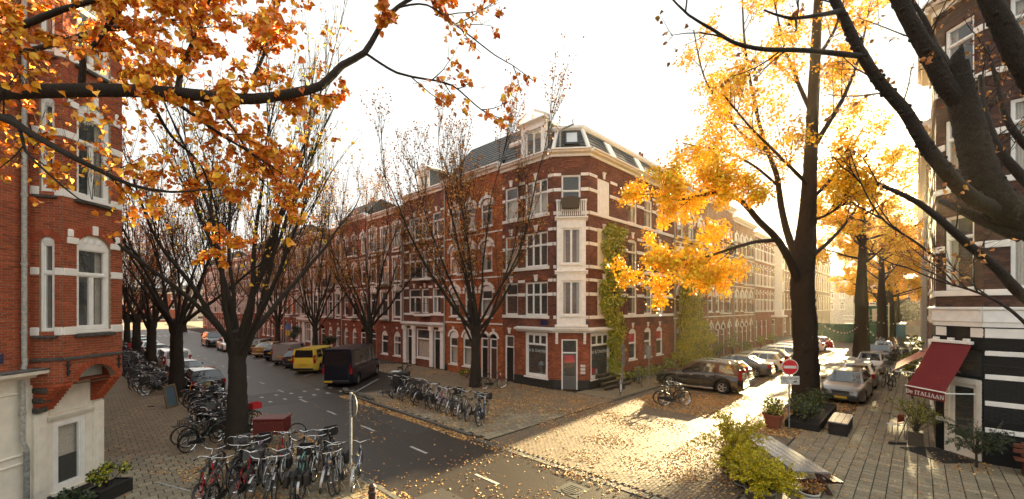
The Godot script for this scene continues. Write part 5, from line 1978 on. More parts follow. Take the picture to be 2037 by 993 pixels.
const BROWN := [Color(0.45, 0.17, 0.025), Color(0.6, 0.28, 0.03), Color(0.3, 0.11, 0.02)]
const GOLD := [Color(0.92, 0.64, 0.02), Color(0.9, 0.54, 0.015), Color(0.95, 0.74, 0.04), Color(0.85, 0.42, 0.012)]
const FIRE := [Color(0.74, 0.22, 0.01), Color(0.8, 0.34, 0.012), Color(0.86, 0.46, 0.02), Color(0.6, 0.14, 0.008)]

func build_trees() -> void:
	var gl := "street trees along the left street"
	var t1 := vase_tree(41, 3.7, 0.31, 12, 9.4, [10, 7, 3], 1800, GOLD, [0.09, 0.15])
	place_tree(t1, 3.8, 17.2, 0.1, 0.3, 1.0, "bare fan-shaped street tree rising from the nearest heap of bicycles", gl, false)
	var t2 := vase_tree(77, 3.9, 0.32, 10, 7.4, [8, 6, 3], 4500, BROWN, [0.07, 0.12])
	place_tree(t2, 3.55, 28.9, 0.1, 1.4, 1.0, "dark street tree with a picture frame leaning against its trunk", gl, false)
	place_tree(t2, 3.5, 40.2, 0.1, 3.6, 0.95, "twin-forked street tree beside the parked white van", gl, true)
	place_tree(t2, 3.45, 52.0, 0.1, 5.1, 1.0, "slim street tree second from the brick bay's edge", gl, true)
	place_tree(t1, 3.45, 64.0, 0.1, 2.2, 0.95, "street tree seen right at the edge of the brick bay", gl, true)
	place_tree(t2, 3.45, 80.0, 0.1, 0.9, 0.95, "last street tree on the left pavement before the square", gl, true)
	var t3 := vase_tree(105, 3.6, 0.3, 12, 11.6, [12, 7, 3], 11000, BROWN + [Color(0.55, 0.25, 0.02)], [0.07, 0.13])
	place_tree(t3, 16.85, 19.5, 0.07, 0.0, 1.0, "tall fan-shaped tree with rusty leaves standing behind the bicycle rack", gl, false)
	place_tree(t3, 16.85, 33.2, 0.07, 2.0, 0.95, "leafy street tree between the dark van and the red houses", gl, true)
	place_tree(t3, 16.85, 45.0, 0.07, 4.1, 0.95, "street tree behind the yellow van", gl, true)
	place_tree(t3, 16.85, 57.0, 0.07, 1.2, 0.95, "thin street tree behind the silver van", gl, true)
	place_tree(t2, 16.6, 80.0, 0.07, 2.7, 0.95, "street tree beside the far heap of bicycles", gl, true)
	place_tree(t2, 14.0, 104.0, 0.07, 4.0, 0.95, "far street tree at the edge of the square", gl, true)
	build_elm()
	build_gold_row()
	build_overhead_left()
	build_overhead_right()

# the big tree by the no-entry sign; limbs follow the photograph, then divide
func build_elm() -> void:
	rng.seed = 512
	var t := thing("street_tree", "massive old tree with golden leaves behind the no-entry sign", "tree", Transform3D(Basis.IDENTITY, V(26.0, 0.03, 4.1)), "street trees along the right street")
	var inv := t.transform.affine_inverse()
	var D := 21.55
	var m := MB.new()
	var tw := MB.new()
	var spots := []
	var base := [[1604, 806, 0.78], [1604, 770, 0.64], [1603, 700, 0.58], [1599, 620, 0.56], [1596, 560, 0.57], [1601, 500, 0.53], [1607, 420, 0.4], [1612, 330, 0.32], [1617, 220, 0.28], [1622, 110, 0.24], [1628, 0, 0.2], [1634, -130, 0.15], [1640, -260, 0.1]]
	var pts := []
	var rad := []
	for q in base:
		pts.append(inv * at(q[0], q[1], D))
		rad.append(q[2] * 0.9)
	m.bark(pts, rad, 36, 0.1, 0.16, 5)
	# [points as (u, v, depth), radius at the root]
	var limbs := [
		[[[1588, 560, 21.4], [1572, 520, 21], [1545, 475, 20.6], [1510, 440, 20.2], [1480, 405, 20], [1440, 382, 19.8], [1390, 390, 19.6], [1345, 398, 19.4], [1312, 385, 19.2]], 0.2],
		[[[1545, 478, 20.6], [1500, 482, 20.2], [1440, 500, 19.6], [1380, 520, 19.2], [1330, 545, 18.8]], 0.1],
		[[[1590, 520, 21.5], [1572, 480, 21.9], [1556, 420, 22.2], [1545, 350, 22.4], [1520, 280, 22.6], [1500, 200, 22.8], [1482, 90, 23], [1475, -40, 23]], 0.2],
		[[[1548, 370, 22.3], [1500, 330, 22], [1440, 300, 21.6], [1390, 292, 21.2], [1360, 285, 21]], 0.07],
		[[[1525, 300, 22.6], [1480, 270, 23], [1440, 220, 23.4], [1400, 150, 23.8], [1380, 60, 24]], 0.08],
		[[[1610, 370, 21.5], [1580, 340, 21], [1540, 300, 20.4], [1490, 250, 20], [1440, 190, 19.6]], 0.1],
		[[[1614, 300, 21.5], [1645, 250, 21.2], [1680, 190, 21], [1710, 110, 20.8], [1730, 10, 20.6]], 0.14],
		[[[1618, 230, 21.5], [1590, 170, 22], [1560, 90, 22.4], [1540, 0, 22.8]], 0.12],
		[[[1610, 400, 21.6], [1650, 360, 22.4], [1690, 300, 23], [1720, 250, 23.6]], 0.1],
		[[[1606, 440, 21.5], [1640, 430, 21], [1680, 405, 20.6], [1690, 390, 20.4]], 0.07],
		[[[1622, 120, 21.5], [1660, 60, 21], [1690, -40, 20.6]], 0.1],
		[[[1600, 520, 21.6], [1650, 480, 23], [1700, 420, 24.5], [1740, 340, 26]], 0.12],
	]
	var opt := {"count": [12, 5, 2], "len": [[1.1, 2.4], [0.6, 1.2], [0.3, 0.7]], "spread": [0.8, 0.8, 0.8], "rad": [0.026, 0.011, 0.005], "up": 0.05, "lift": 0.02, "bend": 0.16, "from": 0.3}
	var heavy := []
	for k in limbs.size():
		var q := []
		for e in limbs[k][0]:
			q.append(inv * at(e[0], e[1], e[2]))
		m.bark(q, taper(limbs[k][1], 0.03, q.size()), 10, 0.18, 0.14, k)
		var sp := []
		sprout(tw, q, 0.05, 0, opt, sp)
		if k <= 1:
			heavy.append_array(sp)
		spots.append_array(sp)
	mi("trunk", m.mesh(), M["bark"], t)
	mi("branches", tw.mesh(), M["bark"], t).set_meta("kind", "stuff")
	var lm := leaf_mesh(false)
	var a := leaves_on(heavy, 10500, [0.1, 0.18], GOLD, 0.5, 0.45)
	scatter("foliage", lm, M["leaf"], a[0], a[1], t)
	var b := leaves_on(spots, 27000, [0.1, 0.17], GOLD, 0.5, 0.45)
	scatter("foliage", lm, M["leaf"], b[0], b[1], t)

func golden(seed_: int, h: float, r: float, clear: float, spread: float, leaves: int) -> Node3D:
	rng.seed = seed_
	var t := thing("street_tree", "tree", "tree")
	var m := MB.new()
	var tw := MB.new()
	var spots := []
	var tr := root_flare(h, r, Vector3(0.3, 0, 0.2))
	var rad := []
	for k in 9:
		rad.append(tr[1][k] * (1.0 - 0.75 * maxf(0.0, (k - 3) / 5.0)))
	m.bark(tr[0], rad, 24, 0.12, 0.16, seed_)
	for k in 17:
		var f := lerpf(clear / h, 0.97, k / 16.0)
		var az := k * 2.4 + R(-0.3, 0.3)
		var p := along(tr[0], f)
		var l := spread * (1.1 - 0.55 * f) * R(0.8, 1.15)
		var q := wander(p, Vector3(cos(az), R(0.15, 0.7), sin(az)), l, 7, 0.14, 0.03)
		m.tube(q, taper(r * 0.26, 0.025, 8), 6, false)
		sprout(tw, q, 0.05, 0, {"count": [9, 4, 2], "len": [[1.2, 2.4], [0.6, 1.2], [0.3, 0.6]], "spread": [0.8, 0.8, 0.8], "rad": [0.03, 0.012, 0.006], "up": 0.05, "bend": 0.15, "from": 0.3}, spots)
	mi("trunk", m.mesh(), M["bark"], t)
	mi("branches", tw.mesh(), M["bark"], t).set_meta("kind", "stuff")
	var a := leaves_on(spots, leaves, [0.12, 0.22], GOLD, 0.4, 0.35)
	scatter("foliage", leaf_mesh(false), M["leaf"], a[0], a[1], t)
	return t

func build_gold_row() -> void:
	var g := "street trees along the right street"
	var a := golden(611, 15.5, 0.45, 8.2, 5.6, 16000)
	place_tree(a, 46.9, 3.5, 0.03, 0.0, 1.0, "straight golden tree standing behind the silver estate car", g, false)
	var b := golden(733, 15.5, 0.44, 5.2, 6.6, 34000)
	place_tree(b, 69.5, 3.2, 0.03, 0.7, 1.0, "bright yellow tree, third in the row past the massive trunk", g, false)
	place_tree(b, 86.0, 3.0, 0.03, 2.5, 1.0, "dense yellow tree behind the blue portable toilet", g, true)
	place_tree(b, 101.0, 2.8, 0.03, 4.4, 1.0, "farthest yellow tree in the right street", g, true)

# limbs of a tree that stands just outside the frame; leaves that show largest are parts
func build_overhead_left() -> void:
	rng.seed = 901
	var root := at(-420, 900, 5.2)
	root.y = 0.1
	var t := thing("street_tree", "overhanging tree with large orange leaves in the upper left corner", "tree", Transform3D(Basis.IDENTITY, root), "trees reaching in from outside the view")
	var inv := t.transform.affine_inverse()
	var m := MB.new()
	m.tube([Vector3(0, -0.1, 0), Vector3(0.02, 1.0, 0), inv * at(-420, 500, 5.2), inv * at(-400, 250, 5.1), inv * at(-360, 60, 5.0), inv * at(-300, -250, 5.0), inv * at(-260, -600, 5.0)], [0.34, 0.26, 0.24, 0.22, 0.18, 0.13, 0.06], 12)
	var tw := MB.new()
	var spots := []
	var limbs := [
		[[[-400, 260, 5.1], [-200, 200, 4.9], [0, 184, 4.7], [140, 180, 4.6], [280, 181, 4.6], [400, 190, 4.6], [500, 197, 4.7], [580, 186, 4.8], [640, 170, 4.9], [680, 130, 5.0], [725, 105, 5.1], [752, 60, 5.2], [790, 15, 5.3], [850, -20, 5.4]], [0.085, 0.02], 5, 11],
		[[[730, 108, 5.1], [790, 145, 5.1], [850, 158, 5.1], [900, 170, 5.2], [960, 220, 5.3], [1010, 240, 5.4]], [0.016, 0.005], 1, 7],
		[[[790, 15, 5.3], [850, 10, 5.3], [920, 60, 5.3], [985, 110, 5.4], [1020, 130, 5.5], [1060, 160, 5.5]], [0.012, 0.004], 1, 6],
		[[[-380, 180, 5.0], [-150, 190, 4.6], [0, 232, 4.3], [60, 265, 4.3], [140, 310, 4.3], [200, 340, 4.4], [260, 368, 4.5], [340, 382, 4.6], [430, 375, 4.7]], [0.05, 0.008], 2, 7],
		[[[160, 178, 4.6], [165, 130, 4.6], [160, 100, 4.6], [175, 100, 4.5], [215, 55, 4.5], [245, 10, 4.5], [260, -50, 4.5]], [0.032, 0.012], 3, 8],
		[[[352, 185, 4.6], [365, 125, 4.7], [395, 60, 4.8], [420, -10, 4.9]], [0.03, 0.012], 3, 7],
		[[[290, 186, 4.6], [350, 205, 4.8], [400, 240, 5.0], [450, 275, 5.2], [500, 305, 5.4], [560, 345, 5.6]], [0.028, 0.006], 3, 9],
		[[[-200, 60, 4.8], [0, 60, 4.4], [120, 20, 4.3], [260, -20, 4.3]], [0.05, 0.015], 4, 9],
		[[[-100, 240, 4.5], [20, 230, 4.3], [50, 300, 4.3], [90, 340, 4.3], [155, 395, 4.4], [205, 412, 4.5]], [0.018, 0.004], 0, 4],
		[[[480, 195, 4.7], [520, 120, 4.9], [545, 40, 5.0], [570, -40, 5.1]], [0.022, 0.008], 3, 8],
		[[[-120, 120, 4.9], [60, 100, 5.2], [200, 60, 5.4], [340, 40, 5.6], [480, 30, 5.7]], [0.04, 0.01], 5, 9],
		[[[300, 200, 4.8], [340, 270, 5.2], [400, 330, 5.6], [430, 420, 6.0], [440, 520, 6.4]], [0.02, 0.006], 4, 8],
		[[[420, 200, 5.0], [480, 280, 5.6], [520, 360, 6.0], [570, 400, 6.4]], [0.018, 0.006], 4, 8],
	]
	var leafy := []
	for k in limbs.size():
		var q := []
		for e in limbs[k][0]:
			q.append(inv * at(e[0], e[1], e[2]))
		# smooth the polyline a little
		var c := Curve3D.new()
		for e in q.size():
			var tan_: Vector3 = (q[mini(e + 1, q.size() - 1)] - q[maxi(e - 1, 0)]) * 0.16
			c.add_point(q[e], -tan_, tan_)
		var s := []
		for e in q.size() * 3:
			s.append(c.sample_baked(c.get_baked_length() * e / (q.size() * 3 - 1.0)) + sphere_dir() * 0.004)
		m.bark(q, taper(limbs[k][1][0], limbs[k][1][1], q.size()), 18 if k == 0 else 8, 0.025, 0.14, k)
		var sp := []
		sprout(tw, s, 0.02, 0, {"count": [limbs[k][3], 3, 1], "len": [[0.3, 0.75], [0.15, 0.4], [0.1, 0.2]], "spread": [0.9, 0.9, 0.9], "rad": [0.008, 0.0035, 0.002], "up": 0.1, "bend": 0.2, "from": 0.2, "leafy": 0}, sp)
		for e in limbs[k][2]:
			leafy.append_array(sp)
		if limbs[k][2] == 0:
			leafy.append_array(sp.slice(0, 4))
	# leafy sprays fill the corner above and below the main limb
	for k in 620:
		var u := R(-120, 640)
		var v := R(-70, 330) if k % 4 > 0 else R(150, 460)
		if u > 330 and v > 230 and rng.randf() < 0.55 or (u < 240 and v > 330):
			continue
		var p := inv * at(u, v, R(4.2, 6.4))
		var q := wander(p, sphere_dir() + Vector3.DOWN * 0.3, R(0.25, 0.5), 3, 0.3, -0.05)
		tw.tube(q, [0.004, 0.0015], 3, false)
		leafy.append(q)
	mi("trunk", m.mesh(), M["bark"], t)
	mi("branches", tw.mesh(), M["bark"], t).set_meta("kind", "stuff")
	var lv := leaves_on(leafy, 10000, [0.045, 0.092], FIRE, 0.75, 0.06)
	var order := []
	var world := t.transform
	for i in lv[0].size():
		var p: Vector3 = world * lv[0][i].origin
		var d := p.x * CA - p.z * SA
		var u := CPX + FPX * (p.x * SA + p.z * CA) / maxf(d, 0.1)
		var v := HPX + FPX * (EYE - p.y) / maxf(d, 0.1)
		var s: float = lv[0][i].basis.x.length() / maxf(d, 0.1)
		order.append([s if u > 0 and u < 2037 and v > 0 and v < 993 else 0.0, i])
	order.sort_custom(func(x, y): return x[0] > y[0])
	var lm := leaf_mesh(true)
	var tint := []
	for k in 8:
		var c: Color = FIRE[k % 4] * (0.85 if k > 3 else 1.1)
		var mt := M["leaf"].duplicate() as StandardMaterial3D
		mt.resource_name = "leaf_tint"
		mt.vertex_color_use_as_albedo = false
		mt.albedo_color = lin(c.r, c.g, c.b)
		tint.append(mt)
	var xf := []
	var cc := []
	for i in order.size():
		var j: int = order[i][1]
		if i < 290:
			mi("leaf", lm, tint[rng.randi() % 8], t, lv[0][j])
		else:
			xf.append(lv[0][j])
			cc.append(lv[1][j])
	scatter("foliage", lm, M["leaf"], xf, cc, t)

func build_overhead_right() -> void:
	rng.seed = 1203
	var root := at(2480, 1000, 5.0)
	root.y = 0.05
	var t := thing("street_tree", "dark mossy tree trunk leaning in from the right edge of the view", "tree", Transform3D(Basis.IDENTITY, root), "trees reaching in from outside the view")
	var inv := t.transform.affine_inverse()
	var m := MB.new()
	m.bark([Vector3(0, -0.1, 0), Vector3(0, 0.9, 0), inv * at(2440, 800, 5.0), inv * at(2330, 640, 5.0), inv * at(2190, 520, 5.0), inv * at(2080, 450, 5.0), inv * at(1990, 410, 5.0)], [0.42, 0.34, 0.32, 0.3, 0.27, 0.22, 0.165], 40, 0.03, 0.15, 3)
	var tw := MB.new()
	var spots := []
	var limbs := [
		[[[2080, 450, 5.0], [1990, 405, 5.0], [1955, 350, 5.0], [1935, 280, 5.0], [1915, 200, 5.0], [1898, 130, 5.0]], [0.165, 0.12], 0],
		[[[1915, 210, 5.0], [1880, 170, 5.0], [1850, 110, 5.0], [1820, 60, 5.0], [1785, -10, 5.0], [1750, -90, 5.0]], [0.095, 0.062], 3],
		[[[1990, 420, 5.0], [1930, 390, 4.9], [1880, 340, 4.8], [1835, 280, 4.8], [1800, 220, 4.8], [1755, 170, 4.8], [1715, 110, 4.8], [1690, 60, 4.8], [1655, -10, 4.8], [1620, -80, 4.8]], [0.08, 0.038], 4],
		[[[1715, 112, 4.8], [1680, 108, 4.7], [1600, 100, 4.6], [1520, 98, 4.5], [1460, 85, 4.4], [1420, 60, 4.4], [1370, 30, 4.4], [1330, -10, 4.4]], [0.032, 0.008], 4],
		[[[1672, 22, 4.8], [1630, 30, 4.6], [1570, 36, 4.5], [1520, 20, 4.4]], [0.028, 0.008], 2],
		[[[1900, 200, 5.0], [1885, 130, 5.2], [1860, 90, 5.4], [1840, 40, 5.5], [1800, -20, 5.6]], [0.05, 0.02], 2],
		[[[2150, 320, 4.6], [2060, 170, 4.6], [2020, 100, 4.6], [1990, 40, 4.6], [1960, -20, 4.6], [1930, -120, 4.6]], [0.11, 0.075], 1],
		[[[2120, 640, 4.9], [2037, 590, 4.8], [1980, 530, 4.8], [1930, 490, 4.8], [1880, 445, 4.8], [1830, 405, 4.9], [1780, 380, 5.0], [1745, 365, 5.1]], [0.06, 0.02], 3],
		[[[2037, 470, 5.0], [1960, 440, 5.2], [1900, 410, 5.4], [1870, 400, 5.6]], [0.08, 0.03], 2],
		[[[2080, 700, 4.6], [2037, 640, 4.6], [1985, 600, 4.6], [1925, 575, 4.7], [1870, 560, 4.8], [1800, 530, 5.0]], [0.02, 0.006], 6],
		[[[2060, 380, 5.4], [1990, 300, 5.6], [1960, 220, 5.8], [1950, 150, 6.0]], [0.06, 0.02], 7],
		[[[2080, 330, 5.6], [2010, 250, 5.8], [1985, 170, 6.0], [1965, 90, 6.2]], [0.05, 0.015], 7],
		[[[2000, 420, 5.6], [1960, 330, 5.8], [1945, 250, 6.0]], [0.06, 0.02], 6],
		[[[1870, 520, 4.9], [1820, 480, 5.0], [1760, 440, 5.2], [1720, 380, 5.4], [1690, 300, 5.6]], [0.014, 0.006], 5],
	]
	for k in limbs.size():
		var q := []
		for e in limbs[k][0]:
			q.append(inv * at(e[0], e[1], e[2]))
		var s := []
		for e in q.size() * 4:
			s.append(along(q, e / (q.size() * 4 - 1.0)) + sphere_dir() * limbs[k][1][1] * 0.16)
		m.bark(q, taper(limbs[k][1][0], limbs[k][1][1], q.size()), 30 if limbs[k][1][0] > 0.08 else 9, 0.022 if limbs[k][1][0] > 0.08 else 0.06, 0.16, k)
		sprout(tw, s, 0.02, 0, {"count": [limbs[k][2], 4, 1], "len": [[0.4, 1.0], [0.2, 0.5], [0.1, 0.25]], "spread": [1.0, 0.9, 0.9], "rad": [0.01, 0.004, 0.002], "up": 0.05, "bend": 0.2, "from": 0.3, "leafy": 1}, spots)
	# ragged cut stump at the top of the middle limb
	m.tube([inv * at(1900, 150, 5.0), inv * at(1906, 110, 5.0), inv * at(1914, 90, 5.0)], [0.1, 0.06, 0.01], 7)
	# mossy burrs on the lit flanks
	for k in 160:
		var l: int = [0, 1, 1, 2, 2, 2, 6][rng.randi() % 7]
		var q := []
		for e in limbs[l][0]:
			q.append(inv * at(e[0], e[1], e[2]))
		var f := R(0.05, 0.95)
		var p := along(q, f)
		var d := dir_along(q, f)
		var sd := sphere_dir()
		sd = (sd - d * sd.dot(d)).normalized()
		var rr: float = lerpf(limbs[l][1][0], limbs[l][1][1], f)
		m.lathe([Vector2(0.03, -0.01), Vector2(0.022, 0.012), Vector2(0, 0.022)], 5, Transform3D(Basis(Quaternion(Vector3.UP, sd)), p + sd * rr * 0.98))
	mi("trunk", m.mesh(), M["bark"], t)
	mi("branches", tw.mesh(), M["bark"], t).set_meta("kind", "stuff")
	var lv := leaves_on(spots, 700, [0.03, 0.06], BROWN, 0.5, 0.04)
	scatter("foliage", leaf_mesh(true), M["leaf"], lv[0], lv[1], t)

# ---------------------------------------------------------------- cars
# a kind: L, W, wheel radius, axles, belt line [[x, y]], cabin [rear base, rear top, front top, front base], roof height, cabin half width at belt and roof
func car_kind(k: String) -> Dictionary:
	match k:
		"suv":
			return {"L": 4.9, "W": 1.96, "r": 0.37, "ax": [-1.42, 1.5], "belt": [[-2.45, 0.75], [-2.36, 1.12], [-1.2, 1.14], [0.75, 1.08], [1.3, 1.06], [2.1, 0.96], [2.38, 0.82], [2.45, 0.6]], "cab": [-2.3, -1.95, 0.25, 1.12], "roof": 1.74, "cw": [0.86, 0.66], "rails": true}
		"wagon":
			return {"L": 4.75, "W": 1.86, "r": 0.33, "ax": [-1.35, 1.42], "belt": [[-2.37, 0.62], [-2.3, 0.98], [-1.0, 0.98], [0.7, 0.95], [1.2, 0.94], [2.0, 0.83], [2.3, 0.7], [2.37, 0.5]], "cab": [-2.2, -1.75, 0.2, 1.1], "roof": 1.5, "cw": [0.82, 0.6], "rails": true}
		"sedan":
			return {"L": 4.7, "W": 1.84, "r": 0.33, "ax": [-1.38, 1.42], "belt": [[-2.35, 0.6], [-2.28, 0.98], [-1.5, 1.02], [-0.8, 0.97], [0.7, 0.94], [1.2, 0.92], [2.0, 0.8], [2.28, 0.68], [2.35, 0.5]], "cab": [-1.75, -0.95, 0.2, 1.1], "roof": 1.44, "cw": [0.8, 0.58], "rails": false}
		"hatch":
			return {"L": 4.1, "W": 1.76, "r": 0.31, "ax": [-1.22, 1.28], "belt": [[-2.05, 0.6], [-1.98, 0.98], [-0.8, 0.98], [0.6, 0.94], [1.0, 0.93], [1.72, 0.82], [1.98, 0.68], [2.05, 0.5]], "cab": [-1.9, -1.4, 0.15, 1.0], "roof": 1.48, "cw": [0.78, 0.58], "rails": false}
		"mini":
			return {"L": 3.5, "W": 1.64, "r": 0.29, "ax": [-1.15, 1.15], "belt": [[-1.75, 0.6], [-1.7, 0.94], [-0.8, 0.96], [0.6, 0.92], [1.0, 0.9], [1.5, 0.8], [1.7, 0.65], [1.75, 0.5]], "cab": [-1.66, -1.3, 0.3, 1.0], "roof": 1.48, "cw": [0.74, 0.58], "rails": false}
		"van_small":
			return {"L": 4.3, "W": 1.78, "r": 0.31, "ax": [-1.3, 1.32], "belt": [[-2.15, 0.7], [-2.12, 1.12], [-1.0, 1.12], [0.8, 1.06], [1.2, 1.02], [1.85, 0.9], [2.1, 0.72], [2.15, 0.5]], "cab": [-2.1, -2.02, 0.35, 1.1], "roof": 1.8, "cw": [0.84, 0.74], "rails": false, "blank": true}
		"van_mid":
			return {"L": 4.9, "W": 1.9, "r": 0.33, "ax": [-1.5, 1.6], "belt": [[-2.45, 0.7], [-2.42, 1.12], [-1.0, 1.14], [1.0, 1.1], [1.5, 1.06], [2.15, 0.92], [2.4, 0.75], [2.45, 0.5]], "cab": [-2.4, -2.28, 0.6, 1.5], "roof": 1.9, "cw": [0.9, 0.76], "rails": false}
	return {"L": 5.6, "W": 2.02, "r": 0.35, "ax": [-1.75, 1.95], "belt": [[-2.8, 0.7], [-2.78, 1.2], [-1.0, 1.2], [1.3, 1.18], [1.9, 1.14], [2.5, 1.02], [2.75, 0.85], [2.8, 0.5]], "cab": [-2.76, -2.7, 1.15, 1.9], "roof": 2.4, "cw": [0.97, 0.86], "rails": false, "blank": true}

func lerp_list(l: Array, x: float) -> float:
	if x <= l[0][0]:
		return l[0][1]
	for k in l.size() - 1:
		if x <= l[k + 1][0]:
			return lerpf(l[k][1], l[k + 1][1], (x - l[k][0]) / (l[k + 1][0] - l[k][0]))
	return l[l.size() - 1][1]

func car_body(k: Dictionary) -> ArrayMesh:
	var m := MB.new()
	var half: float = k["L"] * 0.5
	var w: float = k["W"] * 0.5
	var r: float = k["r"]
	var xs := [-half, -half + 0.03, -half + 0.1, -half + 0.25, half - 0.3, half - 0.14, half - 0.05, half]
	for a in k["ax"]:
		for j in 13:
			xs.append(a + (r + 0.07) * (-1.0 + j / 6.0))
		xs.append(a - r - 0.075)
		xs.append(a + r + 0.075)
	for q in k["belt"]:
		xs.append(clampf(q[0], -half, half))
	for j in 12:
		xs.append(lerpf(-half * 0.9, half * 0.9, j / 11.0))
	xs.sort()
	var rows := []
	var last := -99.0
	for x in xs:
		if x - last < 0.004:
			continue
		last = x
		var top := lerp_list(k["belt"], x)
		var e := minf(x + half, half - x)
		var pinch := 0.2 * pow(1.0 - clampf(e / 0.5, 0, 1), 2.2) + 0.05 * pow(absf(x) / half, 3.0)
		var ww := w - pinch
		var bot := 0.2 + 0.1 * pow(1.0 - clampf(e / 0.35, 0, 1), 2.0)
		for a in k["ax"]:
			var d := absf(x - a)
			if d < r + 0.07:
				bot = maxf(bot, r + sqrt(maxf(0.0, pow(r + 0.07, 2) - d * d)))
		bot = minf(bot, top - 0.08)
		var row := PackedVector3Array()
		var prof := [[0.0, -0.25], [0.0, -0.03], [0.1, -0.004], [0.3, 0.0], [0.55, -0.004], [0.8, -0.025], [0.94, -0.06], [1.0, -0.15]]
		for p in prof:
			row.append(Vector3(x, lerpf(bot, top, p[0]), ww + p[1]))
		row.append(Vector3(x, top + 0.02, ww * 0.4))
		row.append(Vector3(x, top + 0.025, 0))
		row.append(Vector3(x, top + 0.02, -ww * 0.4))
		for j in range(prof.size() - 1, -1, -1):
			row.append(Vector3(x, lerpf(bot, top, prof[j][0]), -ww - prof[j][1]))
		rows.append(row)
	m.sheet(rows)
	# end caps and a floor
	for s in 2:
		var row: PackedVector3Array = rows[0] if s == 0 else rows[rows.size() - 1]
		var n := row.size()
		for j in n / 2 - 1:
			if s == 0:
				m.quad(row[n - 1 - j], row[j], row[j + 1], row[n - 2 - j])
			else:
				m.quad(row[j], row[n - 1 - j], row[n - 2 - j], row[j + 1])
	m.box(-half + 0.1, 0.2, -w + 0.25, half - 0.1, 0.5, w - 0.25)
	return m.mesh()

func bil(q: Array, s: float, t: float) -> Vector3:
	return q[0].lerp(q[1], s).lerp(q[3].lerp(q[2], s), t)

func glass_patch(q: Array, s0: float, s1: float, t0: float, t1: float, slant0 := 0.0, slant1 := 0.0) -> ArrayMesh:
	var m := MB.new()
	var nn: Vector3 = (q[1] - q[0]).cross(q[3] - q[0]).normalized()
	var c := [bil(q, s0, t0), bil(q, s1, t0), bil(q, s1 + slant1, t1), bil(q, s0 + slant0, t1)]
	for i in 4:
		c[i] += nn * 0.012
	m.quad(c[0], c[1], c[2], c[3])
	for i in 4:
		var j := (i + 1) % 4
		m.quad(c[i] - nn * 0.02, c[j] - nn * 0.02, c[j], c[i])
	return m.mesh()

func wheel_meshes(r: float) -> Array:
	var key := "wheel%.2f" % r
	if not frames.has(key):
		var lie := Transform3D(Basis(Vector3.RIGHT, PI / 2), Vector3.ZERO)
		var ty := MB.new()
		ty.lathe([Vector2(r * 0.64, -0.09), Vector2(r * 0.92, -0.1), Vector2(r, -0.07), Vector2(r, 0.07), Vector2(r * 0.92, 0.1), Vector2(r * 0.64, 0.09), Vector2(r * 0.62, 0.0), Vector2(r * 0.64, -0.09)], 24, lie)
		var rim := MB.new()
		rim.lathe([Vector2(r * 0.64, 0.085), Vector2(r * 0.58, 0.07), Vector2(r * 0.56, 0.0)], 20, lie)
		rim.lathe([Vector2(r * 0.18, 0.075), Vector2(r * 0.1, 0.085), Vector2(0, 0.085)], 12, lie)
		for k in 5:
			var a := TAU * k / 5
			rim.xbox(Transform3D(Basis(Vector3.FORWARD, -a), Vector3(cos(a), sin(a), 0) * r * 0.36 + Vector3(0, 0, 0.065)), Vector3(r * 0.5, r * 0.17, 0.03))
		var disc := MB.new()
		disc.lathe([Vector2(r * 0.6, 0.02), Vector2(0, 0.02)], 16, lie)
		disc.lathe([Vector2(0, -0.05), Vector2(r * 0.6, -0.05)], 16, lie)
		frames[key] = [ty.mesh(), rim.mesh(), disc.mesh()]
	return frames[key]

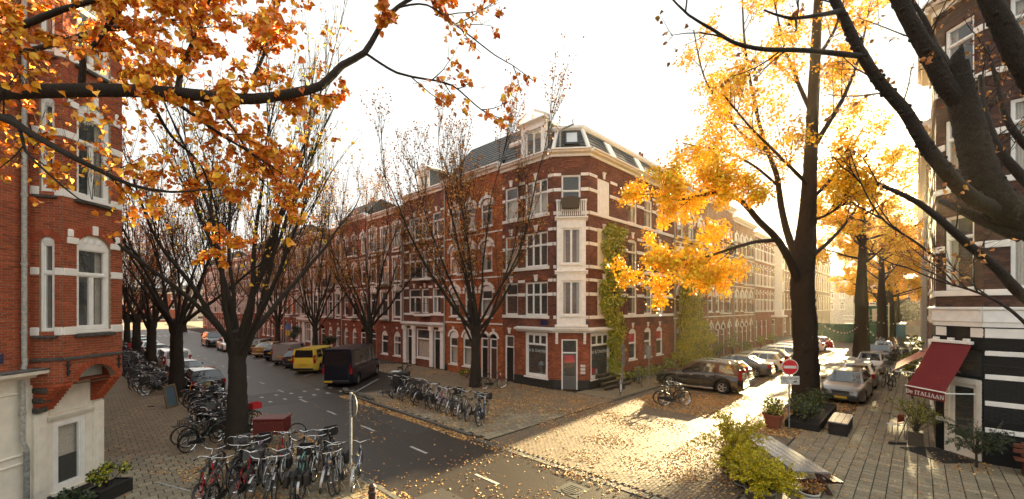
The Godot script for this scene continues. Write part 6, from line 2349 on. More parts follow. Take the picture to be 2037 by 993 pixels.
func car(called: String, kind: String, paint_name: String, t: Transform3D, label: String, category: String, group: String, o := {}) -> Node3D:
	var k := car_kind(kind)
	var key := "body_" + kind
	if not frames.has(key):
		frames[key] = car_body(k)
	var c := thing(called, label, category, t, group)
	var P: Material = M[paint_name]
	mi("body", frames[key], P, c)
	var cab: Array = k["cab"]
	var wb: float = k["cw"][0]
	var wt: float = k["cw"][1]
	var ro: float = k["roof"]
	var yb := lerp_list(k["belt"], cab[0]) - 0.02
	var yf := lerp_list(k["belt"], cab[3]) - 0.02
	var B := [Vector3(cab[0], yb, wb), Vector3(cab[3], yf, wb * 0.94), Vector3(cab[3], yf, -wb * 0.94), Vector3(cab[0], yb, -wb)]
	var T := [Vector3(cab[1], ro - 0.07, wt), Vector3(cab[2], ro - 0.05, wt), Vector3(cab[2], ro - 0.05, -wt), Vector3(cab[1], ro - 0.07, -wt)]
	var m := MB.new()
	var S := [B[0], B[1], T[1], T[0]]
	var S2 := [B[2], B[3], T[3], T[2]]
	var Fq := [B[1], B[2], T[2], T[1]]
	var Rq := [B[3], B[0], T[0], T[3]]
	for q in [S, S2, Fq, Rq]:
		m.quad(q[0], q[1], q[2], q[3])
	# crowned roof with rounded edges
	var rows := []
	for i in 9:
		var f := i / 8.0
		var x := lerpf(cab[1], cab[2], f)
		var row := PackedVector3Array()
		for j in 9:
			var g := j / 8.0 * 2 - 1
			row.append(Vector3(x, lerpf(ro - 0.07, ro - 0.05, f) + 0.06 * (1 - pow(absf(g), 3.0)) * (0.35 + 0.65 * sin(PI * clampf(f * 0.92 + 0.06, 0, 1))), -g * wt))
		rows.append(row)
	m.sheet(rows)
	mi("cabin", m.mesh(), P, c)
	var G: Material = M["car_glass"]
	mi("windshield", glass_patch(Fq, 0.06, 0.94, 0.1, 0.93), G, c)
	if not o.get("solid_rear", false):
		mi("rear_window", glass_patch(Rq, 0.1, 0.9, 0.16, 0.9), G, c)
	var blank: bool = k.get("blank", false) and not o.get("windows", false)
	for s in 2:
		var q: Array = S if s == 0 else S2
		# along the side, 0 is the rear on one flank and the front on the other
		var cuts := [[0.07, 0.32, 0.05, 0.0], [0.35, 0.6, 0.0, 0.0], [0.63, 0.93, 0.0, -0.02]] if not blank else [[0.72, 0.95, 0.0, -0.03]]
		for e in cuts:
			if s == 0:
				mi("side_window", glass_patch(q, e[0], e[1], 0.12, 0.88, e[2] * 0.6, e[3]), G, c)
			else:
				mi("side_window", glass_patch(q, 1 - e[1], 1 - e[0], 0.12, 0.88, -e[3], -e[2] * 0.6), G, c)
	var wm := wheel_meshes(k["r"])
	for a in k["ax"]:
		for s in [-1.0, 1.0]:
			var wt_ := Transform3D(Basis(Vector3.UP, 0.0 if s > 0 else PI), Vector3(a, k["r"], s * (k["W"] * 0.5 - 0.13)))
			var tyre := mi("wheel", wm[0], M["rubber"], c, wt_)
			mi("rim", wm[1], M[o.get("rim", "steel")], tyre)
			mi("brake_disc", wm[2], M["plastic_black"], tyre)
	var half: float = k["L"] * 0.5
	var w: float = k["W"] * 0.5
	var hy := lerp_list(k["belt"], half - 0.2) - 0.12
	var tall: bool = k["roof"] > 1.6 and kind != "suv"
	for s in [-1.0, 1.0]:
		var hl := MB.new()
		hl.bbox(-0.16, -0.07, -0.17, 0.03, 0.07, 0.17, 0.025)
		mi("headlight", hl.mesh(), M["lamp_lens"], c, Transform3D(Basis(Vector3.UP, s * -0.35), Vector3(half - 0.1, hy, s * (w - 0.36))))
		var tl := MB.new()
		var th := 0.3 if tall or kind == "suv" else 0.12
		tl.bbox(-0.05, -th, -0.08, 0.1, th, 0.08, 0.02)
		mi("taillight", tl.mesh(), M["lamp_red"], c, Transform3D(Basis(Vector3.UP, s * 0.3), Vector3(-half + 0.1, 1.1 if tall else (1.12 if kind == "suv" else 0.82), s * (w - (0.17 if not tall else 0.15)))))
		var mr := MB.new()
		mr.bbox(-0.07, -0.07, -0.1, 0.07, 0.08, 0.1, 0.03)
		mi("wing_mirror", mr.mesh(), P, c, Transform3D(Basis.IDENTITY, Vector3(cab[3] - 0.42, yf + 0.1, s * (w + 0.06))))
		for x in [-0.25, -1.15]:
			var dh := MB.new()
			dh.bbox(-0.09, -0.014, -0.015, 0.09, 0.014, 0.02, 0.006)
			mi("door_handle", dh.mesh(), M["chrome"] if o.get("bright", false) else P, c, mv(cab[3] - 0.6 + x, yf - 0.12, s * (w - 0.01)))
		var sk := MB.new()
		sk.bbox(k["ax"][0] + k["r"] + 0.1, 0.2, -0.02, k["ax"][1] - k["r"] - 0.1, 0.29, 0.02, 0.01)
		mi("side_skirt", sk.mesh(), M["chrome"] if kind == "suv" else M["plastic_black"], c, mv(0, 0, s * (w - 0.02)))
		for x in [cab[3] - 0.35, cab[3] - 1.4, cab[0] + 0.75]:
			var sm := MB.new()
			var pts := []
			for p in [[0.06, -0.012], [0.1, -0.004], [0.3, 0.0], [0.55, -0.004], [0.8, -0.025], [0.93, -0.057]]:
				pts.append(Vector3(x, lerpf(0.22, lerp_list(k["belt"], x), p[0]), s * (w - 0.05 * pow(absf(x) / half, 3.0) + p[1])))
			sm.tube(pts, [0.006], 4, false)
			mi("door_seam", sm.mesh(), M["plastic_black"], c)
		if k["rails"] and not o.get("no_rails", false):
			var rl := MB.new()
			rl.tube([Vector3(cab[1] + 0.15, ro - 0.04, s * wt * 0.94), Vector3(cab[1] + 0.25, ro + 0.05, s * wt * 0.94), Vector3(cab[2] - 0.2, ro + 0.05, s * wt * 0.94), Vector3(cab[2] - 0.05, ro - 0.03, s * wt * 0.94)], [0.016], 6)
			mi("roof_rail", rl.mesh(), M["chrome"], c)
	for s in [-1.0, 1.0]:
		var bp := MB.new()
		bp.bbox(-0.06, 0.26, -w + 0.22, 0.05, 0.44, w - 0.22, 0.03)
		mi("bumper", bp.mesh(), M["plastic_black"] if kind != "sedan" else P, c, mv(s * (half - 0.02), 0, 0))
		var pl := MB.new()
		pl.bbox(-0.01, -0.055, -0.26, 0.01, 0.055, 0.26, 0.004)
		mi("number_plate", pl.mesh(), M["plate"], c, mv(s * (half + 0.035) if s > 0 else -half - (0.012 if kind != "van_large" else 0.045), 0.36 if s > 0 or kind == "van_large" else 0.72, 0 if kind != "van_large" or s > 0 else -0.5))
	var gr := MB.new()
	for j in 4:
		gr.box(half - 0.05, 0.5 + j * 0.05, -0.36, half + 0.012, 0.525 + j * 0.05, 0.36)
	mi("grille", gr.mesh(), M["plastic_black"], c)
	return c

func build_cars() -> void:
	paint("paint_black", lin(0.008, 0.008, 0.01), 0.2)
	paint("paint_navy", lin(0.004, 0.006, 0.014), 0.35).clearcoat = 0.3
	paint("paint_yellow", lin(0.72, 0.52, 0.06), 0.3)
	paint("paint_silver", lin(0.42, 0.42, 0.41), 0.3, 0.5)
	paint("paint_pewter", lin(0.16, 0.15, 0.14), 0.3, 0.5)
	paint("paint_whitecar", lin(0.7, 0.69, 0.66), 0.25)
	paint("paint_gold", lin(0.4, 0.27, 0.13), 0.3, 0.5)
	paint("paint_teal", lin(0.02, 0.045, 0.05), 0.25)
	paint("paint_red", lin(0.36, 0.012, 0.012), 0.25)
	paint("paint_slate", lin(0.035, 0.038, 0.045), 0.25)
	var gl := "cars parked along the left pavement"
	var b := 30.1
	for s in [["hatch", "paint_black", "black hatchback parked nearest on the left, rear plate towards us"], ["sedan", "paint_slate", "dark slate car directly in front of the nearest black hatchback"], ["van_small", "paint_whitecar", "white high-roofed car behind the tree with the leaning frame"], ["sedan", "paint_silver", "silver saloon ahead of the white high-roofed car"], ["wagon", "paint_teal", "dark teal estate car by the twin-forked tree"], ["hatch", "paint_silver", "pale grey hatchback in the far left row"], ["hatch", "paint_black", "small black car last but one in the far left row"], ["wagon", "paint_pewter", "pewter estate car last in the far left row"]]:
		car("parked_car", s[0], s[1], heading(V(4.85, 0, b), 0, 1), s[2], "car", gl, {"windows": true})
		b += 5.5
	var gr := "vehicles parked at an angle on the right of the left street"
	var put := func(called: String, kind: String, p: String, a: float, bb: float, label: String, o := {}) -> void:
		var half: float = car_kind(kind)["L"] * 0.5
		car(called, kind, p, heading(V(a + half * CA, -0.002, bb + half * SA), CA, SA), label, "van" if called == "parked_van" else "car", gr, o)
	put.call("parked_van", "van_large", "paint_navy", 10.9, 25.7, "big dark navy panel van parked at the end of the bays", {"windows": true})
	put.call("parked_van", "van_mid", "paint_yellow", 11.35, 32.6, "bright yellow van between the navy van and a small dark car", {"windows": true})
	put.call("parked_car", "hatch", "paint_slate", 11.6, 35.9, "small dark car squeezed between the yellow and the silver van")
	put.call("parked_van", "van_small", "paint_silver", 11.7, 39.0, "silver panel van with windowless rear doors", {"solid_rear": true})
	put.call("parked_car", "hatch", "paint_black", 12.0, 42.6, "black car between the silver van and the golden saloon")
	put.call("parked_car", "sedan", "paint_gold", 12.0, 46.2, "golden beige saloon with its boot towards the road")
	put.call("parked_car", "wagon", "paint_pewter", 12.2, 50.0, "grey estate car behind the golden saloon")
	car("parked_car", "hatch", "paint_whitecar", heading(V(11.6, 0, 56.5), 0, -1), "white car in the distance ahead of the golden saloon", "car", gr)
	car("parked_car", "suv", "paint_black", heading(V(11.6, 0, 64.5), 0, -1), "black off-road car in the distance by the far bicycles", "car", gr)
	# right street, nose towards the houses
	var g2 := "cars parked nose-in before the right-street houses"
	for s in [[26.2, 9.45, "suv", "paint_black", "large black estate-like SUV parked first on the corner, side towards us", {"bright": true}], [29.4, 9.6, "hatch", "paint_slate", "black hatchback hidden behind the large black SUV", {}], [33.6, 9.6, "sedan", "paint_slate", "long dark saloon, third car in from the corner", {"bright": true}], [37.0, 9.0, "mini", "paint_whitecar", "small white city car past the long dark saloon", {}], [40.2, 9.5, "hatch", "paint_black", "black hatchback between the white city car and the silver estate", {}], [43.4, 9.5, "wagon", "paint_silver", "silver estate car with roof rails half behind the big trunk", {}], [46.6, 9.5, "wagon", "paint_silver", "second silver estate car behind the big trunk", {}], [50.0, 9.5, "hatch", "paint_red", "red hatchback glimpsed behind the big trunk", {}], [56.5, 9.3, "hatch", "paint_whitecar", "white hatchback emerging past the big trunk", {}], [60.0, 9.0, "hatch", "paint_red", "bright red car at the end of the nose-in row", {}]]:
		car("parked_car", s[2], s[3], heading(V(s[0], 0.03, s[1]), -0.06, 1), s[4], "car", g2, s[5])
	var g3 := "cars parked along the right pavement"
	car("parked_car", "wagon", "paint_pewter", heading(V(29.3, 0.03, 2.75), -1, 0.03), "dark grey estate car facing us behind the planter bench", "car", g3, {"bright": true})
	var sw := car("parked_car", "wagon", "paint_silver", heading(V(34.9, 0.03, 2.7), 1, 0.02), "silver estate car with ladder racks on its roof", "car", g3)
	for s in [-0.32, 0.32]:
		var rk := MB.new()
		for z in [-0.2, 0.2]:
			rk.box(-1.3, 1.62, s + z - 0.02, 0.1, 1.66, s + z + 0.02)
		for x in 5:
			rk.box(-1.25 + x * 0.3, 1.625, s - 0.18, -1.21 + x * 0.3, 1.655, s + 0.18)
		for x in [-1.1, -0.2]:
			rk.box(x, 1.5, s - 0.16, x + 0.04, 1.62, s - 0.12)
		mi("roof_rack", rk.mesh(), M["steel"], sw)
	car("parked_car", "hatch", "paint_silver", heading(V(42.0, 0.03, 2.6), -1, 0), "pale car facing us in front of the straight golden tree", "car", g3)
	car("parked_car", "hatch", "paint_slate", heading(V(51.5, 0.03, 2.5), -1, 0), "dark car behind the straight golden tree", "car", g3)
	car("parked_car", "sedan", "paint_silver", heading(V(57.5, 0.03, 2.5), -1, 0), "grey saloon farther down the right pavement", "car", g3)
	car("parked_car", "wagon", "paint_black", heading(V(63.5, 0.03, 2.5), -1, 0), "black estate car farther down the right pavement", "car", g3)
	car("parked_car", "sedan", "paint_black", heading(V(112, 0.03, 8.0), 0, 1), "dark saloon crossing the far end of the right street", "car", "")

# ---------------------------------------------------------------- bicycles
func bike_meshes(style: int) -> Dictionary:
	var key := "bike%d" % style
	if frames.has(key):
		return frames[key]
	var d := {}
	var rr := 0.34
	var lie := Transform3D(Basis(Vector3.RIGHT, PI / 2), Vector3.ZERO)
	if not frames.has("bike_wheel"):
		var ty := MB.new()
		var prof := []
		for k in 7:
			var a := TAU * k / 6.0
			prof.append(Vector2(rr - 0.018 + cos(a) * 0.018, sin(a) * 0.018))
		ty.lathe(prof, 28, lie)
		var rim := MB.new()
		rim.lathe([Vector2(rr - 0.034, -0.012), Vector2(rr - 0.034, 0.012), Vector2(rr - 0.05, 0.0), Vector2(rr - 0.034, -0.012)], 28, lie)
		for k in 14:
			var a := TAU * k / 14
			rim.tube([Vector3(cos(a + 0.5) * 0.02, sin(a + 0.5) * 0.02, 0.025 * (1 if k % 2 == 0 else -1)), Vector3(cos(a), sin(a), 0) * (rr - 0.04)], [0.0022], 3, false)
		rim.lathe([Vector2(0.022, -0.04), Vector2(0.022, 0.04)], 8, lie)
		frames["bike_wheel"] = [ty.mesh(), rim.mesh()]
	var rear := Vector3(-0.54, rr, 0)
	var bb := Vector3(-0.1, 0.28, 0)
	var seat := Vector3(-0.3, 0.86, 0)
	var head_lo := Vector3(0.36, 0.66, 0)
	var head_hi := Vector3(0.3, 0.9, 0)
	var f := MB.new()
	f.tube([bb, seat], [0.017], 6)
	if style == 0:  # low step-through
		f.tube([head_lo, Vector3(0.2, 0.44, 0), Vector3(0.05, 0.32, 0), bb], [0.019], 6)
		f.tube([head_lo + Vector3(-0.02, 0.07, 0), Vector3(0.16, 0.56, 0), Vector3(-0.05, 0.46, 0), Vector3(-0.18, 0.5, 0)], [0.015], 6)
	elif style == 1:  # gent's frame
		f.tube([head_lo, bb], [0.018], 6)
		f.tube([head_hi, seat + Vector3(0.02, -0.04, 0)], [0.016], 6)
	else:  # single curved tube
		f.tube([head_lo, Vector3(0.24, 0.5, 0), Vector3(0.06, 0.36, 0), bb], [0.027], 7)
	f.tube([head_lo, head_hi], [0.022], 6)
	for z in [-0.05, 0.05]:
		f.tube([bb, rear + Vector3(0, 0, z)], [0.011], 5)
		f.tube([seat + Vector3(0.03, -0.1, 0), rear + Vector3(0, 0, z)], [0.009], 5)
	d["frame"] = f.mesh()
	var k2 := MB.new()
	for z in [-0.05, 0.05]:
		k2.tube([head_lo + Vector3(0, 0, z * 0.8), Vector3(0.45, 0.5, z), Vector3(0.54, rr, z)], [0.011], 5)
	d["fork"] = k2.mesh()
	var hb := MB.new()
	hb.tube([head_hi, head_hi + Vector3(-0.03, 0.14, 0)], [0.013], 6)
	var c := head_hi + Vector3(-0.03, 0.14, 0)
	for s in [-1.0, 1.0]:
		if style == 1:
			hb.tube([c, c + Vector3(0.05, 0.01, s * 0.14), c + Vector3(0.02, 0.03, s * 0.26), c + Vector3(-0.12, 0.02, s * 0.3)], [0.012], 6)
		else:
			hb.tube([c, c + Vector3(0.06, 0.03, s * 0.12), c + Vector3(0.0, 0.08, s * 0.25), c + Vector3(-0.2, 0.06, s * 0.28)], [0.012], 6)
	d["handlebar"] = hb.mesh()
	var gp := MB.new()
	for s in [-1.0, 1.0]:
		gp.tube([c + (Vector3(-0.05, 0.023, s * 0.287) if style == 1 else Vector3(-0.1, 0.07, s * 0.267)), c + (Vector3(-0.14, 0.02, s * 0.302) if style == 1 else Vector3(-0.22, 0.06, s * 0.283))], [0.018], 6)
	d["grips"] = gp.mesh()
	var sd := MB.new()
	var srow := []
	for i in 7:
		var x := -0.16 + i * 0.05
		var row := PackedVector3Array()
		var hw: float = [0.08, 0.105, 0.1, 0.07, 0.045, 0.035, 0.022][i]
		for j in 7:
			var g := j / 6.0 * 2 - 1
			row.append(seat + Vector3(-0.04 + x, 0.1 - 0.05 * g * g + (0.015 if i < 2 else 0.0), -g * hw))
		srow.append(row)
	sd.sheet(srow)
	sd.tube([seat + Vector3(-0.03, 0.0, 0), seat + Vector3(-0.05, 0.08, 0)], [0.013], 6)
	d["saddle"] = sd.mesh()
	var mg := MB.new()
	for q in [[-0.54, -0.1, 3.3], [0.54, 0.9, 3.0]]:
		var rows := []
		for i in 14:
			var a: float = q[1] + (q[2] - q[1]) * i / 13.0
			var row := PackedVector3Array()
			for z in [0.03, 0.0, -0.03]:
				var e := rr + 0.03 - absf(z) * 0.35
				row.append(Vector3(q[0] + cos(a) * e, rr + sin(a) * e, z))
			rows.append(row)
		mg.sheet(rows)
	d["mudguard"] = mg.mesh()
	var cr := MB.new()
	for z in [-0.07, 0.0, 0.07]:
		cr.tube([Vector3(-0.36, 0.72, z), Vector3(-0.86, 0.72, z)], [0.007], 4)
	for x in [-0.4, -0.62, -0.84]:
		cr.tube([Vector3(x, 0.72, -0.07), Vector3(x, 0.72, 0.07)], [0.006], 4)
	for z in [-0.07, 0.07]:
		cr.tube([Vector3(-0.78, 0.72, z), Vector3(-0.54, 0.34, z)], [0.006], 4)
	d["carrier"] = cr.mesh()
	var cg := MB.new()
	cg.prism(PackedVector2Array([Vector2(-0.6, 0.29), Vector2(-0.16, 0.2), Vector2(0.0, 0.22), Vector2(0.02, 0.34), Vector2(-0.1, 0.38), Vector2(-0.55, 0.38)]), 0.05, 0.075)
	d["chain_guard"] = cg.mesh()
	var pe := MB.new()
	for s in [-1.0, 1.0]:
		pe.tube([bb + Vector3(0, 0, s * 0.04), bb + Vector3(0, 0, s * 0.08), bb + Vector3(s * 0.1, -s * 0.13, s * 0.09)], [0.009], 5)
		pe.xbox(mv(bb.x + s * 0.1, bb.y - s * 0.13, s * 0.13), Vector3(0.09, 0.02, 0.07))
	d["crank"] = pe.mesh()
	var lp := MB.new()
	lp.lathe([Vector2(0, -0.04), Vector2(0.035, -0.03), Vector2(0.042, 0.03), Vector2(0, 0.035)], 10, Transform3D(Basis(Vector3.FORWARD, PI / 2), Vector3(0.42, 0.86, 0)))
	d["headlamp"] = lp.mesh()
	var ks := MB.new()
	ks.tube([Vector3(-0.4, 0.3, 0.05), Vector3(-0.44, 0.02, 0.16)], [0.009], 5)
	d["kickstand"] = ks.mesh()
	var bk := MB.new()
	for y in [0.0, 0.1, 0.2]:
		bk.tube([Vector3(0.4, 0.78 + y, -0.17), Vector3(0.72, 0.78 + y, -0.17), Vector3(0.72, 0.78 + y, 0.17), Vector3(0.4, 0.78 + y, 0.17), Vector3(0.4, 0.78 + y, -0.17)], [0.007], 4)
	for x in 5:
		for z in [-0.17, 0.17]:
			bk.tube([Vector3(0.4 + x * 0.08, 0.78, z), Vector3(0.4 + x * 0.08, 0.98, z)], [0.005], 4)
		bk.tube([Vector3(0.4 + x * 0.08, 0.78, -0.17), Vector3(0.4 + x * 0.08, 0.78, 0.17)], [0.005], 4)
		bk.tube([Vector3(0.72, 0.78, -0.16 + x * 0.08), Vector3(0.72, 0.98, -0.16 + x * 0.08)], [0.005], 4)
	d["basket"] = bk.mesh()
	var crt := MB.new()
	for s in [[0.4, 0.78, -0.2, 0.76, 0.8, 0.2], [0.4, 0.8, -0.2, 0.415, 1.02, 0.2], [0.745, 0.8, -0.2, 0.76, 1.02, 0.2], [0.415, 0.8, -0.2, 0.745, 1.02, -0.185], [0.415, 0.8, 0.185, 0.745, 1.02, 0.2]]:
		crt.box(s[0], s[1], s[2], s[3], s[4], s[5])
	d["crate"] = crt.mesh()
	var bag := MB.new()
	for s in [-1.0, 1.0]:
		bag.bbox(-0.82, 0.42, s * 0.15 - 0.06, -0.46, 0.72, s * 0.15 + 0.06, 0.03)
	d["pannier"] = bag.mesh()
	frames[key] = d
	return d

func bicycle(style: int, fmat: String, extra: String, t: Transform3D, label: String, group: String) -> Node3D:
	var d := bike_meshes(style)
	var b := thing("bicycle", label, "bicycle", t, group)
	mi("frame", d["frame"], M[fmat], b)
	mi("fork", d["fork"], M[fmat], b)
	for x in [-0.54, 0.54]:
		var w := mi("wheel", frames["bike_wheel"][0], M["rubber"], b, Transform3D(Basis(Vector3.FORWARD, R(0, TAU)), Vector3(x, 0.34, 0)))
		mi("rim", frames["bike_wheel"][1], M["chrome"], w)
	mi("handlebar", d["handlebar"], M["chrome"], b)
	mi("grips", d["grips"], M["leather"], b)
	mi("saddle", d["saddle"], M["leather"], b)
	mi("mudguard", d["mudguard"], M["plastic_black"] if rng.randf() < 0.6 else M["steel"], b)
	mi("carrier", d["carrier"], M["iron"], b)
	mi("chain_guard", d["chain_guard"], M["plastic_black"], b)
	mi("crank", d["crank"], M["steel"], b)
	mi("headlamp", d["headlamp"], M["chrome"], b)
	mi("kickstand", d["kickstand"], M["steel"], b)
	if extra == "basket":
		mi("basket", d["basket"], M["iron"], b)
	elif extra == "crate":
		mi("crate", d["crate"], M[["plastic_black", "plastic_black", "plastic_grey", "wood_grey", "plastic_black", "bike_red"][rng.randi() % 6]], b)
	elif extra == "pannier":
		mi("pannier", d["pannier"], M["leather"], b)
	return b

const ORD := ["first", "second", "third", "fourth", "fifth", "sixth", "seventh", "eighth", "ninth", "tenth", "eleventh", "twelfth", "thirteenth", "fourteenth", "fifteenth", "sixteenth", "seventeenth", "eighteenth", "nineteenth", "twentieth"]

func lean(t: Transform3D, angle: float) -> Transform3D:
	return t * Transform3D(Basis(Vector3.RIGHT, angle), Vector3.ZERO)

# a row of bicycles side by side from p to q, pointing along (da, db)
func bike_row(n: int, p: Vector2, q: Vector2, y: float, da: float, db: float, where: String, group: String, seed_: int, special := {}) -> void:
	rng.seed = seed_
	var cols := ["bike_black", "bike_black", "bike_black", "bike_grey", "bike_black", "bike_green", "bike_silver", "bike_blue"]
	var word := {"bike_black": "black", "bike_grey": "dark grey", "bike_green": "dark green", "bike_silver": "silver", "bike_blue": "blue", "bike_red": "red", "bike_white": "white", "bike_mint": "mint green", "bike_orange": "orange", "bike_lilac": "lilac"}
	for k in n:
		var f := (k + 0.5) / n
		var c := p.lerp(q, f)
		var fm: String = special.get(k, cols[rng.randi() % cols.size()])
		var style := rng.randi() % 3
		var extra: String = ["", "", "basket", "crate", "pannier"][rng.randi() % 5]
		var flip := -1.0 if rng.randf() < 0.35 else 1.0
		var t := heading(V(c.x + R(-0.12, 0.12) + da * R(-0.15, 0.15), y, c.y + R(-0.05, 0.05) + db * R(-0.15, 0.15)), da * flip + R(-0.12, 0.12), db * flip + R(-0.12, 0.12))
		bicycle(style, fm, extra, lean(t, R(-0.17, 0.17)), "%s%s bicycle, %s %s" % [word[fm], {"": "", "basket": " basket", "crate": " crate", "pannier": " pannier"}[extra], ORD[k], where], group)

func build_bikes() -> void:
	for c in [["bike_black", 0.01, 0.01, 0.011], ["bike_grey", 0.06, 0.06, 0.06], ["bike_green", 0.015, 0.03, 0.022], ["bike_silver", 0.4, 0.4, 0.39], ["bike_blue", 0.02, 0.05, 0.12], ["bike_red", 0.45, 0.015, 0.02], ["bike_white", 0.65, 0.64, 0.6], ["bike_mint", 0.2, 0.45, 0.4], ["bike_orange", 0.6, 0.2, 0.02], ["bike_lilac", 0.35, 0.2, 0.4]]:
		mat(c[0], lin(c[1], c[2], c[3]), 0.35)
	var y := 0.1
	# heap by the nearest tree: two rows across the strip
	var g := "bicycles heaped by the nearest tree"
	bike_row(14, Vector2(2.2, 12.7), Vector2(5.3, 11.2), y, 0.5, 0.87, "from left in the front heap by the sign pole", g, 11, {0: "bike_red", 2: "bike_red", 8: "bike_mint"})
	bike_row(12, Vector2(2.5, 14.2), Vector2(5.4, 12.9), y, 0.45, 0.89, "from left in the second heap before the tree", g, 12, {4: "bike_lilac", 6: "bike_red"})
	# along the kerb behind that tree
	g = "bicycles along the strip behind the nearest tree"
	bike_row(18, Vector2(4.2, 18.4), Vector2(4.2, 26.8), y, 1.0, 0.25, "from the near tree towards the black hatchback", g, 13, {17: "bike_orange"})
	bike_row(3, Vector2(2.9, 17.6), Vector2(2.9, 19.2), y, 0.9, 0.4, "beside the trunk on the pavement side", g, 14)
	g = "bicycles against the left-hand trees"
	bike_row(16, Vector2(2.9, 30.2), Vector2(2.9, 39.2), y, 1.0, 0.15, "from the picture frame past the second tree", g, 15)
	bike_row(12, Vector2(2.8, 41.2), Vector2(2.8, 51.0), y, 1.0, 0.2, "in the row past the twin-forked tree", g, 16)
	bike_row(8, Vector2(2.7, 53.0), Vector2(2.7, 62.0), y, 1.0, 0.1, "in the farthest row on the left pavement", g, 17)
	# rack on the far side of the road
	g = "bicycles in the rack by the corner house"
	bike_row(17, Vector2(12.3, 21.2), Vector2(12.0, 12.9), 0.075, 1.0, 0.55, "from the container in the rack across the road", g, 18, {14: "bike_silver", 8: "bike_silver", 9: "bike_lilac", 15: "bike_white"})
	var I := Transform3D.IDENTITY
	var rack := thing("bicycle_rack", "low steel rack holding the row of bicycles across the road", "bicycle rack", Transform3D(Basis.IDENTITY, V(11.5, 0.075, 17)))
	var rk := MB.new()
	rk.tube([Vector3(0, 0.35, -4.2), Vector3(0.02, 0.35, 4.2)], [0.02], 6)
	mi("rail", rk.mesh(), M["iron"], rack)
	for k in 9:
		var st := MB.new()
		st.tube([Vector3(0, 0, 0), Vector3(0, 0.34, 0)], [0.018], 6)
		mi("post", st.mesh(), M["iron"], rack, mv(0, 0, -4.1 + k * 1.02))
	# single ones
	g = "single bicycles"
	bicycle(2, "bike_silver", "pannier", lean(heading(V(20.95, 0.12, 11.95), 0.75, 0.45), 0.08), "silver bicycle with black panniers on the corner pavement by the wooden steps", g)
	bicycle(0, "bike_grey", "", lean(heading(V(24.0, 0.12, 12.3), 0.7, 0.5), -0.08), "grey bicycle leaning at the second pole before the red-blinded windows", g)
	bicycle(0, "bike_black", "", lean(heading(V(20.7, 0.03, 8.75), 0.72, -0.6), 0.06), "black bicycle nearest us in the pair before the black SUV", g)
	bicycle(1, "bike_black", "basket", lean(heading(V(20.95, 0.03, 9.15), 0.72, -0.55), 0.1), "black bicycle with basket in the pair before the black SUV", g)
	bicycle(0, "bike_grey", "", lean(heading(V(21.2, 0.03, 8.95), -0.7, 0.6), 0.1), "dark grey bicycle between the pair before the black SUV", g)
	bicycle(1, "bike_black", "", lean(heading(V(17.2, 0.075, 18.3), 0.9, -0.5), 0.1), "black bicycle beside the tree behind the rack", g)
	bicycle(1, "bike_black", "", lean(heading(V(15.9, 0.075, 26.2), 0.9, 0.4), 0.1), "black bicycle by the nose of the navy van", g)
	bicycle(1, "bike_black", "", lean(heading(V(33.5, 0.05, 1.35), 0.9, 0.3), 0.08), "black bicycle next to the silver estate car on the right pavement", g)
	bicycle(0, "bike_black", "", lean(heading(V(35.3, 0.05, 1.2), 0.9, 0.3), -0.08), "second black bicycle beside the silver estate car", g)
	bicycle(1, "bike_grey", "crate", lean(heading(V(39.5, 0.05, 1.3), 0.8, 0.4), 0.08), "dark grey bicycle with crate on the right pavement", g)
	bike_row(8, Vector2(48.5, 1.3), Vector2(58, 1.3), 0.05, 0.3, 1.0, "in the row before the golden trees", "bicycles under the golden trees", 19)
	bike_row(8, Vector2(13.2, 76), Vector2(15.4, 84), 0.06, 1.0, 0.1, "in the far heap before the square", "bicycles in the far heap", 21)
	var sc := MB.new()
	# two parked scooters at the end of the nose-in row
	for k in 3:
		var s := thing("motor_scooter", "%s dark scooter parked at the end of the nose-in row" % ["first", "second", "third"][k], "scooter", heading(V(64.5 + k * 1.3, 0.03, 8.6), 0.1, 1), "scooters by the site fence")
		var body := MB.new()
		body.prism(PackedVector2Array([Vector2(-0.75, 0.5), Vector2(-0.7, 0.8), Vector2(-0.1, 0.78), Vector2(0.0, 0.36), Vector2(0.3, 0.34), Vector2(0.45, 1.0), Vector2(0.55, 1.0), Vector2(0.6, 0.5), Vector2(0.35, 0.22), Vector2(-0.4, 0.24)]), -0.14, 0.14)
		mi("body", body.mesh(), M["paint_black"] if k != 1 else M["paint_red"], s)
		for x in [-0.55, 0.68]:
			var wm := wheel_meshes(0.29)
			var w := mi("wheel", wm[0], M["rubber"], s, Transform3D(Basis.from_scale(Vector3(0.86, 0.86, 0.6)), Vector3(x, 0.25, 0)))
			mi("rim", wm[1], M["steel"], w)
		var hb := MB.new()
		hb.tube([Vector3(0.48, 1.0, 0), Vector3(0.46, 1.08, -0.2), Vector3(0.4, 1.08, -0.33)], [0.016], 6)
		hb.tube([Vector3(0.48, 1.0, 0), Vector3(0.46, 1.08, 0.2), Vector3(0.4, 1.08, 0.33)], [0.016], 6)
		mi("handlebar", hb.mesh(), M["iron"], s)
		var se := MB.new()
		se.bbox(-0.72, 0.8, -0.14, -0.1, 0.88, 0.14, 0.03)
		mi("seat", se.mesh(), M["leather"], s)

# ---------------------------------------------------------------- street furniture
func pole(root: Node3D, h: float, r: float, mt := "zinc") -> void:
	var m := MB.new()
	m.tube([Vector3(0, -0.1, 0), Vector3(0, h, 0)], [r], 10)
	m.lathe([Vector2(r * 1.15, h - 0.02), Vector2(r * 1.15, h + 0.02), Vector2(0, h + 0.03)], 10)
	mi("pole", m.mesh(), M[mt], root)

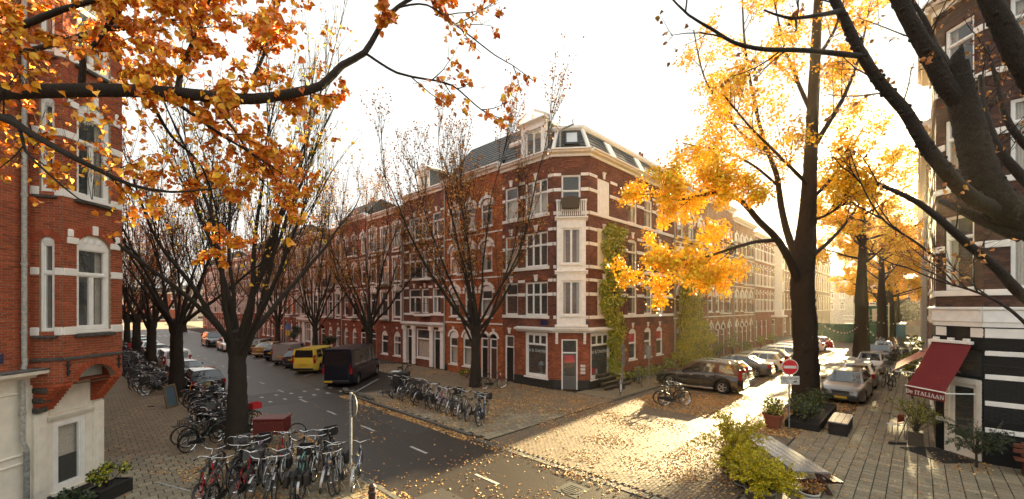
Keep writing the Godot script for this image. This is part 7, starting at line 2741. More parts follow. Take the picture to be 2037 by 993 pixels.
func planks(root: Node3D, called: String, mt: String, t: Transform3D, n: int, l: float, w: float, thick: float, gap := 0.006) -> void:
	var m := MB.new()
	var pw := (w - gap * (n - 1)) / n
	m.bbox(-l * 0.5, 0, 0, l * 0.5, thick, pw, 0.006)
	var me := m.mesh()
	for k in n:
		mi(called, me, M[mt], root, t * mv(0, 0, -w * 0.5 + k * (pw + gap)))

func build_furniture() -> void:
	rng.seed = 77
	var I := Transform3D.IDENTITY
	# foreground sign pole, its round sign turned away
	var p := thing("sign_pole", "slim grey pole with a round sign turned edge-on by the bicycles", "road sign", Transform3D(Basis(Vector3.UP, -1.69), V(4.95, 0.1, 10.78)))
	pole(p, 2.6, 0.035, "pole_paint")
	var dc := MB.new()
	dc.lathe([Vector2(0, -0.012), Vector2(0.3, -0.012), Vector2(0.31, 0), Vector2(0.3, 0.012), Vector2(0, 0.012)], 32, Transform3D(Basis(Vector3.RIGHT, PI / 2), Vector3(0, 2.28, -0.06)))
	mi("sign_disc", dc.mesh(), M["sign_back"], p)
	var bkt := MB.new()
	for y in [2.1, 2.42]:
		bkt.box(-0.05, y, -0.05, 0.05, y + 0.03, 0.05)
	mi("clamp", bkt.mesh(), M["steel"], p)
	# iron bollard
	var b := thing("bollard", "short dark brown bollard with pointed cap at the pavement corner", "bollard", Transform3D(Basis.IDENTITY, V(4.5, 0.1, 8.72)))
	var bm := MB.new()
	bm.lathe([Vector2(0.12, -0.02), Vector2(0.12, 0.12), Vector2(0.095, 0.14), Vector2(0.085, 0.72), Vector2(0.1, 0.74), Vector2(0.1, 0.78), Vector2(0.075, 0.8), Vector2(0.07, 0.86)], 14)
	mi("shaft", bm.mesh(), M["bollard_paint"], b)
	var bc := MB.new()
	bc.lathe([Vector2(0.085, 0.86), Vector2(0.085, 0.89), Vector2(0.03, 0.95), Vector2(0, 0.96)], 14)
	mi("cap", bc.mesh(), M["bollard_paint"], b)
	# no-entry sign
	var n := thing("no_entry_sign", "red and white no-entry sign with white plate before the massive trunk", "road sign", facing(20.0 + 0.7, 3.74 - 0.72, 20.0 - 0.7, 3.74 + 0.72))
	n.transform = Transform3D(Basis(Vector3.UP, atan2(-0.80, 0.6)), V(19.99, 0.03, 3.74))
	var tt := Transform3D(Basis(Vector3.RIGHT, PI / 2), Vector3(0, 2.52, 0.05))
	pole(n, 2.85, 0.03)
	var rim := MB.new()
	rim.lathe([Vector2(0, -0.01), Vector2(0.32, -0.01), Vector2(0.325, 0.0), Vector2(0.32, 0.01), Vector2(0, 0.01)], 36, tt)
	mi("sign_rim", rim.mesh(), M["sign_white"], n)
	var face := MB.new()
	face.lathe([Vector2(0.29, 0.01), Vector2(0.29, 0.014), Vector2(0, 0.014)], 36, tt)
	mi("sign_disc", face.mesh(), M["sign_red"], n)
	block(n, "sign_bar", "sign_white", I, -0.24, 2.465, 0.06, 0.24, 2.575, 0.07, 0.002)
	var pl := block(n, "sign_plate", "sign_white", I, -0.36, 1.82, 0.035, 0.36, 2.16, 0.055, 0.004)
	lettering(pl, "uitgezonderd", 0.15, "ink", mv(0, 2.07, 0.058), "lettering", false, 0.004)
	for x in [-0.17, 0.2]:
		var ic := MB.new()
		for d in [-0.075, 0.075]:
			for k in 12:
				var a0 := TAU * k / 12
				var a1 := TAU * (k + 1) / 12
				ic.tube([Vector3(x + d + cos(a0) * 0.05, 1.9 + sin(a0) * 0.05, 0.058), Vector3(x + d + cos(a1) * 0.05, 1.9 + sin(a1) * 0.05, 0.058)], [0.006], 4, false)
		ic.tube([Vector3(x - 0.075, 1.9, 0.058), Vector3(x - 0.03, 1.97, 0.058), Vector3(x + 0.055, 1.965, 0.058), Vector3(x + 0.075, 1.9, 0.058)], [0.007], 4, false)
		ic.tube([Vector3(x + 0.055, 1.965, 0.058), Vector3(x + 0.03, 1.99, 0.058)], [0.007], 4, false)
		if x > 0:
			ic.box(x - 0.05, 1.9, 0.056, x + 0.04, 1.95, 0.06)
		mi("pictogram", ic.mesh(), M["ink"], pl)
	# two poles on the corner pavement
	var s1 := thing("sign_pole", "grey pole with a tall sign seen from behind beside the silver bicycle", "road sign", Transform3D(Basis(Vector3.UP, 0.9), V(21.25, 0.12, 11.95)))
	pole(s1, 2.75, 0.03)
	block(s1, "sign_panel", "sign_back", I, -0.2, 1.55, 0.035, 0.2, 2.72, 0.06, 0.004)
	var s2 := thing("sign_pole", "thin grey pole with a narrow plate beside the grey bicycle", "road sign", Transform3D(Basis(Vector3.UP, 2.0), V(24.05, 0.12, 11.75)))
	pole(s2, 2.6, 0.028)
	block(s2, "sign_panel", "sign_back", I, -0.16, 1.7, 0.03, 0.16, 2.5, 0.05, 0.004)
	var s3 := thing("sign_pole", "pole with blue and yellow plates in front of the far red houses", "road sign", Transform3D(Basis(Vector3.UP, 2.3), V(15.0, 0.06, 47.5)))
	pole(s3, 3.2, 0.035)
	block(s3, "blue_plate", "sign_bluelight", I, -0.2, 2.5, 0.035, 0.2, 3.15, 0.055, 0.004)
	block(s3, "yellow_plate", "sign_yellow", I, -0.2, 1.9, 0.035, 0.2, 2.45, 0.055, 0.004)
	# picnic table
	var pt := thing("picnic_table", "dark red picnic table with a weathered pale top behind the yellow shrubs", "table", heading(V(14.25, 0.05, 2.87), 2.39, 1.84))
	planks(pt, "top_plank", "wood_table", mv(0, 0.66, 0), 5, 3.0, 0.85, 0.05)
	for s in [-1.0, 1.0]:
		planks(pt, "seat_plank", "wood_dark", mv(0, 0.38, s * 0.7), 2, 2.8, 0.28, 0.05)
	for x in [-1.2, 1.2]:
		for s in [-1.0, 1.0]:
			var lg := MB.new()
			lg.hexa([Vector3(x - 0.03, 0, s * 0.62 + 0.06), Vector3(x + 0.03, 0, s * 0.62 + 0.06), Vector3(x + 0.03, 0, s * 0.62 - 0.06), Vector3(x - 0.03, 0, s * 0.62 - 0.06), Vector3(x - 0.03, 0.66, s * 0.24 + 0.06), Vector3(x + 0.03, 0.66, s * 0.24 + 0.06), Vector3(x + 0.03, 0.66, s * 0.24 - 0.06), Vector3(x - 0.03, 0.66, s * 0.24 - 0.06)])
			mi("leg", lg.mesh(), M["wood_dark"], pt)
		block(pt, "crossbeam", "wood_dark", I, x + 0.032, 0.28, -0.8, x + 0.075, 0.38, 0.8)
		block(pt, "top_beam", "wood_dark", I, x + 0.032, 0.57, -0.36, x + 0.075, 0.658, 0.36)
	# timber box bench beside the planted bed
	var bb := thing("box_bench", "low dark timber box bench with pale leaf-strewn lid beside the planted bed", "bench", heading(V(21.1, 0.05, 2.2), 1.5, 0.0))
	planks(bb, "lid_plank", "wood_table", mv(0, 0.46, 0), 3, 1.9, 0.62, 0.05)
	for s in [-1.0, 1.0]:
		for k in 3:
			block(bb, "side_plank", "wood_box", I, -0.92, 0.01 + k * 0.15, s * 0.27 - 0.02, 0.92, 0.15 + k * 0.15, s * 0.27 + 0.02, 0.006)
			block(bb, "end_plank", "wood_box", I, s * 0.9 - 0.015, 0.01 + k * 0.15, -0.248, s * 0.9 + 0.015, 0.15 + k * 0.15, 0.248, 0.006)
	# raised bed at the foot of the massive tree
	var bed := thing("planter_bed", "timber-edged planted bed at the foot of the massive tree", "planter", heading(V(23.1, 0.03, 3.35), 1, 0))
	for s in [-1.0, 1.0]:
		block(bed, "edge_board", "wood_box", I, -2.9, -0.02, s * 0.55 - 0.03, 2.0, 0.3, s * 0.55 + 0.03)
		block(bed, "end_board", "wood_box", I, (-2.9 if s < 0 else 1.94), -0.02, -0.518, (-2.84 if s < 0 else 2.0), 0.3, 0.518)
	var so := MB.new()
	so.box(-2.84, 0, -0.52, 1.94, 0.26, 0.52)
	mi("soil", so.mesh(), M["soil"], bed)
	# wooden steps under the shop window
	var st := thing("wooden_steps", "tiered weathered timber bench under the right-hand shop window", "bench", facing(21.1, 13.7, 24.4, 13.7).translated(Vector3(0, 0.12, 0)))
	for k in 4:
		block(st, "step_board", "wood_grey", I, 0.02 * k, 0.14 + k * 0.22, 0.62 - k * 0.2, 3.1 - k * 0.5, 0.19 + k * 0.22, 0.86 - k * 0.2, 0.008)
		block(st, "riser_board", "wood_grey", I, 0.02 * k, -0.08 + k * 0.22, 0.6 - k * 0.2, 3.1 - k * 0.5, 0.138 + k * 0.22, 0.64 - k * 0.2, 0.008)
	# dustbin across the road and rubbish beside it
	var bn := thing("waste_container", "dark grey box-shaped waste container at the end of the bicycle rack", "container", heading(V(13.2, 0.075, 22.0), CA, SA))
	block(bn, "body", "bin", I, -0.42, 0, -0.42, 0.42, 0.98, 0.42, 0.03)
	block(bn, "lid", "bin", I, -0.44, 0.982, -0.44, 0.44, 1.06, 0.44, 0.03)
	tag(block(self, "paper_sheet", "paper", heading(V(13.0, 1.137, 22.2), 0.8, 0.6), -0.25, 0, -0.3, 0.25, 0.02, 0.2, 0.004), "crumpled white sheet lying on the dark waste container", "paper")
	tag(block(self, "paper_sheet", "paper", heading(V(13.1, 0.077, 21.1), 0.8, 0.3), -0.35, 0, -0.3, 0.35, 0.02, 0.3, 0.004), "pale sheet lying on the paving beside the waste container", "paper")
	var cover := thing("access_cover", "flat steel access cover let into the paving near the waste container", "manhole cover", heading(V(12.1, 0.08, 21.9), 1, 0.6))
	block(cover, "frame", "zinc", I, -0.55, -0.01, -0.4, 0.55, 0.006, 0.4, 0.004)
	block(cover, "lid", "plinth", I, -0.45, 0.0, -0.3, 0.45, 0.012, 0.3, 0.003)
	for k in 4:
		var ks := thing("kerb_block", "%s rough stone block along the parking kerb" % ["nearest", "second", "third", "fourth"][k], "stone block", heading(V(10.62, 0.0, 20.0 + k * 0.95 + 0.9), 0.2, 1), "stone blocks along the kerb")
		block(ks, "stone", "kerb", I, -0.4, 0.0, -0.14, 0.4, 0.24, 0.14, 0.05)
	# picture frame and boards by the second tree, red cargo box by the first
	var pf := thing("picture_frame", "wooden framed panel with a blue-grey inside leaning by the second tree", "frame", Transform3D(Basis(Vector3.UP, 0.75) * Basis(Vector3.RIGHT, -0.2), V(3.05, 0.1, 26.0)))
	for x in [-0.36, 0.27]:
		block(pf, "frame_side", "wood_pale", I, x, 0.0, -0.03, x + 0.09, 1.1, 0.03)
	for y in [0.0, 1.01]:
		block(pf, "frame_rail", "wood_pale", I, -0.27, y, -0.03, 0.27, y + 0.09, 0.03)
	block(pf, "panel", "frame_blue", I, -0.27, 0.09, -0.02, 0.27, 1.01, 0.0, 0.003)
	for k in 2:
		var bd := thing("loose_board", ["long pale board lying against the bicycles by the second tree", "short brown board leaning beside the framed panel"][k], "board", Transform3D(Basis(Vector3.UP, 0.9 + k * 0.4) * Basis(Vector3.FORWARD, 0.32 - k * 0.9), V(2.3 + k * 1.25, 0.12, 26.9 - k * 0.6)))
		block(bd, "board", "wood_pale" if k == 0 else "wood_grey", I, -0.02, 0.0, -0.15, 1.7 - k * 0.9, 0.03, 0.15)
	var cb := thing("cargo_bicycle", "cargo bicycle with a big red box right behind the nearest tree", "bicycle", heading(V(4.75, 0.1, 16.75), 0.62, -0.55))
	block(cb, "cargo_box", "cargo_red", I, -0.5, 0.35, -0.32, 0.55, 0.86, 0.32, 0.03)
	block(cb, "box_lid", "cargo_red", I, -0.53, 0.862, -0.35, 0.58, 0.92, 0.35, 0.02)
	bike_meshes(0)
	for q in [[0.75, 0.0], [-0.62, 0.0]]:
		var w := mi("wheel", frames["bike_wheel"][0], M["rubber"], cb, sized(q[0] * 1.4 if q[0] < 0 else q[0] * 1.2, 0.34, 0, 1, 1, 1))
		mi("rim", frames["bike_wheel"][1], M["chrome"], w)
	var cf := MB.new()
	cf.tube([Vector3(-0.87, 0.34, 0), Vector3(-0.5, 0.4, 0), Vector3(0.5, 0.33, 0), Vector3(0.9, 0.34, 0)], [0.024], 6)
	cf.tube([Vector3(-0.75, 0.36, 0), Vector3(-0.68, 0.95, 0)], [0.018], 6)
	mi("frame", cf.mesh(), M["bike_black"], cb)
	# café terrace things
	var mt := thing("door_mat", "black rubber mat lying before the café corner door", "mat", facing(20.9, -0.46, 19.86, -1.5).translated(Vector3(0, 0.056, 0)))
	block(mt, "mat", "rubber_mat", I, 0.0, 0.0, 0.1, 1.5, 0.014, 1.3, 0.004)
	var ch := thing("folding_chair", "slender terrace chair with a red back panel beside the potted shrub", "chair", heading(V(21.6, 0.05, 0.62), 0.5, 1))
	for x in [-0.2, 0.2]:
		for z in [-0.19, 0.19]:
			var lg := MB.new()
			lg.tube([Vector3(x, 0, z), Vector3(x * 0.9, 0.45 if x > 0 else 0.88, z)], [0.012], 6)
			mi("leg", lg.mesh(), M["steel"], ch)
	planks(ch, "seat_slat", "sign_white", mv(0, 0.45, 0), 4, 0.4, 0.38, 0.02)
	block(ch, "backrest", "red_paint", I, -0.2, 0.6, -0.18, -0.17, 0.88, 0.18)
	var br := thing("broom", "wide black broom head lying on the tiles by the terrace chair", "broom", heading(V(20.4, 0.052, 0.52), 0.6, -0.75))
	block(br, "head", "plastic_black", I, -0.28, 0.03, -0.05, 0.28, 0.09, 0.05)
	block(br, "bristles", "iron", I, -0.27, 0.0, -0.06, 0.27, 0.032, 0.06, 0.006)
	var hn := MB.new()
	hn.tube([Vector3(0, 0.08, 0), Vector3(0.05, 1.2, 0.45)], [0.013], 6)
	mi("handle", hn.mesh(), M["wood_grey"], br)
	var wb := thing("wooden_bench", "orange-brown slatted bench against the café's striped wall", "bench", facing(19.6, -2.0, 19.6, -4.2).translated(Vector3(0, 0.05, 0)))
	planks(wb, "seat_slat", "wood_bench", mv(1.05, 0.43, 0.36), 3, 2.0, 0.42, 0.04)
	for k in 2:
		block(wb, "back_slat", "wood_bench", I, 0.05, 0.56 + k * 0.16, 0.08, 2.05, 0.69 + k * 0.16, 0.12)
	for x in [0.25, 1.85]:
		block(wb, "leg", "wood_bench", I, x - 0.04, 0, 0.121, x + 0.04, 0.43, 0.56)
		block(wb, "back_post", "wood_bench", I, x - 0.04, 0.472, 0.04, x + 0.04, 0.9, 0.079)
	# string of lamps across the right street
	var sl := thing("string_lights", "sagging string of small unlit bulbs across the right pavement", "string lights", Transform3D(Basis.IDENTITY, V(26.6, 0, 3.6)))
	var inv := sl.transform.affine_inverse()
	for seg in [[V(46.4, 3.4, 3.2), V(22.0, 3.3, -0.35)], [V(26.5, 4.2, 3.6), V(46.4, 3.4, 3.6)], [V(46.8, 3.9, 3.0), V(58, 4.2, -0.4)], [V(22.0, 3.3, -0.35), V(19.8, 3.1, -2.4)]]:
		var q := []
		for k in 13:
			var f := k / 12.0
			var w: Vector3 = seg[0].lerp(seg[1], f)
			w.y -= 0.55 * sin(PI * f)
			q.append(inv * w)
		var cm := MB.new()
		cm.tube(q, [0.012], 4, false)
		mi("cable", cm.mesh(), M["iron"], sl)
		var bu := MB.new()
		bu.lathe([Vector2(0.012, 0.0), Vector2(0.03, -0.03), Vector2(0.045, -0.08), Vector2(0.03, -0.12), Vector2(0, -0.13)], 8)
		var bme := bu.mesh()
		for k in range(1, 12, 1):
			mi("bulb", bme, M["sign_white"], sl, Transform3D(Basis.IDENTITY, q[k]))
	# building site at the far end of the right street
	var gh := thing("site_hoarding", "green site hoarding standing across the right street", "fence", facing(74, 11.0, 74, 3.9))
	for k in 6:
		block(gh, "panel", "canvas_green", I, k * 1.2 + 0.01, 0.1, -0.04, k * 1.2 + 1.19, 2.6, 0.0)
		block(gh, "post", "zinc", I, k * 1.2 - 0.03, 0, -0.1, k * 1.2 + 0.03, 2.7, -0.045)
	block(gh, "ballast", "kerb", I, 0, 0, -0.6, 7.2, 0.2, -0.12)
	var hut := thing("site_hut", "two-storey green site cabin with pale panels and a stair rail", "cabin", facing(76, 6.4, 76, 2.4))
	for k in 2:
		block(hut, "cabin", "canvas_green", I, 0, k * 2.6, -2.4, 3.6, k * 2.6 + 2.5, 0)
		for x in [0.2, 1.9]:
			block(hut, "wall_panel", "cream", I, x, k * 2.6 + 0.35, 0.001, x + 1.4, k * 2.6 + 2.1, 0.03)
		block(hut, "beam", "paint_white", I, -0.05, k * 2.6 + 2.5, -2.45, 3.65, k * 2.6 + 2.6, 0.05)
	for x in [0.0, 3.6]:
		block(hut, "post", "paint_white", I, x - 0.06, 0.0, 0.03, x + 0.06, 5.5, 0.15)
	for y in [3.2, 3.7]:
		block(hut, "stair_rail", "paint_white", I, -1.2, y, 0.6, 3.6, y + 0.06, 0.66)
	block(hut, "landing", "zinc", I, -1.2, 2.55, 0.16, 3.6, 2.62, 0.7)
	for k in 2:
		var tl := thing("portable_toilet", ["blue portable toilet beside the golden trees", "second blue portable toilet behind the first"][k], "toilet", heading(V(91 + k * 2.5, 0.05, 1.9), -1, 0), "portable toilets")
		block(tl, "cabin", "toilet_blue", I, -0.55, 0, -0.55, 0.55, 2.1, 0.55, 0.04)
		block(tl, "roof", "sign_white", I, -0.58, 2.1, -0.58, 0.58, 2.3, 0.58, 0.08)
		block(tl, "door", "toilet_blue", I, 0.551, 0.12, -0.4, 0.575, 2.0, 0.4)
	# planter box beside the near left house
	var pb := thing("planter_box", "low dark planter box with greenery against the cream shopfront", "planter", heading(V(0.45, 0.1, 14.9), CA, SA))
	for s in [-1.0, 1.0]:
		block(pb, "side", "plastic_black", I, -0.45, 0, s * 0.22 - 0.015, 0.45, 0.34, s * 0.22 + 0.015)
		block(pb, "end", "plastic_black", I, s * 0.435 - 0.015, 0, -0.205, s * 0.435 + 0.015, 0.34, 0.205)
	block(pb, "soil", "soil", I, -0.42, 0.05, -0.205, 0.42, 0.3, 0.205)
	var tl2 := thing("paving_strip", "thin white strip let into the left pavement", "marking", heading(V(1.95, 0.104, 13.9), -0.4, 1))
	block(tl2, "strip", "paint_line", I, -1.4, 0, -0.025, 1.4, 0.008, 0.025, 0.002)
	build_person()

# ---------------------------------------------------------------- a figure by the white shopfront
func build_person() -> void:
	var J := {"pel": Vector3(0, 0.95, 0), "chest": Vector3(0.03, 1.3, 0), "neck": Vector3(0.05, 1.5, 0), "head": Vector3(0.08, 1.64, 0), "crown": Vector3(0.07, 1.7, 0)}
	# [from, to, radius, radius, material group]
	var bones := [[J["pel"], J["chest"], 0.17, 0.19], [J["chest"], J["neck"], 0.17, 0.07], [J["neck"], J["head"], 0.06, 0.085], [J["head"], J["crown"], 0.098, 0.09], [Vector3(0.15, 1.62, 0), Vector3(0.185, 1.6, 0), 0.02, 0.016]]
	for s in [-1.0, 1.0]:
		var sh := Vector3(0.02, 1.42, s * 0.17)
		var el := Vector3(0.0, 1.14, s * 0.25)
		var ha := Vector3(0.16, 0.95, s * 0.2)
		bones.append_array([[J["neck"] + Vector3(0, -0.06, 0), sh, 0.07, 0.075], [sh, el, 0.07, 0.055], [el, ha, 0.055, 0.036], [ha, ha + Vector3(0.06, -0.06, 0), 0.036, 0.03]])
		for k in 4:
			bones.append([ha + Vector3(0.06, -0.05, -0.03 + k * 0.02), ha + Vector3(0.1, -0.13, -0.03 + k * 0.02), 0.011, 0.009])
		bones.append([ha + Vector3(0.03, -0.03, -s * 0.02), ha + Vector3(0.08, -0.08, -s * 0.05), 0.012, 0.01])
		var hip := Vector3(0, 0.9, s * 0.09)
		var kn := Vector3(0.03 + s * 0.08, 0.5, s * 0.1)
		var an := Vector3(-0.02 + s * 0.14, 0.09, s * 0.1)
		bones.append_array([[hip, kn, 0.1, 0.065], [kn, an, 0.065, 0.045], [an, an + Vector3(0.16, -0.045, 0), 0.05, 0.035]])
	var cell := 0.03
	var lo := Vector3(-0.4, 0, -0.42)
	var nx := 30
	var ny := 62
	var nz := 28
	var f := PackedFloat32Array()
	f.resize(nx * ny * nz)
	f.fill(1.0)
	for q in bones:
		var a: Vector3 = q[0]
		var b: Vector3 = q[1]
		var mn := (a.min(b) - Vector3.ONE * (maxf(q[2], q[3]) + 0.1) - lo) / cell
		var mx := (a.max(b) + Vector3.ONE * (maxf(q[2], q[3]) + 0.1) - lo) / cell
		for z in range(maxi(0, int(mn.z)), mini(nz, int(mx.z) + 2)):
			for y in range(maxi(0, int(mn.y)), mini(ny, int(mx.y) + 2)):
				for x in range(maxi(0, int(mn.x)), mini(nx, int(mx.x) + 2)):
					var p := lo + Vector3(x, y, z) * cell
					var h := clampf((p - a).dot(b - a) / maxf((b - a).length_squared(), 1e-6), 0, 1)
					var d: float = p.distance_to(a.lerp(b, h)) - lerpf(q[2], q[3], h)
					var i := (z * ny + y) * nx + x
					var k := 0.03
					var e := clampf(0.5 + 0.5 * (f[i] - d) / k, 0, 1)
					f[i] = lerpf(f[i], d, e) - k * e * (1 - e)
	var m := MB.new()
	m.tint = true
	var ids := {}
	for z in nz - 1:
		for y in ny - 1:
			for x in nx - 1:
				var s := Vector3.ZERO
				var c := 0
				var neg := 0
				for e in 8:
					if f[((z + (e >> 2)) * ny + y + ((e >> 1) & 1)) * nx + x + (e & 1)] < 0:
						neg += 1
				if neg == 0 or neg == 8:
					continue
				for e in [[0, 1], [2, 3], [4, 5], [6, 7], [0, 2], [1, 3], [4, 6], [5, 7], [0, 4], [1, 5], [2, 6], [3, 7]]:
					var pa := Vector3(x + (e[0] & 1), y + ((e[0] >> 1) & 1), z + (e[0] >> 2))
					var pb := Vector3(x + (e[1] & 1), y + ((e[1] >> 1) & 1), z + (e[1] >> 2))
					var fa := f[(int(pa.z) * ny + int(pa.y)) * nx + int(pa.x)]
					var fb := f[(int(pb.z) * ny + int(pb.y)) * nx + int(pb.x)]
					if (fa < 0) != (fb < 0):
						s += pa.lerp(pb, fa / (fa - fb))
						c += 1
				var p := lo + s / c * cell
				m.col = Color(0.02, 0.018, 0.024) if p.y > 0.62 else Color(0.018, 0.02, 0.03)
				if p.y > 1.5 and p.x > 0.06:
					m.col = Color(0.42, 0.24, 0.17)
				elif p.y > 1.48:
					m.col = Color(0.03, 0.018, 0.01)
				elif p.y < 0.99 and p.x > 0.15:
					m.col = Color(0.42, 0.24, 0.17)
				ids[(z * ny + y) * nx + x] = m.add(p, Vector3.UP)
	for z in range(1, nz - 1):
		for y in range(1, ny - 1):
			for x in range(1, nx - 1):
				var i := (z * ny + y) * nx + x
				for ax in 3:
					var j: int = i + [1, nx, nx * ny][ax]
					if (f[i] < 0) == (f[j] < 0):
						continue
					var u: int = [nx, nx * ny, 1][ax]
					var w: int = [nx * ny, 1, nx][ax]
					var q := [i - u - w, i - w, i, i - u]
					var ok := true
					for e in q:
						if not ids.has(e):
							ok = false
					if not ok:
						continue
					var a: int = ids[q[0]]
					var b: int = ids[q[1]]
					var c: int = ids[q[2]]
					var d: int = ids[q[3]]
					if f[i] < 0:
						m.ix.append_array(PackedInt32Array([a, c, b, a, d, c]))
					else:
						m.ix.append_array(PackedInt32Array([a, b, c, a, c, d]))
	var nn := PackedVector3Array()
	nn.resize(m.v.size())
	for k in range(0, m.ix.size(), 3):
		var q := (m.v[m.ix[k + 2]] - m.v[m.ix[k]]).cross(m.v[m.ix[k + 1]] - m.v[m.ix[k]])
		for e in 3:
			nn[m.ix[k + e]] += q
	for k in nn.size():
		m.n[k] = nn[k].normalized()
	var pm := mat("clothes", Color.WHITE, 0.85)
	pm.vertex_color_use_as_albedo = true
	var o := mi("person", m.mesh(), pm, self, heading(V(17.5, 0.07, 46.9), 0.2, -1))
	tag(o, "person in a dark coat standing on the pavement by the white shopfront", "person")

# ---------------------------------------------------------------- plants
const IVY := [Color(0.28, 0.3, 0.018), Color(0.38, 0.36, 0.024), Color(0.16, 0.22, 0.018), Color(0.46, 0.38, 0.028)]
const LIME := [Color(0.55, 0.44, 0.012), Color(0.68, 0.5, 0.012), Color(0.42, 0.36, 0.012), Color(0.3, 0.28, 0.015)]
const DARKGREEN := [Color(0.02, 0.035, 0.014), Color(0.03, 0.05, 0.018), Color(0.045, 0.06, 0.02)]

func leaf_cloud(n: int, size: Array, cols: Array, where: Callable, droop := 0.3) -> Array:
	var xf := []
	var cc := []
	while xf.size() < n:
		var p: Variant = where.call()
		if p == null:
			continue
		var out := sphere_dir()
		out.y -= droop
		out = out.normalized()
		var sd := out.cross(sphere_dir()).normalized()
		var s := R(size[0], size[1])
		xf.append(Transform3D(Basis(out, sd.cross(out).normalized(), sd).scaled(Vector3.ONE * s), p))
		var c: Color = cols[rng.randi() % cols.size()]
		var j := R(0.7, 1.25)
		cc.append(Color(c.r * j, c.g * j, c.b * j))
	return [xf, cc]

func shrub(called: String, label: String, category: String, p: Vector3, size: Vector3, n: int, cols: Array, ls: Array, group := "", stems := 7, base := 0.0) -> Node3D:
	var t := thing(called, label, category, Transform3D(Basis.IDENTITY, p), group)
	var m := MB.new()
	var lumps := []
	for k in stems:
		var az := R(0, TAU)
		var e := Vector3(cos(az) * size.x * R(0.15, 0.5), size.y * R(0.45, 0.95), sin(az) * size.z * R(0.15, 0.5))
		m.tube([Vector3(0, base - 0.05, 0), e * Vector3(0.35, 0.45, 0.35) + Vector3(0, base * 0.5, 0), e], [0.016, 0.012, 0.004], 4, false)
		lumps.append(e)
	mi("stems", m.mesh(), M["bark"], t)
	var pick := func() -> Variant:
		var e: Vector3 = lumps[rng.randi() % lumps.size()]
		var q := e + sphere_dir() * pow(rng.randf(), 0.5) * minf(size.x, size.y) * 0.3
		if q.y < base:
			return null
		return q
	var lv := leaf_cloud(n, ls, cols, pick)
	scatter("foliage", leaf_mesh(false), M["leaf_green"], lv[0], lv[1], t)
	return t

func barrel(root: Node3D, r: float, h: float, mt: String) -> void:
	var m := MB.new()
	m.lathe([Vector2(0, 0), Vector2(r * 0.8, 0), Vector2(r * 0.95, h * 0.5), Vector2(r, h), Vector2(r * 0.93, h), Vector2(r * 0.9, h * 0.85)], 20)
	var o := mi("pot", m.mesh(), M[mt], root)
	for f in [0.18, 0.8]:
		var hp := MB.new()
		var rr := r * lerpf(0.83, 0.99, f)
		hp.lathe([Vector2(rr + 0.012, h * f - 0.025), Vector2(rr + 0.016, h * f + 0.025)], 20)
		mi("hoop", hp.mesh(), M["zinc"], o)
	var s := MB.new()
	s.lathe([Vector2(r * 0.92, h * 0.85), Vector2(0, h * 0.88)], 16)
	mi("soil", s.mesh(), M["soil"], root)

# feathery golden conifer or bamboo: long arching sprays set with fine leaves
func feathery(root: Node3D, base: float, h: float, w: float, sprays: int, n: int, cols: Array, up: float) -> void:
	var m := MB.new()
	var spots := []
	for k in sprays:
		var az := R(0, TAU)
		var d := Vector3(cos(az) * R(0.1, 1.0), up * R(0.7, 1.3), sin(az) * R(0.1, 1.0))
		var q := wander(Vector3(0, base, 0) + sphere_dir() * 0.06, d, R(0.6, 1.0) * (h if d.normalized().y > 0.7 else w), 6, 0.12, -0.1)
		m.tube(q, taper(0.009, 0.002, 7), 4, false)
		spots.append(q)
		for j in 3:
			var f := R(0.35, 0.95)
			var e := wander(along(q, f), dir_along(q, f) + sphere_dir() * 0.9, w * 0.3, 3, 0.2, -0.12)
			m.tube(e, [0.004, 0.002], 3, false)
			spots.append(e)
	mi("stems", m.mesh(), M["wood_grey"], root)
	var xf := []
	var cc := []
	for k in n:
		var q: Array = spots[rng.randi() % spots.size()]
		var f := sqrt(rng.randf())
		var p := along(q, f)
		var out: Vector3 = (dir_along(q, f) + sphere_dir() * 0.8 + Vector3.DOWN * 0.2).normalized()
		var sd := out.cross(sphere_dir()).normalized()
		var s := R(0.045, 0.1)
		xf.append(Transform3D(Basis(out * s, sd.cross(out).normalized() * s * 0.5, sd * s * 0.36), p))
		var c: Color = cols[rng.randi() % cols.size()]
		var j := R(0.7, 1.25)
		cc.append(Color(c.r * j, c.g * j, c.b * j))
	scatter("foliage", leaf_mesh(false), M["leaf_green"], xf, cc, root)

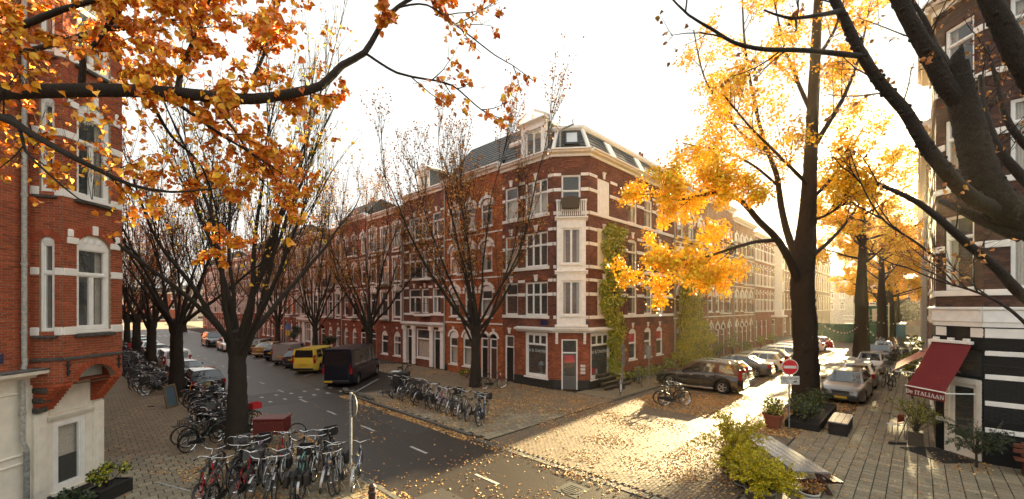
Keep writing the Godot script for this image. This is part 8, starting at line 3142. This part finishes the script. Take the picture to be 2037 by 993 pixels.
func build_plants() -> void:
	rng.seed = 321
	# creeper up the corner house
	var iv := thing("climbing_ivy", "yellow-green ivy column climbing the white panels of the corner house", "ivy", Transform3D(Basis.IDENTITY, V(23.3, 0.1, 13.88)))
	var st := MB.new()
	for k in 7:
		st.tube(wander(Vector3(R(-0.3, 0.3), 0, 0.06), Vector3(R(-0.08, 0.08), 1, 0), R(7, 9.6), 14, 0.1, 0.12), taper(0.035, 0.008, 15), 5, false)
	mi("stems", st.mesh(), M["bark"], iv)
	var lumps := []
	for k in 110:
		var y := R(0.4, 9.9)
		var wv := 1.15 if y > 4.2 else 0.75
		lumps.append([Vector3(-0.35 + R(-1, 1) * wv + (0.5 if y < 4 else 0.0), y, 0), R(0.22, 0.5)])
	var lv := leaf_cloud(13000, [0.09, 0.18], IVY, func() -> Variant:
		var l: Array = lumps[rng.randi() % lumps.size()]
		var q: Vector3 = l[0] + sphere_dir() * l[1] * pow(rng.randf(), 0.5)
		q.z = 0.06 + absf(q.z) * 1.5
		return q, 0.6)
	scatter("foliage", leaf_mesh(false), M["leaf_green"], lv[0], lv[1], iv)
	var iv2 := thing("climbing_vine", "broad yellow-green vine billowing before the tan brick house", "ivy", Transform3D(Basis.IDENTITY, V(34.6, 0.1, 13.6)))
	var s2 := MB.new()
	for k in 8:
		s2.tube(wander(Vector3(R(-1.5, 1.5), 0, 0.1), Vector3(R(-0.15, 0.15), 1, 0.05), R(4, 7), 10, 0.14, 0.1), taper(0.04, 0.01, 11), 5, false)
	mi("stems", s2.mesh(), M["bark"], iv2)
	lumps = []
	for k in 110:
		var y := R(0.3, 7.4)
		lumps.append([Vector3(R(-1, 1) * (3.0 - y * 0.28), y, R(0.0, 1.2) * (1.2 - y * 0.1)), R(0.3, 0.75)])
	lv = leaf_cloud(18000, [0.1, 0.2], LIME + IVY + IVY, func() -> Variant:
		var l: Array = lumps[rng.randi() % lumps.size()]
		var q: Vector3 = l[0] + sphere_dir() * l[1] * pow(rng.randf(), 0.5)
		if q.y < 0:
			return null
		q.z = maxf(q.z, -0.2)
		return q, 0.6)
	scatter("foliage", leaf_mesh(false), M["leaf_green"], lv[0], lv[1], iv2)
	var g := "front-garden shrubs along the right houses"
	var words := ["low shrub at the wooden steps under the shop window", "leafy shrub below the first red-blinded window", "shrub between the red-blinded windows", "dark green shrub below the last red-blinded window", "wide bush at the foot of the billowing vine", "bush under the second tan house", "tall shrub by the arched doors", "low hedge bush before the white-banded house", "pale green bush before the white-banded house", "last bush before the side street"]
	for k in 10:
		var a: float = [24.9, 26.3, 28.2, 30.3, 37.5, 41.2, 45.0, 50.0, 55.5, 61.0][k]
		var sz := Vector3(1.4, [0.7, 0.8, 0.7, 1.0, 1.3, 1.4, 2.4, 1.1, 1.3, 1.3][k], 0.9)
		shrub("shrub", words[k], "shrub", V(a, 0.1, 13.2), sz, 700, IVY + DARKGREEN, [0.06, 0.13], g)
	shrub("shrub", "dark hedge-like shrub on the far pavement behind the yellow van", "shrub", V(17.6, 0.07, 43.5), Vector3(1.3, 1.8, 1.3), 1200, DARKGREEN, [0.08, 0.15])
	shrub("shrub", "dark clipped shrub on the pavement by the far red houses", "shrub", V(17.6, 0.07, 53.0), Vector3(1.4, 2.6, 1.4), 1200, DARKGREEN, [0.08, 0.15])
	shrub("shrub", "scrubby plants at the foot of the tree behind the rack", "shrub", V(18.6, 0.07, 22.5), Vector3(1.3, 0.6, 1.0), 500, DARKGREEN + IVY, [0.06, 0.12])
	# planted bed and its terracotta pot
	for k in 6:
		shrub("shrub", "%s evergreen shrub in the timber-edged bed under the massive tree" % ["nearest", "second", "third", "fourth", "fifth", "farthest"][k], "shrub", V(20.5 + k * 0.62, 0.25, 3.3 + 0.25 * (k % 2)), Vector3(0.9, 0.85, 0.9), 520, DARKGREEN + [Color(0.12, 0.13, 0.015)], [0.05, 0.1], "shrubs in the timber-edged bed")
	var tp := thing("flower_pot", "square-shouldered terracotta pot with a leafy shrub by the no-entry sign", "plant pot", Transform3D(Basis.IDENTITY, V(19.75, 0.03, 4.25)))
	var pm := MB.new()
	pm.lathe([Vector2(0, 0), Vector2(0.26, 0), Vector2(0.34, 0.5), Vector2(0.38, 0.5), Vector2(0.38, 0.58), Vector2(0.32, 0.58), Vector2(0.3, 0.5)], 18)
	mi("pot", pm.mesh(), M["terracotta"], tp)
	var so := MB.new()
	so.lathe([Vector2(0.31, 0.52), Vector2(0, 0.54)], 14)
	mi("soil", so.mesh(), M["soil"], tp)
	var pf := leaf_cloud(520, [0.06, 0.11], DARKGREEN + IVY, func() -> Variant:
		var q := Vector3(0, 0.85, 0) + sphere_dir() * 0.42 * pow(rng.randf(), 0.5)
		return q if q.y > 0.54 else null)
	scatter("foliage", leaf_mesh(false), M["leaf_green"], pf[0], pf[1], tp)
	# yellow feathery plants in barrels before the picnic table
	var b1 := thing("potted_plant", "large half-barrel with a spreading yellow-green feathery shrub", "potted plant", Transform3D(Basis.IDENTITY, V(11.9, 0.05, 2.85)), "barrel plants by the picnic table")
	barrel(b1, 0.36, 0.44, "wood_grey")
	feathery(b1, 0.42, 0.95, 1.0, 60, 10000, LIME, 0.6)
	var b2 := thing("potted_plant", "tall bright yellow feathery plant in the barrel nearest the brick street", "potted plant", Transform3D(Basis.IDENTITY, V(13.45, 0.05, 4.0)), "barrel plants by the picnic table")
	barrel(b2, 0.28, 0.5, "wood_dark")
	feathery(b2, 0.48, 1.5, 0.7, 48, 7000, LIME + [Color(0.65, 0.5, 0.02)], 1.6)
	var b4 := thing("potted_plant", "yellow-green feathery shrub between the two barrels", "potted plant", Transform3D(Basis.IDENTITY, V(12.75, 0.05, 3.45)), "barrel plants by the picnic table")
	barrel(b4, 0.28, 0.4, "plastic_black")
	feathery(b4, 0.38, 0.9, 0.85, 44, 7000, LIME, 0.75)
	var b3 := thing("potted_plant", "small round pot of dead leaves beside the table's near leg", "potted plant", Transform3D(Basis.IDENTITY, V(12.85, 0.05, 1.98)))
	barrel(b3, 0.24, 0.26, "plaster")
	feathery(b3, 0.24, 0.4, 0.4, 14, 300, BROWN, 0.7)
	# shrubs at the café
	var c1 := thing("potted_plant", "dark potted shrub left of the café door", "potted plant", Transform3D(Basis.IDENTITY, V(20.75, 0.05, 0.05)))
	block(c1, "pot", "wood_grey", Transform3D.IDENTITY, -0.2, 0, -0.2, 0.2, 0.5, 0.2, 0.015)
	feathery(c1, 0.5, 1.4, 0.75, 40, 2600, DARKGREEN + IVY, 1.4)
	var c2 := thing("potted_plant", "small dark tree standing right of the café door", "potted plant", Transform3D(Basis.IDENTITY, V(19.2, 0.05, -1.3)))
	var tk := MB.new()
	tk.tube([Vector3(0, -0.02, 0), Vector3(0.02, 0.5, 0), Vector3(0, 1.1, 0.02)], [0.035, 0.025, 0.012], 7)
	mi("trunk", tk.mesh(), M["bark"], c2)
	feathery(c2, 0.45, 1.1, 0.65, 46, 3200, DARKGREEN, 1.0)
	shrub("shrub", "bushy plants spilling from the planter box by the cream shopfront", "shrub", V(0.45, 0.36, 14.9), Vector3(0.9, 0.5, 0.5), 900, DARKGREEN + IVY, [0.05, 0.09])
	shrub("shrub", "dark evergreen bush at the bottom of the cream shopfront", "shrub", V(-0.2, 0.1, 14.2), Vector3(1.1, 0.5, 0.6), 900, DARKGREEN, [0.05, 0.09])
	shrub("shrub", "dusty street plants beyond the pink awning", "shrub", V(30.5, 0.05, 0.2), Vector3(1.0, 2.2, 0.8), 900, DARKGREEN + IVY, [0.07, 0.13])
	shrub("shrub", "bushy street plants farther past the pink awning", "shrub", V(37.0, 0.05, 0.2), Vector3(1.0, 3.2, 0.9), 900, DARKGREEN + IVY, [0.08, 0.15])
	# far greenery at the end of the right street
	for k in 4:
		shrub("shrub", "%s dark evergreen mass at the end of the right street" % ["left", "second", "third", "right"][k], "shrub", V(118 + k * 4, 0, 4 - k * 1.6), Vector3(3.5, 6.0, 3.5), 1500, DARKGREEN, [0.3, 0.5])

# ---------------------------------------------------------------- fallen leaves
func build_fallen_leaves() -> void:
	rng.seed = 5150
	var xf := []
	var cc := []
	var cols := [Color(0.5, 0.24, 0.05), Color(0.58, 0.34, 0.1), Color(0.4, 0.14, 0.03), Color(0.62, 0.42, 0.18), Color(0.34, 0.2, 0.08)]
	# [a0, a1, b0, b1, y, count, clump]
	var zones := [
		[5.5, 10.2, 5, 22, 0.0, 700], [5.5, 5.95, 9.5, 22, 0.0, 900], [9.95, 10.28, 12.2, 23, 0.0, 2300], [9.9, 10.6, 5.0, 12.2, 0.02, 500],
		[10.6, 20, 3.4, 11.4, 0.033, 3200], [12, 17, 3.2, 6.0, 0.033, 2600], [19.5, 25.0, 6.4, 10.8, 0.033, 7000], [19.5, 60, 6.0, 7.4, 0.033, 6500], [24, 60, 7.0, 11.3, 0.033, 3600],
		[18.6, 26, 2.6, 5.2, 0.033, 5500], [20.6, 45, 2.1, 4.2, 0.033, 3800], [22, 60, 4.0, 6.0, 0.033, 1500], [13, 19.4, 11.5, 16, 0.078, 2400], [13.5, 19.3, 16, 22, 0.078, 1500], [10.5, 13.2, 12, 22, 0.078, 2200],
		[11.5, 20, -1.5, 3.0, 0.053, 420], [20, 40, -0.2, 2.1, 0.053, 500], [18.4, 20.4, -1.6, -0.4, 0.053, 160], [2.0, 5.4, 9, 16, 0.103, 2400], [3.8, 5.5, 16, 26, 0.103, 1500], [0.5, 3.4, 13, 30, 0.103, 260], [19.6, 60, 11.5, 13.8, 0.123, 2200], [15.7, 19.3, 22.6, 60, 0.078, 1600]]
	for z in zones:
		var clumps := []
		for k in 14:
			clumps.append(Vector2(R(z[0], z[1]), R(z[2], z[3])))
		for k in int(z[5]):
			var p := Vector2(R(z[0], z[1]), R(z[2], z[3]))
			if rng.randf() < 0.65:
				var c: Vector2 = clumps[rng.randi() % 14]
				p = c + Vector2(rng.randfn(0, 0.42), rng.randfn(0, 0.42))
				p.x = clampf(p.x, z[0], z[1])
				p.y = clampf(p.y, z[2], z[3])
			var s := R(0.05, 0.1)
			var bs := Basis(Vector3.UP, R(0, TAU)) * Basis(Vector3.RIGHT, R(-0.35, 0.35)) * Basis(Vector3.FORWARD, R(-0.3, 0.3))
			xf.append(Transform3D(bs.scaled(Vector3.ONE * s), V(p.x, z[4] + R(0.006, 0.02), p.y)))
			var c2: Color = cols[rng.randi() % cols.size()]
			var j := R(0.7, 1.2)
			cc.append(Color(c2.r * j, c2.g * j, c2.b * j))
	var o := scatter("fallen_leaves", leaf_mesh(false), M["leaf_dry"], xf, cc, self)
	o.set_meta("label", "dry tan and orange leaves strewn over the street and pavements")
	o.set_meta("category", "leaves")
